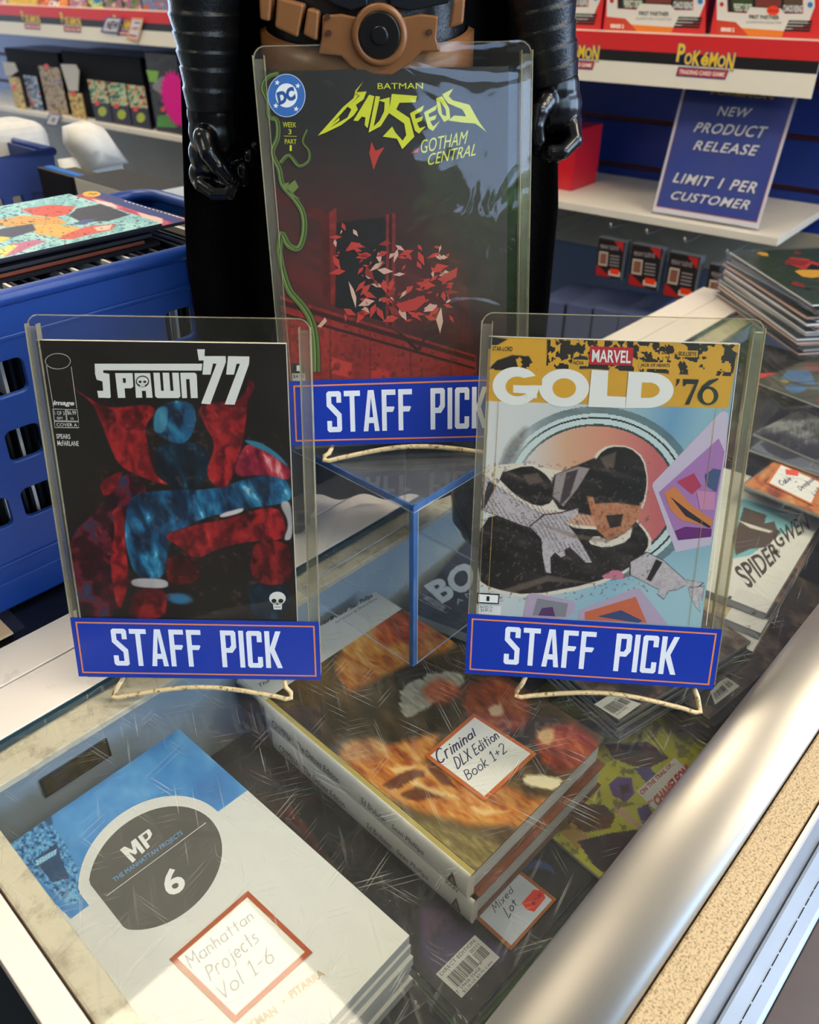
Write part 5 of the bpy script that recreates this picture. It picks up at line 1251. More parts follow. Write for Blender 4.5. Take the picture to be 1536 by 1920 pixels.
# lots at the far end
def cable_cover(m, L, D, z):
    def fn(X, Y):
        n1 = fbm(X, Y, 26, 3); n2 = fbm(X, Y, 9, 6)
        img = ramp(n1 * .7 + n2 * .4, [(0, '#2a1a14'), (.35, '#8a3a20'), (.55, '#d07a3c'), (.75, '#e0a060'), (1, '#f0d8b0')])
        img = over(img, inell(X, Y, 1425, 850, 24, 40, 20, 5) * .9, rgb('#6a5a50') * (.6 + .8 * n2[..., None])); img = over(img, inell(X, Y, 1425, 835, 16, 10, 20, 3), '#a84a34')
        return over(img, inell(X, Y, 1470, 850, 26, 16, 25, 6) * .8, '#5a8c9c')
    m.raster(0, L, 0, D, 90, 80, fn, z, z)
Mcb, Lcb, _ = loose((1395, 908), (1536, 965), -.034, .0036, .26, 1, 'topmost comic with orange artwork in the far right pile', cable_cover, L=.168)
for k in range(5): loose((1395 + rnd.uniform(-4, 4), 910), (1536, 967), -.0390 - k * .0048, .0036, .26, 1, ['second', 'third', 'fourth', 'fifth', 'lowest'][k] + ' comic in the far right pile below the orange artwork', plain_cover('#3a3630', ['#8a8478', '#b8b0a0'], 90 + k), L=.168, page=rnd.choice(('#e0dcd0', '#a8a49a', '#6c6a4a')))
note_card('white price card with orange border and red dot on the far right pile', None, [(1437, 905), (1462, 868), (1545, 905), (1525, 948)], -.0325, '#d0743c', '#e6e2dc',
          [('Cable', crop(1330, 440, 3.84)((498, 1775), (575, 1735), (595, 1765), (520, 1810))), ('+', crop(1330, 440, 3.84)((610, 1775), (630, 1765), (640, 1785), (620, 1795))), ('Deadpool', crop(1330, 440, 3.84)((635, 1815), (740, 1738), (760, 1765), (660, 1845))), ('Lot', crop(1330, 440, 3.84)((735, 1855), (775, 1815), (791, 1840), (755, 1880)))], pen='#26305a',
          extra=lambda m: m.poly(crop(1330, 440, 3.84)((548, 1690), (645, 1700), (640, 1740), (552, 1728)), '#e8503c', 4))
def master_cover(m, L, D, z):
    def fn(X, Y):
        n1 = fbm(X * .6 + Y, Y - X * .3, 30, 3); n2 = fbm(X * 3, Y * .7, 8, 6)
        return ramp(n1 * .8 + n2 * .3, [(0, '#121214'), (.45, '#262626'), (.6, '#4a4846'), (.75, '#8a8884'), (1, '#b0aeaa')])
    m.raster(0, L, 0, D, 90, 70, fn, z, z)
    q = crop(1330, 440, 3.84)
    m.poly(q((365, 1000), (495, 995), (350, 1128), (350, 1075), (425, 1020), (362, 1040)), '#d83438', 4, z)
    m.text('MASTER', q((478, 1085), (560, 1028), (576, 1048), (495, 1105)), '#c8bc98', 4, z, bold=.02); m.text('EDITION', q((545, 1100), (630, 1042), (644, 1062), (560, 1120)), '#c8bc98', 4, z, bold=.02)
loose((1412, 812), (1536, 865), -.0245, .0036, .26, 1, 'black comic with red letter and cream lettering behind the orange pile', master_cover, L=.168)
loose((1405, 842), (1536, 890), -.0285, .0030, .26, 1, 'grey comic directly under the black one with red letter', plain_cover('#6a6e76', ['#3a3a40', '#a8acb2'], 77), L=.168)
for k in range(6):
    loose((1418 + rnd.uniform(-4, 4), 716), (1536, 762), -.0075 - k * .0028, .0024, .26, 1, ['topmost', 'second', 'third', 'fourth', 'fifth', 'lowest'][k] + ' comic in the pile at the far end under the glass', plain_cover('#4a4638', ['#a89a3a', '#3a6a9a', '#7a3a30', '#2a2a24'], 40 + k), L=.168, page=rnd.choice(('#e4e0cc', '#d8d08a', '#b8b4a8', '#8a867a')), bagged=k == 0)

# ---------- big bagged stack on top of the glass at the far right
def top_stack():
    a, b = on_z(1343, 556, 0), on_z(1536, 690, 0); d = (b - a) / np.linalg.norm(b - a)
    y = np.array([-d[1], d[0], 0]); M0 = frame(a + d * .0, d, y, (0, 0, 1))
    z = .0006; n = 19
    for k in range(n):
        th = rnd.uniform(.0028, .0042); sh = rnd.uniform(-.006, .008); sy = rnd.uniform(-.004, .004)
        pos = 'topmost' if k == n - 1 else ('bottom' if k == 0 else '%s from the bottom' % ('second third fourth fifth sixth seventh eighth ninth tenth eleventh twelfth thirteenth fourteenth fifteenth sixteenth seventeenth eighteenth'.split()[k - 1]))
        M = M0 @ Matrix.Translation((sh + .0008 * k, sy, z + th)) @ Matrix.Rotation(rnd.uniform(-.05, .05), 4, 'Z')
        o = slab('comic_book', 'bagged comic, %s in the tall shiny stack on the case end' % pos, 'comic book', M, .26, .172, th,
                 plain_cover('#2a3a24', ['#c03a24', '#d8a02c', '#3a7a3a', '#8a2a20', '#1c1c1c'], 5) if k == n - 1 else plain_cover('#4a4a44', ['#8a8478', '#7a4a3a', '#3a5a6a'], 200 + k), 'bagged comics stacked on the case',
                 page=rnd.choice(('#d8d4c8', '#b8b2a4', '#7a7468', '#c9a088', '#9aa0a8', '#e4e0d6', '#5a564e')))
        bag(o, M, .26, .172, th, rnd.uniform(.003, .007))
        z += th + .0009
top_stack()
# ================================================================== blue crate of comics on the black bench
crate_blue = mat('crate_blue', '#153f8c', .38, noise=.04, scale=20)
S_A, S_B, T_N, T_F, CH = .098, .488, -.625, -.846, .272
def holed_panel(name, M, outline, holes, thick, material, parent, r=.007):
    """moulded panel with rounded openings, outlines in the local x, y of M"""
    cu = bpy.data.curves.new(name, 'CURVE'); cu.dimensions = '2D'; cu.fill_mode = 'BOTH'; cu.extrude = thick / 2; cu.bevel_depth = .0012; cu.bevel_resolution = 2
    for P in [outline] + [rrect(a, b, c, d, r) for a, b, c, d in holes]:
        sp = cu.splines.new('POLY'); sp.points.add(len(P) - 1); sp.use_cyclic_u = True
        for q, (x, y) in zip(sp.points, P): q.co = (x, y, 0, 1)
    ob = bpy.data.objects.new(name, cu); COL.objects.link(ob)
    me = bpy.data.meshes.new_from_object(ob.evaluated_get(bpy.context.evaluated_depsgraph_get()))
    bpy.data.objects.remove(ob); bpy.data.curves.remove(cu)
    L = parent.matrix_world.inverted() @ M if parent is not None else M
    me.transform(L); me.materials.clear(); me.materials.append(material); me.name = name
    o = bpy.data.objects.new(name, me); COL.objects.link(o); o.parent = parent
    return o
def pmb(M, root):                        # a builder whose measures are in frame M but whose part hangs under root
    return MB(M)
def pbuild(m, name, material, root, **k):
    A = np.array(root.matrix_world.inverted() @ m.M); v = np.array(m.v) @ A[:3, :3].T + A[:3, 3]; m.v = [tuple(p) for p in v.tolist()]
    return m.build(name, material, root, **k)
cr0 = thing('storage_crate', 'blue plastic crate packed with upright comics on the black bench', 'crate', zframe(ST(.29, -.735), A47))
lean = math.atan(.02 / CH)
FN = frame(ST(0, -.645, .0), E1, np.array([0, 0, 1]) * math.cos(lean) + E2 * math.sin(lean), E2 * math.cos(lean) - np.array([0, 0, 1]) * math.sin(lean))
cols = (.132, .175, .215, .372, .412, .452)
holed_panel('side_wall', FN, [(S_A + .004, .003), (S_B - .004, .003), (S_B, CH), (S_A, CH)], [(c - .0155, c + .0155, z - .0155, z + .0155) for c in cols for z in (.097, .153, .2115)], .003, crate_blue, cr0)
FF = frame(ST(0, -.828, .0), E1, np.array([0, 0, 1]) * math.cos(lean) - E2 * math.sin(lean), E2 * math.cos(lean) + np.array([0, 0, 1]) * math.sin(lean))
holed_panel('side_wall', FF, [(S_A + .004, .003), (S_B - .004, .003), (S_B, CH), (S_A, CH)], [(c - .0155, c + .0155, z - .0155, z + .0155) for c in cols for z in (.097, .153, .2115)], .003, crate_blue, cr0)
for s in (S_A, S_B):
    FE = frame(ST(s, -.735), -E2, (0, 0, 1), E1)
    holed_panel('end_wall', FE, [(-.09, .003), (.09, .003), (.108, CH), (-.108, CH)], [(-.045, .045, .19, .225)], .003, crate_blue, cr0)
FC = zframe(ST(0, 0), A47)               # local x = s, y = -t
m = MB(FC); m.box(S_A + .006, S_B - .006, .647, .826, .0015, .006); pbuild(m, 'floor_plate', crate_blue, cr0)
m = MB(FC); P = rrect(S_A, S_B, -T_N, -T_F, .028, 8)
m.tube([(x, y, CH) for x, y in P], (.0062), 10, closed=True); pbuild(m, 'rim', crate_blue, cr0, smooth=True)
for z in (.244, .046):
    m = MB(FN); m.box(S_A + .002, S_B - .002, z - .002, z + .002, .001, .0045); pbuild(m, 'moulded_rib', crate_blue, cr0, bevel=.0012)
m = MB(FC); m.box(S_A - .002, S_B + .002, .640, .646, .0, .03); pbuild(m, 'foot_band', crate_blue, cr0, bevel=.003)
# comics filed upright in it
s = S_A + .016; first = None; k = 0
edge_cols = ['#1b1b20', '#f0ece4', '#2a2a32', '#dcd7cc', '#141418', '#f4f1ea', '#4a4a52', '#e2dccf']
protos = []
for c in edge_cols:
    m = MB(); m.box(0, .0026, 0, .168, 0, .2555, lin(c)); o = m.build('comic_book', PRINT, None); protos.append(o)
while s < S_B - .02:
    i = (k * 5 + (k // 3) * 3) % len(protos)
    o = protos[i] if k < 0 else protos[i].copy()
    if o.name not in COL.objects: COL.objects.link(o)
    o.matrix_world = zframe(ST(s, -.652 - rnd.uniform(0, .004), .0075 + rnd.uniform(-.0005, .006)), A47) @ Matrix.Rotation(R(rnd.uniform(1, 4)), 4, 'Y')
    tag(o, 'thin boarded comic filed upright in the blue crate', 'comic book', 'comics filed in the crate')
    s += rnd.uniform(.0034, .0048); k += 1
for o in protos: bpy.data.objects.remove(o)
# comics lying on top of the filed ones
cr5 = crop(0, 340, 2.954)
def teal_cover(m, L, D, z):
    def fn(X, Y):
        x, y = X * 2.954, (Y - 340) * 2.954; n1 = fbm(x, y * 2, 60, 3); n2 = fbm(x, y * 2, 20, 6)
        img = ramp(n1 * .6 + n2 * .5, [(0, '#5fa4ae'), (.45, '#86c4c6'), (.6, '#a6d6d4'), (1, '#bfe2de')])
        img = over(img, np.clip((n2 - .62) * 8, 0, .8), '#3c6a78')
        def put(P, c, s=3): 
            nonlocal img
            img = over(img, inpoly(x, y, P, s), c)
        put([(115, 155), (280, 130), (420, 140), (380, 180), (300, 200), (180, 185)], '#d8503a'); put([(-40, 220), (120, 190), (320, 200), (370, 230), (300, 245), (180, 240), (60, 250), (-40, 250)], '#e0a048')
        put([(430, 150), (560, 125), (720, 185), (600, 220), (450, 225), (380, 190)], '#2e3440'); put([(150, 250), (300, 235), (440, 255), (440, 285), (320, 310), (200, 290)], '#e8b050')
        put([(20, 260), (180, 235), (200, 270), (60, 315), (-40, 330), (-40, 280)], '#3a3a4a'); put([(370, 290), (480, 250), (640, 235), (620, 270), (520, 290), (400, 320), (320, 320)], '#d85c48')
        put([(60, 350), (180, 325), (260, 330), (180, 360), (90, 400), (20, 420)], '#c86a8a'); put([(-40, 300), (60, 310), (30, 330), (-40, 350)], '#e8d048'); put([(-40, 390), (60, 350), (100, 355), (20, 420)], '#e8d860')
        put([(520, 255), (620, 238), (610, 268), (540, 275)], '#f0c8b0'); put([(540, 205), (470, 240), (400, 240), (460, 212)], '#44548a')
        return over(img, np.clip((fbm(x, y * 2, 12, 11) - .66) * 8, 0, .8), '#2a2c34')
    m.raster(0, L, 0, D, 180, 120, fn, z, z)
def flatc(s1, t1, ang, z, th, label, cov, page='#3a3a40', L=.26, D=.168):
    """lies with its near right corner at (s1, t1); x runs back along -E1"""
    d = -(E1 * math.cos(R(ang)) + E2 * math.sin(R(ang))); y = np.array([d[1], -d[0], 0])
    o = np.array(ST(s1, t1, z)) + d * L
    return slab('comic_book', label, 'comic book', frame(o, -d, np.array([d[1], -d[0], 0]), (0, 0, 1)), L, D, th, cov, 'comics lying on the crate', page=page)
flatc(.398, -.674, 0, .2860, .0030, 'topmost comic on the blue crate with teal and orange artwork', teal_cover)
def magenta_cover(m, L, D, z):
    def fn(X, Y):
        n = fbm(X, Y * 2, 14, 3); img = ramp(n, [(0, '#7a2038'), (.5, '#b83a58'), (.7, '#c85a6a'), (1, '#e0a0a0')])
        x, y = X * 2.954, (Y - 340) * 2.954
        img = over(img, inpoly(x, y, [(430, 60), (560, 40), (1020, 215), (1010, 245), (960, 230), (560, 100)], 2), '#2c3a78')
        img = over(img, inpoly(x, y, [(500, 95), (620, 120), (660, 150), (560, 130)], 2), '#e8d0c8'); return over(img, inpoly(x, y, [(760, 170), (900, 205), (900, 235), (800, 215)], 2), '#f0c0b0')
    m.raster(0, L, 0, D, 130, 90, fn, z, z)
    ex, ey = cr5((508, 72))[0]; m.ell(ex, ey, 17, 5.5, '#e8b040', 3, z); m.line(cr5((490, 74), (505, 68), (515, 76), (538, 68)), 1.2, '#2a2418', 5, z)
    for k in range(14): m.line(cr5((690 + k * 22, 110 + k * 6.6), (702 + k * 22, 113.6 + k * 6.6)), 1.6, '#dfe4ee', 4, z)
flatc(.428, -.678, 1.5, .2825, .0030, 'second comic from the top on the crate with magenta and navy cover', magenta_cover)
flatc(.388, -.676, -.6, .2790, .0034, 'third comic from the top on the blue crate', plain_cover('#1c1e26', ['#5a3a2a', '#2a3a5a'], 301))
flatc(.378, -.674, -1, .2752, .0034, 'fourth comic from the top on the blue crate', plain_cover('#1c1e26', ['#5a3a2a', '#2a3a5a'], 302), page='#8a4a3a')
flatc(.392, -.672, -1.2, .2714, .0034, 'lowest comic lying on the blue crate', plain_cover('#15161c', ['#3a3a44'], 303), page='#23242c')
# cream card in a clear sleeve lying on the bench edge by the frame's left side
o = slab('backing_board', 'cream board in a clear sleeve lying by the left end of the case', 'board', frame(ST(.06, -.606, .0030), E1, -E2, (0, 0, 1)), .092, .040, .0025, None, page='#cdb48c')
m = MB(frame(ST(.06, -.606, .0005), E1, -E2, (0, 0, 1))); m.box(-.002, .102, .0005, .045, 0, .004); m.build('plastic_sleeve', bagm, o)

# ================================================================== big black toy figure behind the riser
blk = mat('black_plastic', '#0b0b0d', .24, noise=.1, scale=30, spec=.6)
blk2 = mat('black_textured_plastic', '#101113', .36, noise=.2, scale=500, bump=.35)
tanp = mat('tan_plastic', '#8a5a33', .34, noise=.05, scale=30, spec=.5)
cloth = mat('black_cloth', '#0c0a0a', .95, noise=.5, scale=500, bump=.6, spec=.1)
FYY = .672
fig = thing('toy_figure', 'large black armoured toy figure with a tan belt behind the raised holder', 'toy figure', (-.03, FYY, 0))
FI = np.array([-.03, FYY, 0])
def fpart(m, name, material, root=fig, smooth=True, remesh=0, **k):
    m.v = [tuple(np.array(p) - FI) for p in m.v]
    o = m.build(name, material, root, smooth=smooth, **k)
    if remesh:
        r_ = o.modifiers.new('fuse', 'REMESH'); r_.mode = 'VOXEL'; r_.voxel_size = remesh; r_.use_smooth_shade = True
        s_ = o.modifiers.new('soften', 'SMOOTH'); s_.factor = .5; s_.iterations = 3
    return o
def Y(px, py, y): return on_y(px, py, y)
def pxr(px, py, y, r):                  # a radius of r photo pixels at that place, in metres
    return np.linalg.norm(on_y(px + r, py, y) - on_y(px, py, y))
def forearm(pts, name='arm'):
    """tapering forearm guard built of overlapping bands"""
    path, rad = [], []; n = len(pts)
    for i in range(n - 1):
        (x0, y0, r0, yy0), (x1, y1, r1, yy1) = pts[i], pts[i + 1]
        for j in range(10):
            t = j / 10; x, y, r_, yy = (a + (b - a) * t for a, b in zip((x0, y0, r0, yy0), (x1, y1, r1, yy1)))
            path.append(Y(x, y, yy)); k = 1.0 if j == 0 else (1.06 - .07 * t)
            rad.append((pxr(x, y, yy, r_) * k * .96, pxr(x, y, yy, r_) * k))
    path.append(Y(pts[-1][0], pts[-1][1], pts[-1][3])); rad.append((pxr(*pts[-1][:2], pts[-1][3], pts[-1][2]) * .96, pxr(*pts[-1][:2], pts[-1][3], pts[-1][2])))
    m = MB(); m.tube(path, rad, 28); return m
FA = .664
m = forearm([(380, -130, 62, .675), (378, -80, 66, .672), (380, -30, 68, FA), (382, 22, 66, FA), (386, 58, 62, FA), (388, 92, 57, FA), (391, 124, 53, FA), (393, 162, 50, FA), (396, 205, 46, FA)])
armL = fpart(m, 'forearm', blk2)
m = MB()
for (x0, y0, x1, y1, r_) in ((352, 44, 402, 52, 10), (350, 108, 398, 112, 10), (362, 176, 404, 186, 12)):
    for t in np.linspace(0, 1, 2):
        pass
    a, b = Y(x0, y0, FA - .0245), Y(x1, y1, FA - .0255); m.tube([a, (a + b) / 2 + (0, -.001, 0), b], pxr(x0, y0, FA, r_) * .8, 10)
fpart(m, 'guard_plate', blk, armL) if False else m
m = forearm([(1008, -130, 62, .675), (1010, -80, 66, .672), (1014, -30, 66, FA), (1018, 12, 62, FA), (1022, 50, 58, FA), (1028, 86, 54, FA), (1034, 122, 50, FA), (1040, 152, 46, FA)])
armR = fpart(m, 'forearm', blk2)
def hand(palm, fingers, thumb, name='hand'):
    m = MB()
    for x, y, r_, yy in palm: m.ball(Y(x, y, yy), (pxr(x, y, yy, r_), pxr(x, y, yy, r_) * .72, pxr(x, y, yy, r_) * 1.05), 16, 10)
    for F_ in fingers + [thumb]:
        P = [Y(x, y, yy) for x, y, r_, yy in F_]; rr_ = [pxr(x, y, yy, r_) for x, y, r_, yy in F_]
        for i in range(len(P) - 1): m.tube([P[i], P[i + 1]], [rr_[i], rr_[i + 1]], 12)
        for p, q in zip(P, rr_): m.ball(p, q * 1.06, 12, 8)
    return m
HY = .655
m = hand([(397, 215, 47, FA), (400, 250, 47, FA), (392, 290, 39, FA + .004), (384, 328, 30, FA + .008), (424, 268, 36, FA + .012)],
         [[(380, 345, 16, HY + .012), (405, 362, 15, HY + .004), (432, 362, 13.5, HY - .004), (440, 342, 12, HY - .006)],
          [(400, 330, 16, HY + .02), (440, 345, 15, HY + .01), (458, 338, 13.5, HY + .002), (456, 315, 12, HY)],
          [(420, 300, 16, HY + .026), (455, 318, 14, HY + .016), (472, 310, 13, HY + .008), (468, 290, 12, HY + .006)],
          [(430, 280, 15, HY + .03), (470, 295, 13, HY + .022), (484, 288, 12, HY + .014), (478, 274, 11, HY + .012)]],
         [(384, 258, 21, HY - .004), (392, 285, 18, HY - .010), (410, 312, 15.5, HY - .012), (428, 334, 12.5, HY - .010)])
fpart(m, 'hand', blk, remesh=.0011)
m = hand([(1040, 165, 47, FA), (1046, 200, 46, FA), (1062, 232, 30, FA + .006), (1030, 215, 36, FA + .01)],
         [[(1072, 235, 17, HY + .004), (1078, 262, 15, HY - .004), (1056, 284, 14, HY - .010), (1034, 284, 12.5, HY - .010)],
          [(1060, 225, 17, HY + .012), (1068, 262, 15, HY + .008), (1044, 290, 14, HY + .0), (1024, 288, 12, HY - .002)],
          [(1048, 220, 16, HY + .02), (1050, 262, 14, HY + .018), (1028, 290, 13, HY + .01), (1010, 282, 12, HY + .006)],
          [(1036, 220, 15, HY + .026), (1034, 262, 13, HY + .026), (1014, 280, 12, HY + .018), (1002, 268, 11, HY + .014)]],
         [(1024, 190, 20, HY - .004), (1012, 208, 18, HY - .010), (1006, 235, 15, HY - .012), (1010, 262, 13, HY - .010)])
fpart(m, 'hand', blk, remesh=.0011)
# torso, hips and legs
m = MB(); m.tube([(-.03, FYY, .385), (-.03, FYY, .41), (-.03, FYY, .44), (-.03, FYY + .002, .49), (-.03, FYY + .004, .55), (-.03, FYY + .006, .60), (-.03, FYY + .006, .635)],
                 [(.052, .036), (.066, .041), (.070, .043), (.066, .042), (.085, .05), (.092, .052), (.05, .035)], 28)
fpart(m, 'torso', blk2)
m = MB(); F = frame((0, FYY - .0435, 0), (1, 0, 0), (0, 0, 1), (0, -1, 0))
mm = MB(F)
for P in ([(600, -20), (690, -18), (690, 12), (660, 20), (618, 4)], [(730, -20), (850, -22), (840, 6), (770, 20), (732, 12)]):
    mm.prism([tuple(mm.px(*p)) for p in P], 0, .004)
mm.v = [tuple((np.array(F)[:3, :3] @ np.array(p)) + np.array(F)[:3, 3]) for p in mm.v]; fpart(mm, 'waist_plate', mat('dark_blue_plastic', '#14181f', .3), smooth=False, bevel=.001)
for x0, x1, x2, xf in ((-.064, -.09, -.112, -.118), (.004, .035, .056, .064)):
    m = MB(); yb = FYY + (.03 if x0 < -.03 else .008)
    m.tube([(x0, FYY, .40), (x0 * .6 + x1 * .4, FYY + .002, .34), (x1, (FYY + yb) / 2, .22), (x2, yb, .15), (xf, yb, .07), (xf, yb, .018)], [(.034, .034), (.035, .036), (.027, .029), (.023, .024), (.022, .023), (.017, .018)], 20); fpart(m, 'leg', blk2)
    m = MB(); m.tube([(xf, yb + .008, .013), (xf, yb - .006, .015), (xf + .003, yb - .022, .011), (xf + .004, yb - .032, .009)], [(.014, .0126), (.017, .0145), (.0155, .0108), (.009, .0085)], 16)
    m.tube([(xf, yb, .012), (xf, yb, .06), (xf, yb, .11)], [(.021, .022), (.0245, .0255), (.027, .028)], 18); fpart(m, 'boot', blk, remesh=.0016)
m = MB()
for s_ in (-1, 1): m.tube([(-.03 + s_ * .075, FYY + .004, .60), (-.03 + s_ * .118, FYY + .004, .585), (-.03 + s_ * .135, FYY, .535), (-.03 + s_ * (.142), FYY - .003, .485)], [.03, .034, .028, .026], 18)
fpart(m, 'upper_arm', blk2, remesh=.003)
m = MB(); m.ball((-.03, FYY, .675), (.034, .042, .046), 24, 16); m.tube([(-.03, FYY + .004, .62), (-.03, FYY + .002, .655)], .024, 16); fpart(m, 'head', blk, remesh=.0025)
# belt
m = MB(); n = 64; vs = []
for i in range(n):
    a = 2 * math.pi * i / n; c_, s_ = math.cos(a), math.sin(a); front = max(0, c_); zt = .442 - .012 * front; zb = .414 - .018 * front ** 2
    for ro, z in ((0, zb), (.0045, zb + .002), (.0045, zt - .002), (0, zt)): vs.append((-.03 + (.0715 + ro) * s_, FYY - (.0435 + ro) * c_, z))
m.mesh(vs, [(i * 4 + j, ((i + 1) % n) * 4 + j, ((i + 1) % n) * 4 + j + 1, i * 4 + j + 1) for i in range(n) for j in range(3)])
belt = fpart(m, 'belt', tanp)
F = frame((0, FYY - .0475, 0), (1, 0, 0), (0, 0, 1), (0, -1, 0))
def fprism(P, z0, z1, name, material, root=None, bevel=.0012):
    mm = MB(F); mm.prism([tuple(mm.px(*p)) for p in P][::-1], z0, z1)
    mm.v = [tuple((np.array(F)[:3, :3] @ np.array(p)) + np.array(F)[:3, 3]) for p in mm.v]
    return fpart(mm, name, material, root or fig, smooth=False, bevel=bevel)
pl_ = fprism([(606, 28), (640, 26), (680, 34), (700, 20), (725, 20), (745, 34), (790, 26), (822, 30), (818, 70), (826, 96), (790, 96), (768, 118), (735, 140), (690, 140), (658, 124), (640, 104), (598, 100), (604, 70)], -.003, .0045, 'belt_plate', tanp)
cx = Y(712, 66, FYY - .053)
m = MB(); m.tube([cx + (.0155 * math.cos(R(a)), 0, .0155 * math.sin(R(a))) for a in range(0, 360, 10)], .0028, 10, closed=True); fpart(m, 'buckle_ring', tanp, pl_ if False else fig)
m = MB(); m.tube([cx + (0, -.0005, 0), cx + (0, -.0035, 0)], [.0142, .0132], 32); m.tube([cx + (0, -.0034, 0), cx + (0, -.0052, 0)], [.006, .0052], 24); fpart(m, 'buckle', mat('buckle_black', '#120f0e', .3), smooth=False, bevel=.0006)
for P in ([(522, -6), (572, 8), (560, 70), (517, 50)], [(488, -12), (512, -8), (508, 40), (490, 36)], [(850, 0), (872, -6), (868, 44), (842, 52)], [(578, 14), (600, 20), (596, 76), (570, 64)]): fprism(P, -.012, .006, 'belt_pouch', tanp, None, .0015)
for x, y in ((614, 32), (617, 62), (806, 60)):
    c_ = Y(x, y, FYY - .053); m = MB(); m.tube([c_ + (0, .002, 0), c_ + (0, -.0014, 0)], .0018, 12); fpart(m, 'rivet', mat('rivet_tan', '#4a3020', .4), smooth=False)
# cloak hanging behind
m = MB(); nu, nv = 60, 30; vs = []
for j in range(nv + 1):
    z = .60 - (.60 - .012) * j / nv
    for i in range(nu + 1):
        u = i / nu; xl = -.148 - .042 * min(1, j / nv * 1.8); xr = .095 + .03 * min(1, j / nv * 2); x = xl + (xr - xl) * u
        y = .725 + .006 * math.sin(u * 40 + j * .08) * min(1, j / 8 + .3) - .031 * (abs(u - .5) * 2) ** 4 * (1 if u < .5 else .2) + (.0 if z > .2 else 0)
        vs.append((x, y, z))
fs = [(j * (nu + 1) + i, (j + 1) * (nu + 1) + i, (j + 1) * (nu + 1) + i + 1, j * (nu + 1) + i + 1) for j in range(nv) for i in range(nu)]
m.mesh(vs, fs); ck = fpart(m, 'cloak', cloth); so = ck.modifiers.new('thickness', 'SOLIDIFY'); so.thickness = .0018

# ================================================================== shop wall shelves
shelf_white = mat('shelf_white', '#ddd4c4', .45, noise=.03, scale=20)
US = thing('wall_shelf', 'upper white wall shelf with red and black printed front strip', 'shelf', MW @ Matrix.Translation((-1.6, .28, -.15)))
def wbuild(m, name, material, root=None, **k): return pbuild(m, name, material, root, **k) if root else m.build(name, material, None, **k)
X0S = -3.35
m = MB(MW); m.box(X0S, .0, .355, .372, -.328, -.004); wbuild(m, 'shelf_board', shelf_white, US, bevel=.001)
YB, YH = .2845, .0875
m = MB(MW); m.box(X0S, -.004, YB, YB + YH, -.003, .0, lin('#e9e1d0'))
for a, b, c in ((.66, 1.0, '#d62a2e'), (.44, .66, '#1d1b1c')): m.lpoly([(X0S, YB + YH * a), (-.004, YB + YH * a), (-.004, YB + YH * b), (X0S, YB + YH * b)], c, 3e-4)
def shop_logo(cx_, zc=0.0):
    def local_text(s, x0, x1, y0, y1, col, z, **k):
        vs, fs = glyphs(s, **k); m.mesh([(x0 + (x1 - x0) * a, y0 + (y1 - y0) * b, z) for a, b in vs], fs, lin(col))
    w_ = .056; y0 = YB + .040
    for i, (ch, dy, sc_) in enumerate(zip('POKéMON', (.004, 0, -.001, 0, -.001, -.001, -.005), (1.2, .8, 1, .9, .95, .8, 1.15))):
        a = cx_ - w_ + i * w_ * 2 / 7; h_ = .025 * sc_
        local_text(ch, a - .0012, a + w_ * 2 / 7 * .98, y0 + dy - .0012, y0 + dy + h_ + .0012, '#2c4694', 6e-4, bold=.09); local_text(ch, a, a + w_ * 2 / 7 * .92, y0 + dy, y0 + dy + h_, '#f0c630', 9e-4, bold=.03)
    m.lpoly([(cx_ - .052, YB + .020), (cx_ + .044, YB + .020), (cx_ + .048, YB + .036), (cx_ - .050, YB + .036)], '#2a3c7a', 6e-4); m.lpoly([(cx_ - .050, YB + .022), (cx_ + .043, YB + .022), (cx_ + .0465, YB + .034), (cx_ - .0485, YB + .034)], '#c23a34', 8e-4)
    local_text('TRADING CARD GAME', cx_ - .046, cx_ + .041, YB + .0245, YB + .0315, '#f0ece4', 1.1e-3, bold=.02)
for x, y in ((1323, 112), (1078, 100), (237, 55), (135, 47), (60, 43)): shop_logo(m.px(x, y)[0])
wbuild(m, 'front_strip', PRINT, US)
m = MB(MW); m.box(.002, .05, .29, .37, -.3, -.02); wbuild(m, 'end_bracket', mat('grey_bracket', '#9a9c9e', .4), US, bevel=.002)
LS = thing('wall_shelf', 'lower white wall shelf carrying the blue release sign', 'shelf', MW @ Matrix.Translation((-1.6, .03, -.15)))
m = MB(MW); m.box(X0S, .0, .0285, .0445, -.328, .0); wbuild(m, 'shelf_board', shelf_white, LS, bevel=.001)
BS = thing('wall_shelf', 'grey base shelf below the hanging packs', 'shelf', MW @ Matrix.Translation((-.9, -.4, -.15)))
m = MB(MW); m.box(-1.5, .6, -.42, -.40, -.325, .0); wbuild(m, 'shelf_board', mat('base_grey', '#6a7080', .6), BS)
m = MB(MW); m.box(-1.5, .6, -.945, -.421, -.325, -.02); wbuild(m, 'kick_board', mat('base_dark', '#3a3e48', .7), BS)

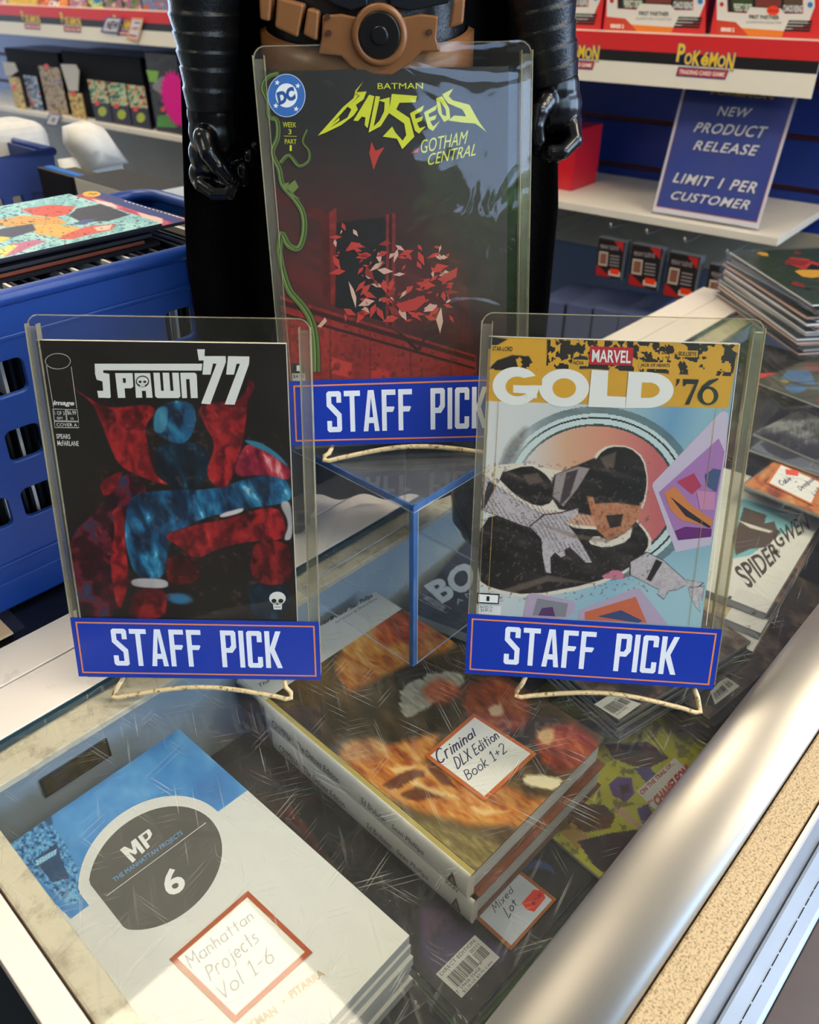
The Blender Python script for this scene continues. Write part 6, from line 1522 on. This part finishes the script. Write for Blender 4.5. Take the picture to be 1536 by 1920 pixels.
def wall_box(name, label, cat, q, zc, depth, base, paint=None, group=None, y0=None, y1=None, mtl=None, sidec=None):
    """carton on a shelf: its front is the photo quad q on the wall-parallel plane zc"""
    t_ = MB(MW); P = [t_.px(x, y, zc) for x, y in q]
    xa, xb = min(P[0][0], P[3][0]), max(P[1][0], P[2][0]) if len(P) > 2 else P[1][0]
    xa, xb = (P[0][0] + P[3][0]) / 2, (P[1][0] + P[2][0]) / 2
    ya = y0 if y0 is not None else (P[2][1] + P[3][1]) / 2; yb = y1 if y1 is not None else (P[0][1] + P[1][1]) / 2
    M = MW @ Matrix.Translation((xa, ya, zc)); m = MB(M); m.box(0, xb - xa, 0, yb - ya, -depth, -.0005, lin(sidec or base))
    o = m.build(name, GLOSSY, None, bevel=.001); tag(o, label, cat, group)
    m = MB(M); m.face([(0, 0, 0), (xb - xa, 0, 0), (xb - xa, yb - ya, 0), (0, yb - ya, 0)], lin(base)); m.W, m.H = xb - xa, yb - ya
    if paint: paint(m)
    m.build('printed_front', mtl or GLOSSY, o)
    return o
ct = crop(1060, 0, 3.227)
YU, YL = .3722, .0447                      # tops of the two shelves
def partner(dx, sticker=False, words=True):
    def f(m):
        P = lambda *a: [(x + dx * (1 + (y - 0) / 9000), y + dx * .032) for x, y in ct(*a)]
        m.poly(P((252, -160), (855, -160), (848, 205), (250, 188)), '#d2312f', 1); m.poly(P((250, 105), (365, 112), (400, 148), (655, 165), (640, 205), (250, 188)), '#c8442c', 3); m.poly(P((400, 148), (655, 165), (642, 202), (440, 196)), '#e07a2c', 4)
        m.poly(P((315, -160), (775, -160), (770, 60), (320, 52)), '#2c2a2a', 2); m.poly(P((345, -160), (470, -160), (468, 45), (345, 45)), '#3c4a2c', 3); m.poly(P((480, -160), (650, -160), (640, 20), (490, 20)), '#7a3a34', 3); m.poly(P((660, -160), (770, -160), (770, 55), (660, 45)), '#5a4a3a', 3)
        m.text('PERFECT ORDER', P((355, 0), (468, 3), (465, 50), (360, 46)), '#d8d8c8', 5, bold=.03) if words else None; m.text('CHAOS RISING', P((655, 8), (772, 12), (770, 56), (655, 50)), '#d8d8d8', 5, bold=.03)
        m.poly(P((255, -160), (316, -160), (316, 52), (430, 60), (455, 22), (640, 30), (665, 62), (775, 62), (778, -160), (850, -160), (845, 20), (800, 130), (655, 165), (400, 148), (365, 112), (252, 100)), '#d9d4cc', 4)
        m.text('FIRST PARTNER', P((446, 68), (630, 72), (628, 98), (447, 93)), '#2a2826', 6, bold=.03); m.text('ILLUSTRATION COLLECTION', P((430, 105), (642, 110), (640, 124), (430, 119)), '#4a4846', 6)
        m.text('SERIES 2', P((275, 145), (356, 148), (355, 172), (274, 168)), '#f0e8e0', 6, bold=.04)
        for i in range(4): m.poly(P((690 - 10 * i, 100 + i * 18), (832 - 4 * i, 104 + i * 18), (826 - 6 * i, 118 + i * 18), (680 - 8 * i, 113 + i * 18)), '#2a2828', 6)
        m.text("IN THIS BOX, YOU'LL FIND", P((698, 105), (800, 107), (799, 114), (697, 111)), '#d8d4cc', 8, bold=.02)
        ex, ey = P((818, 8))[0]; m.ell(ex, ey, 5, 5.5, '#3a7ac0', 7); ex, ey = P((283, 5))[0]; m.ell(ex, ey, 4, 4.5, '#c03030', 7)
        if sticker: m.ell(*P((593, 42))[0], 12, 9, '#e8452e', 9); m.text('$52.00', P((570, 36), (622, 38), (622, 52), (570, 50)), '#5a1a14', 10)
    return f
G1 = 'red and white card boxes on the upper shelf'
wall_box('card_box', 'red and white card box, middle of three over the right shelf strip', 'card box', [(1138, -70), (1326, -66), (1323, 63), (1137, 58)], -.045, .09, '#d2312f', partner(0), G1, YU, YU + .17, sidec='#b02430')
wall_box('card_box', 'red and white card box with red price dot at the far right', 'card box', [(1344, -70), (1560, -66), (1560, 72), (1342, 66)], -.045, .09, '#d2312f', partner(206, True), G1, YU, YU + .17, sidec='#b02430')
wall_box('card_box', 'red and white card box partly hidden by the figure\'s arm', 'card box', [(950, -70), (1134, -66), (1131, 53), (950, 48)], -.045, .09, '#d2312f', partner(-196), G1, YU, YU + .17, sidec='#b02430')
def noisy(cols, seed, sc_=9):
    def f(m):
        st_ = [(i / (len(cols) - 1), c) for i, c in enumerate(cols)]
        m.raster(0, m.W, 0, m.H, 40, 40, lambda X, Y: ramp(fbm(X + Y * .3, Y, sc_, seed) * 1.5 - .25, st_), 1e-4)
    return f
for i, (xa, xb, cols, lab) in enumerate(((-20, 8, ['#c8b0a0', '#e0d0c8', '#c03a30'], 'pale card box at the left edge of the top shelf'), (10, 67, ['#a87818', '#d8a820', '#e0b838', '#b08418'], 'golden yellow card box on the top left shelf'),
        (69, 124, ['#3a1a20', '#a8301c', '#e0742c', '#f0b048'], 'red and orange card box on the top left shelf'), (126, 158, ['#7a3a5a', '#d88a38', '#8a5aa0', '#f0d090'], 'orange and violet card box on the top left shelf'),
        (160, 189, ['#1a3a6a', '#3a8ac0', '#e0d060', '#18304a'], 'bright blue card box on the top left shelf'), (191, 225, ['#1c2a20', '#5a7a3a', '#a84a8a', '#c8d870'], 'green and purple card box left of its twin'),
        (227, 261, ['#1c2a20', '#5a7a3a', '#a84a8a', '#c8d870'], 'green and purple card box right of its twin'), (263, 318, ['#1c2440', '#c85a2c', '#4a6ab0', '#e0a848'], 'blue and orange card box beside the figure\'s arm'))):
    def pf(m, cols=cols, i=i):
        noisy(cols, 50 + i)(m)
        if i == 2: m.text('ON', [(94, 0), (112, 2), (110, 16), (90, 12)], '#f0e8e0', 4, bold=.05)
    wall_box('card_box', lab, 'card box', [(xa, -60), (xb, -58), (xb, 26), (xa, 24)], -.05, .08, cols[0], pf, 'card boxes on the top left shelf', YU, YU + rnd.uniform(.16, .2))
# hanging price tags on the strip
def tagcard(q, zc, base, label, paint, name='price_tag', group='price tags on the shelf fronts'):
    t_ = MB(MW); P = [t_.px(x, y, zc) for x, y in q]; c_ = sum(P) / 4; M = MW @ Matrix.Translation((c_[0], c_[1], zc)); m = MB(M)
    m.prism([tuple(p - c_) for p in P[::-1]], -.0008, 0, lin(base)); o = m.build(name, MATTE, None); tag(o, label, 'price tag', group)
    m = MB(M); m.lpoly([tuple((p - c_) * .8) for p in P], '#dcd8dc', 1e-4); paint(m); m.build('printed_face', MATTE, o); return o
k1 = crop(0, 0, 4.518)
tagcard(k1((900, 142), (1040, 150), (1000, 285), (850, 270)), .004, '#5a5a94', 'violet edged NEW tag hanging on the left shelf strip', lambda m: m.text('NEW', k1((920, 175), (1015, 180), (995, 255), (890, 245)), '#3a3a5a', 3, bold=.04))
tagcard(k1((1118, 150), (1218, 155), (1170, 350), (1070, 335)), .004, '#e0a878', 'peach edged LIMIT tag hanging on the left shelf strip', lambda m: (m.text('LIMIT', k1((1115, 225), (1185, 230), (1180, 260), (1108, 250)), '#c05a4a', 3, bold=.02), m.line(k1((1138, 190), (1188, 196)), 3, '#6a5a8a', 3), m.line(k1((1092, 298), (1160, 308)), 4, '#c05a4a', 3)))
k2 = crop(0, 120, 4.518)
tagcard(k2((420, 415), (525, 425), (485, 528), (378, 515)), .004, '#54548c', 'small violet edged tag hanging on the lower left shelf', lambda m: m.text('2', k2((440, 455), (475, 457), (465, 490), (428, 485)), '#3a3a4a', 3, bold=.03))
# lower left shelf: counter displays with booster packs
def display(q, label, flap, colr='#16161a'):
    o = wall_box('counter_display', label, 'display box', q, -.05, .16, colr, None, 'counter display boxes', YL, None, mtl=MATTE)
    return o
display([(22, 92), (118, 98), (118, 214), (22, 205)], 'open black display box with white flap at the far left of the lower shelf', None)
display([(128, 100), (272, 104), (272, 240), (128, 220)], 'open black display box with white flap holding three booster packs', None)
def standing(q, zc, th, base, label, cat, name, paint, group=None, y0=YL):
    return wall_box(name, label, cat, q, zc, th, base, paint, group, y0)
for q, l in ((k2((20, -20), (120, -10), (150, 60), (90, 100), (45, 100)), 'white folded flap of the far left display box'), (k2((510, 0), (640, 5), (670, 60), (660, 230), (580, 225)), 'white folded flap of the second display box')):
    t_ = MB(MW); P = [t_.px(x, y, -.03) for x, y in q]; c_ = sum(P) / len(P); M = MW @ Matrix.Translation((c_[0], c_[1], -.03)); m = MB(M); m.prism([tuple(p - c_) for p in P[::-1]], -.002, 0, lin('#c9c6c0')); o = m.build('display_flap', MATTE, None); tag(o, l, 'cardboard flap', 'display flaps')
def reddot(m, x, y, r_=4.6): m.ell(x, y, r_, r_ * 1.05, '#e8483c', 8)
for q, l, dt in ((k2((85, 110), (180, 115), (205, 385), (120, 370)), 'gold standee on the far left display box', (122, 195)), (k2((575, 240), (685, 245), (735, 455), (620, 440)), 'gold standee on the second display box', (618, 250))):
    def pf(m, dt=dt): noisy(['#3a3020', '#b08a38', '#e0c060', '#7a5a28'], 71, 5)(m); reddot(m, *k2(dt)[0])
    standing(q, -.012, .003, '#a88438', l, 'standee', 'gold_standee', pf, 'gold standees')
for q, l, cs in ((k2((215, 100), (330, 105), (345, 375), (240, 360)), 'silver blue card pack in the far left display box', ['#22222a', '#5a7a98', '#c8c8d0', '#8a2a30']), (k2((345, 20), (520, 30), (560, 400), (385, 380)), 'gold brown card pack in the far left display box', ['#2a2420', '#8a7038', '#b8a080', '#4a3a5a'])):
    def pf(m, cs=cs, l=l): noisy(cs, 83, 6)(m); (reddot(m, *k2((392, 22))[0]) if 'gold' in l else None)
    standing(q, -.03, .008, cs[0], l, 'card pack', 'card_pack', pf, 'card packs on the lower shelf')
for j, l in enumerate(('leftmost of three dark booster packs in the second display', 'middle of three dark booster packs in the second display', 'rightmost of three dark booster packs in the second display')):
    o_ = j * 163
    def pf(m, o_=o_, j=j):
        dy = j * 22
        m.raster(0, m.W, 0, m.H, 40, 60, lambda X, Y: np.where((Y - 120)[..., None] * 4.518 > 330 + dy, rgb('#1c1424') + .06 * fbm(X, Y, 6, 3)[..., None], ramp(fbm(X + Y * .4, Y, 7, 91) * 1.6 - .3, [(0, '#2a3a4a'), (.3, '#6a9a6a'), (.5, '#c8d8b0'), (.7, '#d88a48'), (1, '#3a2a4a')])), 1e-4)
        reddot(m, *k2((825 + o_, 330 + dy + j * 4))[0]); m.ell(*k2((868 + o_, 402 + dy + j * 4))[0], 8, 9, '#a8b428', 6)
    standing(k2((748 + o_, 135 + j * 20), (905 + o_, 145 + j * 22), (945 + o_, 495 + j * 28), (800 + o_, 470 + j * 24)), -.02, .01, '#1c1424', l, 'booster pack', 'booster_pack', pf, 'dark booster packs')
def greenbox(m):
    noisy(['#1c1a1e', '#2a2a2c', '#3a3c34'], 95, 12)(m)
    m.poly(k2((1240, 50), (1345, 60), (1330, 155), (1265, 150)), '#7ab038', 3); m.poly(k2((1290, 180), (1360, 110), (1500, 120), (1500, 250), (1420, 290), (1300, 210)), '#8a8088', 2); m.poly(k2((1335, 440), (1480, 420), (1500, 540), (1330, 530)), '#4a8a34', 3)
    reddot(m, *k2((1385, 382))[0])
standing(k2((1225, -90), (1530, -80), (1540, 560), (1325, 540)), -.02, .09, '#1e1c20', 'dark box with green patches beside the figure\'s left arm', 'card box', 'card_box', greenbox)
t_ = MB(MW); c_ = t_.px(*k2((1490, 300))[0], -.005); M = MW @ Matrix.Translation((c_[0], c_[1], -.005)); m = MB(M)
m.prism([((.075 if i % 2 else .06) * math.cos(R(360 * i / 48)), (.075 if i % 2 else .06) * math.sin(R(360 * i / 48)) * 1.05) for i in range(48)], -.001, 0, lin('#e01a8c')); tag(m.build('price_star', MATTE, None), 'bright pink starburst card on the dark green patched box', 'price star')
# ---------- right lower shelf: slanted sign, red box
Bs = on_z(1321, 417, YL); lean_s = R(14)
vS = np.array([0, 0, 1]) * math.cos(lean_s) + WN * math.sin(lean_s)
FS = frame(Bs + np.array([0, 0, .001]), WR, vS, np.cross(WR, vS))
sg_ = thing('sign_holder', 'slanted clear sign holder with blue NEW PRODUCT RELEASE notice on the lower shelf', 'sign', FS)
m = MB(FS); q = [(1283, 150), (1503, 166), (1420, 432), (1222, 402)]; P = [m.px(x, y) for x, y in q]
xl, xr = (P[0][0] + P[3][0]) / 2, (P[1][0] + P[2][0]) / 2; ht = .262
m = MB(FS); m.box(xl, xr, 0, ht, .0012, .0036); m.build('front_sheet', clear_mat('sign_clear', '#fcfcfc', 1.45, .04, haze=.02), sg_)
m = MB(FS); m.box(xl, xr, 0, .003, -.07, .001); m.build('foot', clear_mat('sign_foot', '#f0f0f0', 1.45, .05, haze=.25), sg_)
m = MB(FS); m.box(xl + .001, xr - .001, .004, ht - .002, -.001, 0, lin('#dcd8e0')); kk = .006
m.lpoly([(xl + kk, .004 + kk * 1.6), (xr - kk, .004 + kk * 1.6), (xr - kk, ht), (xl + kk, ht)], '#c86a4a', 1e-4); m.lpoly([(xl + kk + .0012, .0055 + kk * 1.6), (xr - kk - .0012, .0055 + kk * 1.6), (xr - kk - .0012, ht), (xl + kk + .0012, ht)], '#243a92', 2e-4)
kt = crop(860, 0, 2.272); km = crop(900, 280, 2.415)
def sgn(s, q, **k):
    m.text(s, [(x + 1.2, y + 1.2) for x, y in q], '#14204e', 3, bold=.035, shear=.22, space=1.12); m.text(s, q, '#ece8ee', 5, bold=.012, shear=.22, space=1.12)
sgn('NEW', kt((1108, 452), (1255, 462), (1240, 502), (1100, 492))); sgn('PRODUCT', kt((1015, 520), (1322, 540), (1305, 590), (1000, 562))); sgn('RELEASE', kt((1010, 598), (1285, 620), (1270, 665), (998, 638)))
sgn('LIMIT 1 PER', km((885, 105), (1262, 150), (1245, 200), (872, 148))); sgn('CUSTOMER', km((875, 188), (1230, 232), (1212, 275), (862, 225)))
m.text('POKéMON', kt((1080, 380), (1350, 395), (1340, 425), (1072, 402)), '#c0a030', 5, bold=.05)
m.build('notice', PRINT, sg_)
def redb(m):
    m.poly(km((270, -10), (330, 0), (335, 175), (255, 170)), '#2a1a1a', 2); m.poly(km((262, 130), (325, 128), (325, 165), (258, 165)), '#d82a2a', 3)
wall_box('card_box', 'red card box standing on the lower shelf below the figure\'s fist', 'card box', [(930, 262), (1080, 276), (1072, 352), (930, 340)], -.10, .12, '#c81f2c', redb, None, YL, YL + .13)
# hooks with hanging sleeve packs
hookm = mat('wire_hook', '#b8b2a4', .35, metal=.6)
hx = MB(MW)
packs = [((1122, 446), (1172, 452), (1166, 526), (1115, 517), 'leftmost of the four hanging black and red sleeve packs'), ((1184, 458), (1242, 464), (1234, 546), (1176, 535), 'second from left of the four hanging black and red sleeve packs'),
         ((1256, 472), (1313, 482), (1300, 566), (1241, 554), 'third from left of the four hanging black and red sleeve packs'), ((1330, 495), (1392, 505), (1380, 590), (1316, 577), 'rightmost hanging black and red sleeve pack, half behind the comic stack')]
for i, (a, b, c, d, l) in enumerate(packs):
    def pf(m, a=a, b=b, c=c, d=d):
        Q = lambda *uv: [tuple((1 - v) * ((1 - u) * np.array(d) + u * np.array(c)) + v * ((1 - u) * np.array(a) + u * np.array(b))) for u, v in uv]
        m.poly(Q((.04, .03), (.96, .03), (.96, .97), (.04, .97)), '#2a2626', 1); m.poly(Q((.04, .03), (.6, .03), (.04, .3)), '#b0282c', 2); m.poly(Q((.6, .97), (.96, .97), (.96, .72)), '#c0302e', 2)
        m.text('PENNY SLEEVES', Q((.12, .84), (.8, .84), (.8, .74), (.12, .74)), '#b8a8a8', 3); m.poly(Q((.1, .3), (.42, .3), (.42, .66), (.1, .66)), '#c8b8a8', 3); m.poly(Q((.14, .34), (.38, .34), (.38, .62), (.14, .62)), '#8a5a4a', 4)
        for k in range(4): m.poly(Q((.5, .6 - k * .08), (.85, .6 - k * .08), (.85, .57 - k * .08), (.5, .57 - k * .08)), '#9a9090', 3)
        m.poly(Q((.5, .08), (.92, .08), (.92, .2), (.5, .2)), '#d8d4d0', 3); m.poly(Q((.55, .12), (.88, .12), (.88, .26), (.55, .26)), '#f0401e', 5)
    z0 = -.02
    o = wall_box('sleeve_pack', l, 'sleeve pack', [a, b, c, d], z0, .03, '#3a3638', pf, 'hanging sleeve packs', sidec='#7a8088')
    bb = [v.co for v in o.data.vertices]; w2 = max(v[0] for v in bb); h2 = max(v[1] for v in bb)
    m = MB(o.matrix_world); m.prism([(.004, h2), (w2 - .004, h2), (w2 * .6, h2 + .028), (w2 * .4, h2 + .028)], -.016, -.015); m.build('hang_tab', bagm, o)
    m = MB(MW @ Matrix.Translation((o.matrix_world.translation - MW.translation).dot(Vector(WR)) * Vector((1, 0, 0)))); 
    xx = float(np.array(o.matrix_world.translation - MW.translation) @ WR) + w2 / 2; yy = float(o.matrix_world.translation[2]) + h2 + .025
    m = MB(MW @ Matrix.Translation((xx, yy, -.3145))); m.tube([(0, .0, 0), (0, 0, .27), (0, .004, .31), (0, .014, .315)], .002, 8); hk = m.build('peg_hook', hookm, None, smooth=True); tag(hk, 'wire peg hook carrying the ' + l.split(',')[0].replace('of the four hanging black and red ', '').replace('hanging black and red ', ''), 'hook', 'peg hooks')
for (a, b, l) in (((905, 430), (1045, 412), 'empty wire peg hook under the lower shelf, left one'), ((1025, 432), (1095, 416), 'empty wire peg hook under the lower shelf, right one')):
    p = hx.px(*b, -.2); m = MB(MW @ Matrix.Translation((p[0], p[1], -.3145))); m.tube([(0, .0, 0), (0, 0, .27), (0, .004, .30), (0, .016, .305)], .002, 8); tag(m.build('peg_hook', hookm, None, smooth=True), l, 'hook', 'peg hooks')
# row of slate blue boxes on the base shelf
for i in range(4):
    x0 = [1010, 1062, 1112, 1160][i]
    q = [(x0, 562 + i * 8), (x0 + 46, 569 + i * 8), (x0 + 44, 625 + i * 8), (x0 - 2, 617 + i * 8)]
    o = wall_box('storage_box', ['leftmost', 'second from left', 'third from left', 'rightmost'][i] + ' slate blue box in the row on the base shelf', 'box', q, -.03, .17, '#5a6286', None, 'slate blue boxes on the base shelf', -.3998, None, mtl=PRINT)

# ================================================================== second bench with clutter at the far left
SB = thing('side_bench', 'far black bench under the left wall shelves', 'table', zframe(ST(.2, -1.12, FLOOR_Z), A47)); 
m = MB(SB.matrix_world); m.box(-.2, 1.08, .0, .9, -FLOOR_Z - .04, -FLOOR_Z - .002); m.build('table_top', mat('bench_grey', '#2a2c34', .5), SB)
m = MB(SB.matrix_world); m.box(-.15, 1.0, .05, .85, 0, -FLOOR_Z - .041); m.build('cabinet', mat('base_dark', '#3a3e48'), SB)
def back_frame(t): return frame(ST(0, t), E1, (0, 0, 1), E2)
def back_box(name, label, cat, q, t, depth, base, paint=None, group=None, mtl=None, top=None, y1=None):
    M0 = back_frame(t); t_ = MB(M0); P = [t_.px(x, y) for x, y in q]; xa, xb = (P[0][0] + P[3][0]) / 2, (P[1][0] + P[2][0]) / 2; yb = y1 or (P[0][1] + P[1][1]) / 2
    M = M0 @ Matrix.Translation((xa, 0, 0)); m = MB(M); m.box(0, xb - xa, 0, yb, -depth, 0, lin(base)); 
    if top: m.face([(0, yb + 1e-4, 0), (xb - xa, yb + 1e-4, 0), (xb - xa, yb + 1e-4, -depth), (0, yb + 1e-4, -depth)], lin(top))
    o = m.build(name, mtl or MATTE, None, bevel=.002); tag(o, label, cat, group)
    if paint: m = MB(M); m.W, m.H = xb - xa, yb; paint(m); m.build('printed_front', MATTE, o)
    return o
# blue basket with square openings
MBk = back_frame(-1.42); t_ = MB(MBk); pr = t_.px(97, 281); pl2 = t_.px(0, 300)
bx0, bx1, bh = pl2[0] - .12, pr[0], (pr[1] + pl2[1]) / 2
bk = thing('plastic_basket', 'navy plastic basket with square openings at the far left', 'basket', MBk @ Matrix.Translation((bx0, 0, -.14)))
nx_ = int((bx1 - bx0 - .03) / .034)
holes = [(bx0 + .02 + i * .034, bx0 + .04 + i * .034, y, y + .024) for i in range(nx_) for y in (bh * .18, bh * .42, bh * .64)]
navy = mat('basket_navy', '#17357c', .5)
holed_panel('front_wall', MBk, [(bx0, .003), (bx1 - .02, .003), (bx1, bh), (bx0, bh)], holes, .004, navy, bk, r=.004)
m = MB(MBk); m.box(bx0, bx1 - .01, .002, bh, -.28, -.276); m.box(bx0, bx0 + .004, .002, bh, -.276, -.004); m.box(bx1 - .016, bx1 - .012, .002, bh, -.276, -.004); m.box(bx0, bx1 - .012, .002, .006, -.276, -.004); pbuild(m, 'basket_shell', navy, bk)
m = MB(MBk); m.tube([(bx0, bh, .002), (bx1, bh, .002), (bx1 - .006, bh, -.28), (bx0, bh, -.28)], .007, 8, closed=True); pbuild(m, 'basket_rim', navy, bk, smooth=True)
M0 = back_frame(-1.58); t2 = MB(M0); P = [t2.px(*p) for p in ((-90, 238), (78, 226), (84, 262))]
M = M0 @ Matrix.Translation((P[0][0], .012, 0)); m = MB(M); m.box(0, P[1][0] - P[0][0], 0, (P[0][1] + P[1][1]) / 2 - .012, -.09, .03); o = m.build('white_bundle', mat('white_plastic', '#d6d2c8', .5), None, bevel=.025, bseg=4); tag(o, 'bulky white wrapped bundle sticking out of the navy basket', 'bundle')
def bagsheet():
    P = [(128, 240), (165, 228), (195, 240), (238, 305), (205, 312), (160, 322), (142, 290), (130, 272)]
    M0 = back_frame(-1.30); t_ = MB(M0); L = [t_.px(x, y) for x, y in P]; c_ = sum(L) / len(L); y0 = min(l[1] for l in L)
    M = M0 @ Matrix.Translation((c_[0], 0, 0)); m = MB(M)
    outer = [(l[0] - c_[0], l[1]) for l in L]; n = len(outer); vs = []
    for k, s_ in enumerate((1, .7, .35)):
        for i, (x, y) in enumerate(outer): vs.append((x * s_, (c_[1] + (y - c_[1]) * s_), (0, .022, .03)[k] + (.006 if (i + k) % 2 else 0)))
    vs.append((0, c_[1], .035)); back = [(x, y, -.02) for x, y in outer]; vs += back; fs = []
    for k in range(2): fs += [(k * n + i, k * n + (i + 1) % n, (k + 1) * n + (i + 1) % n, (k + 1) * n + i) for i in range(n)]
    fs += [(2 * n + i, 2 * n + (i + 1) % n, 3 * n) for i in range(n)]; b = 3 * n + 1; fs += [tuple(b + i for i in range(n))[::-1]] + [(b + i, b + (i + 1) % n, (i + 1) % n, i) for i in range(n)]
    m.mesh(vs, fs); m.box(-.05, .05, 0, y0 + .02, -.018, -.004); o = m.build('plastic_bag', mat('white_plastic', '#d6d2c8'), None, smooth=True); tag(o, 'crumpled white plastic bag standing on the far bench', 'bag'); return o
bagsheet()
def blackbox(m): m.lpoly([(m.W * .2, m.H * .55), (m.W * .5, m.H * .5), (m.W * .5, m.H * .56), (m.W * .2, m.H * .61)], '#8a8a8a', 3e-4)
back_box('archive_box', 'black box with a pale label strip left of the blue taped one', 'box', [(133, 326), (165, 333), (165, 360), (133, 352)], -1.18, .10, '#1a1a1e', blackbox, 'black boxes on the far bench', top='#3a362e')
back_box('archive_box', 'black box right of the bright blue strip on the far bench', 'box', [(188, 336), (240, 350), (240, 372), (188, 362)], -1.10, .14, '#1a1a1e', blackbox, 'black boxes on the far bench', top='#4a4234')
back_box('blue_binder', 'bright blue narrow binder between the two black boxes', 'binder', [(167, 332), (184, 336), (184, 362), (167, 360)], -1.14, .13, '#2a6ab8', None)
back_box('white_box', 'white box with dark lid and orange dots behind the crate', 'box', [(254, 346), (352, 366), (352, 392), (254, 376)], -1.0, .16, '#d8d2c4', None, top='#3a3836')
for x, y, l in ((271, 340, 'left orange dot sticker on the white box lid'), (326, 353, 'right orange dot sticker on the white box lid')):
    pass
# ================================================================== cardboard boxes at the foot of the case front
cardb = mat('taupe_cardboard', '#6e625e', .8, noise=.05, scale=40)
ca_, cb_ = on_z(1433, 1920, -.26), on_z(1536, 1722, -.26)
t0 = float(ca_ @ E2) + .0006
for (sa, sb, l) in ((.0, .243, 'taupe cardboard box with a hand slot at the lower right corner'), (.246, .7, 'taupe cardboard box behind the slotted one at the case foot')):
    M = zframe(ST((sa + sb) / 2, t0 + .16, FLOOR_Z), A47); o = thing('cardboard_box', l, 'box', M, 'taupe boxes at the case foot')
    hw = (sb - sa) / 2; H = -.26 - FLOOR_Z
    holed_panel('box_lid', M @ Matrix.Translation((0, 0, H - .002)), [(-hw, -.16), (hw, -.16), (hw, .16), (-hw, .16)], [(hw - .05, hw - .03, .06, .135)], .002, cardb, o, r=.009)
    m = MB(M); m.box(-hw + .001, hw - .001, .155, .159, 0, H - .005); m.box(-hw + .001, hw - .001, -.159, -.155, 0, H - .005); m.box(-hw + .001, -hw + .005, -.155, .155, 0, H - .005); m.box(hw - .005, hw - .001, -.155, .155, 0, H - .005); m.box(-hw + .005, hw - .005, -.155, .155, 0, .004); m.build('box_body', cardb, o)
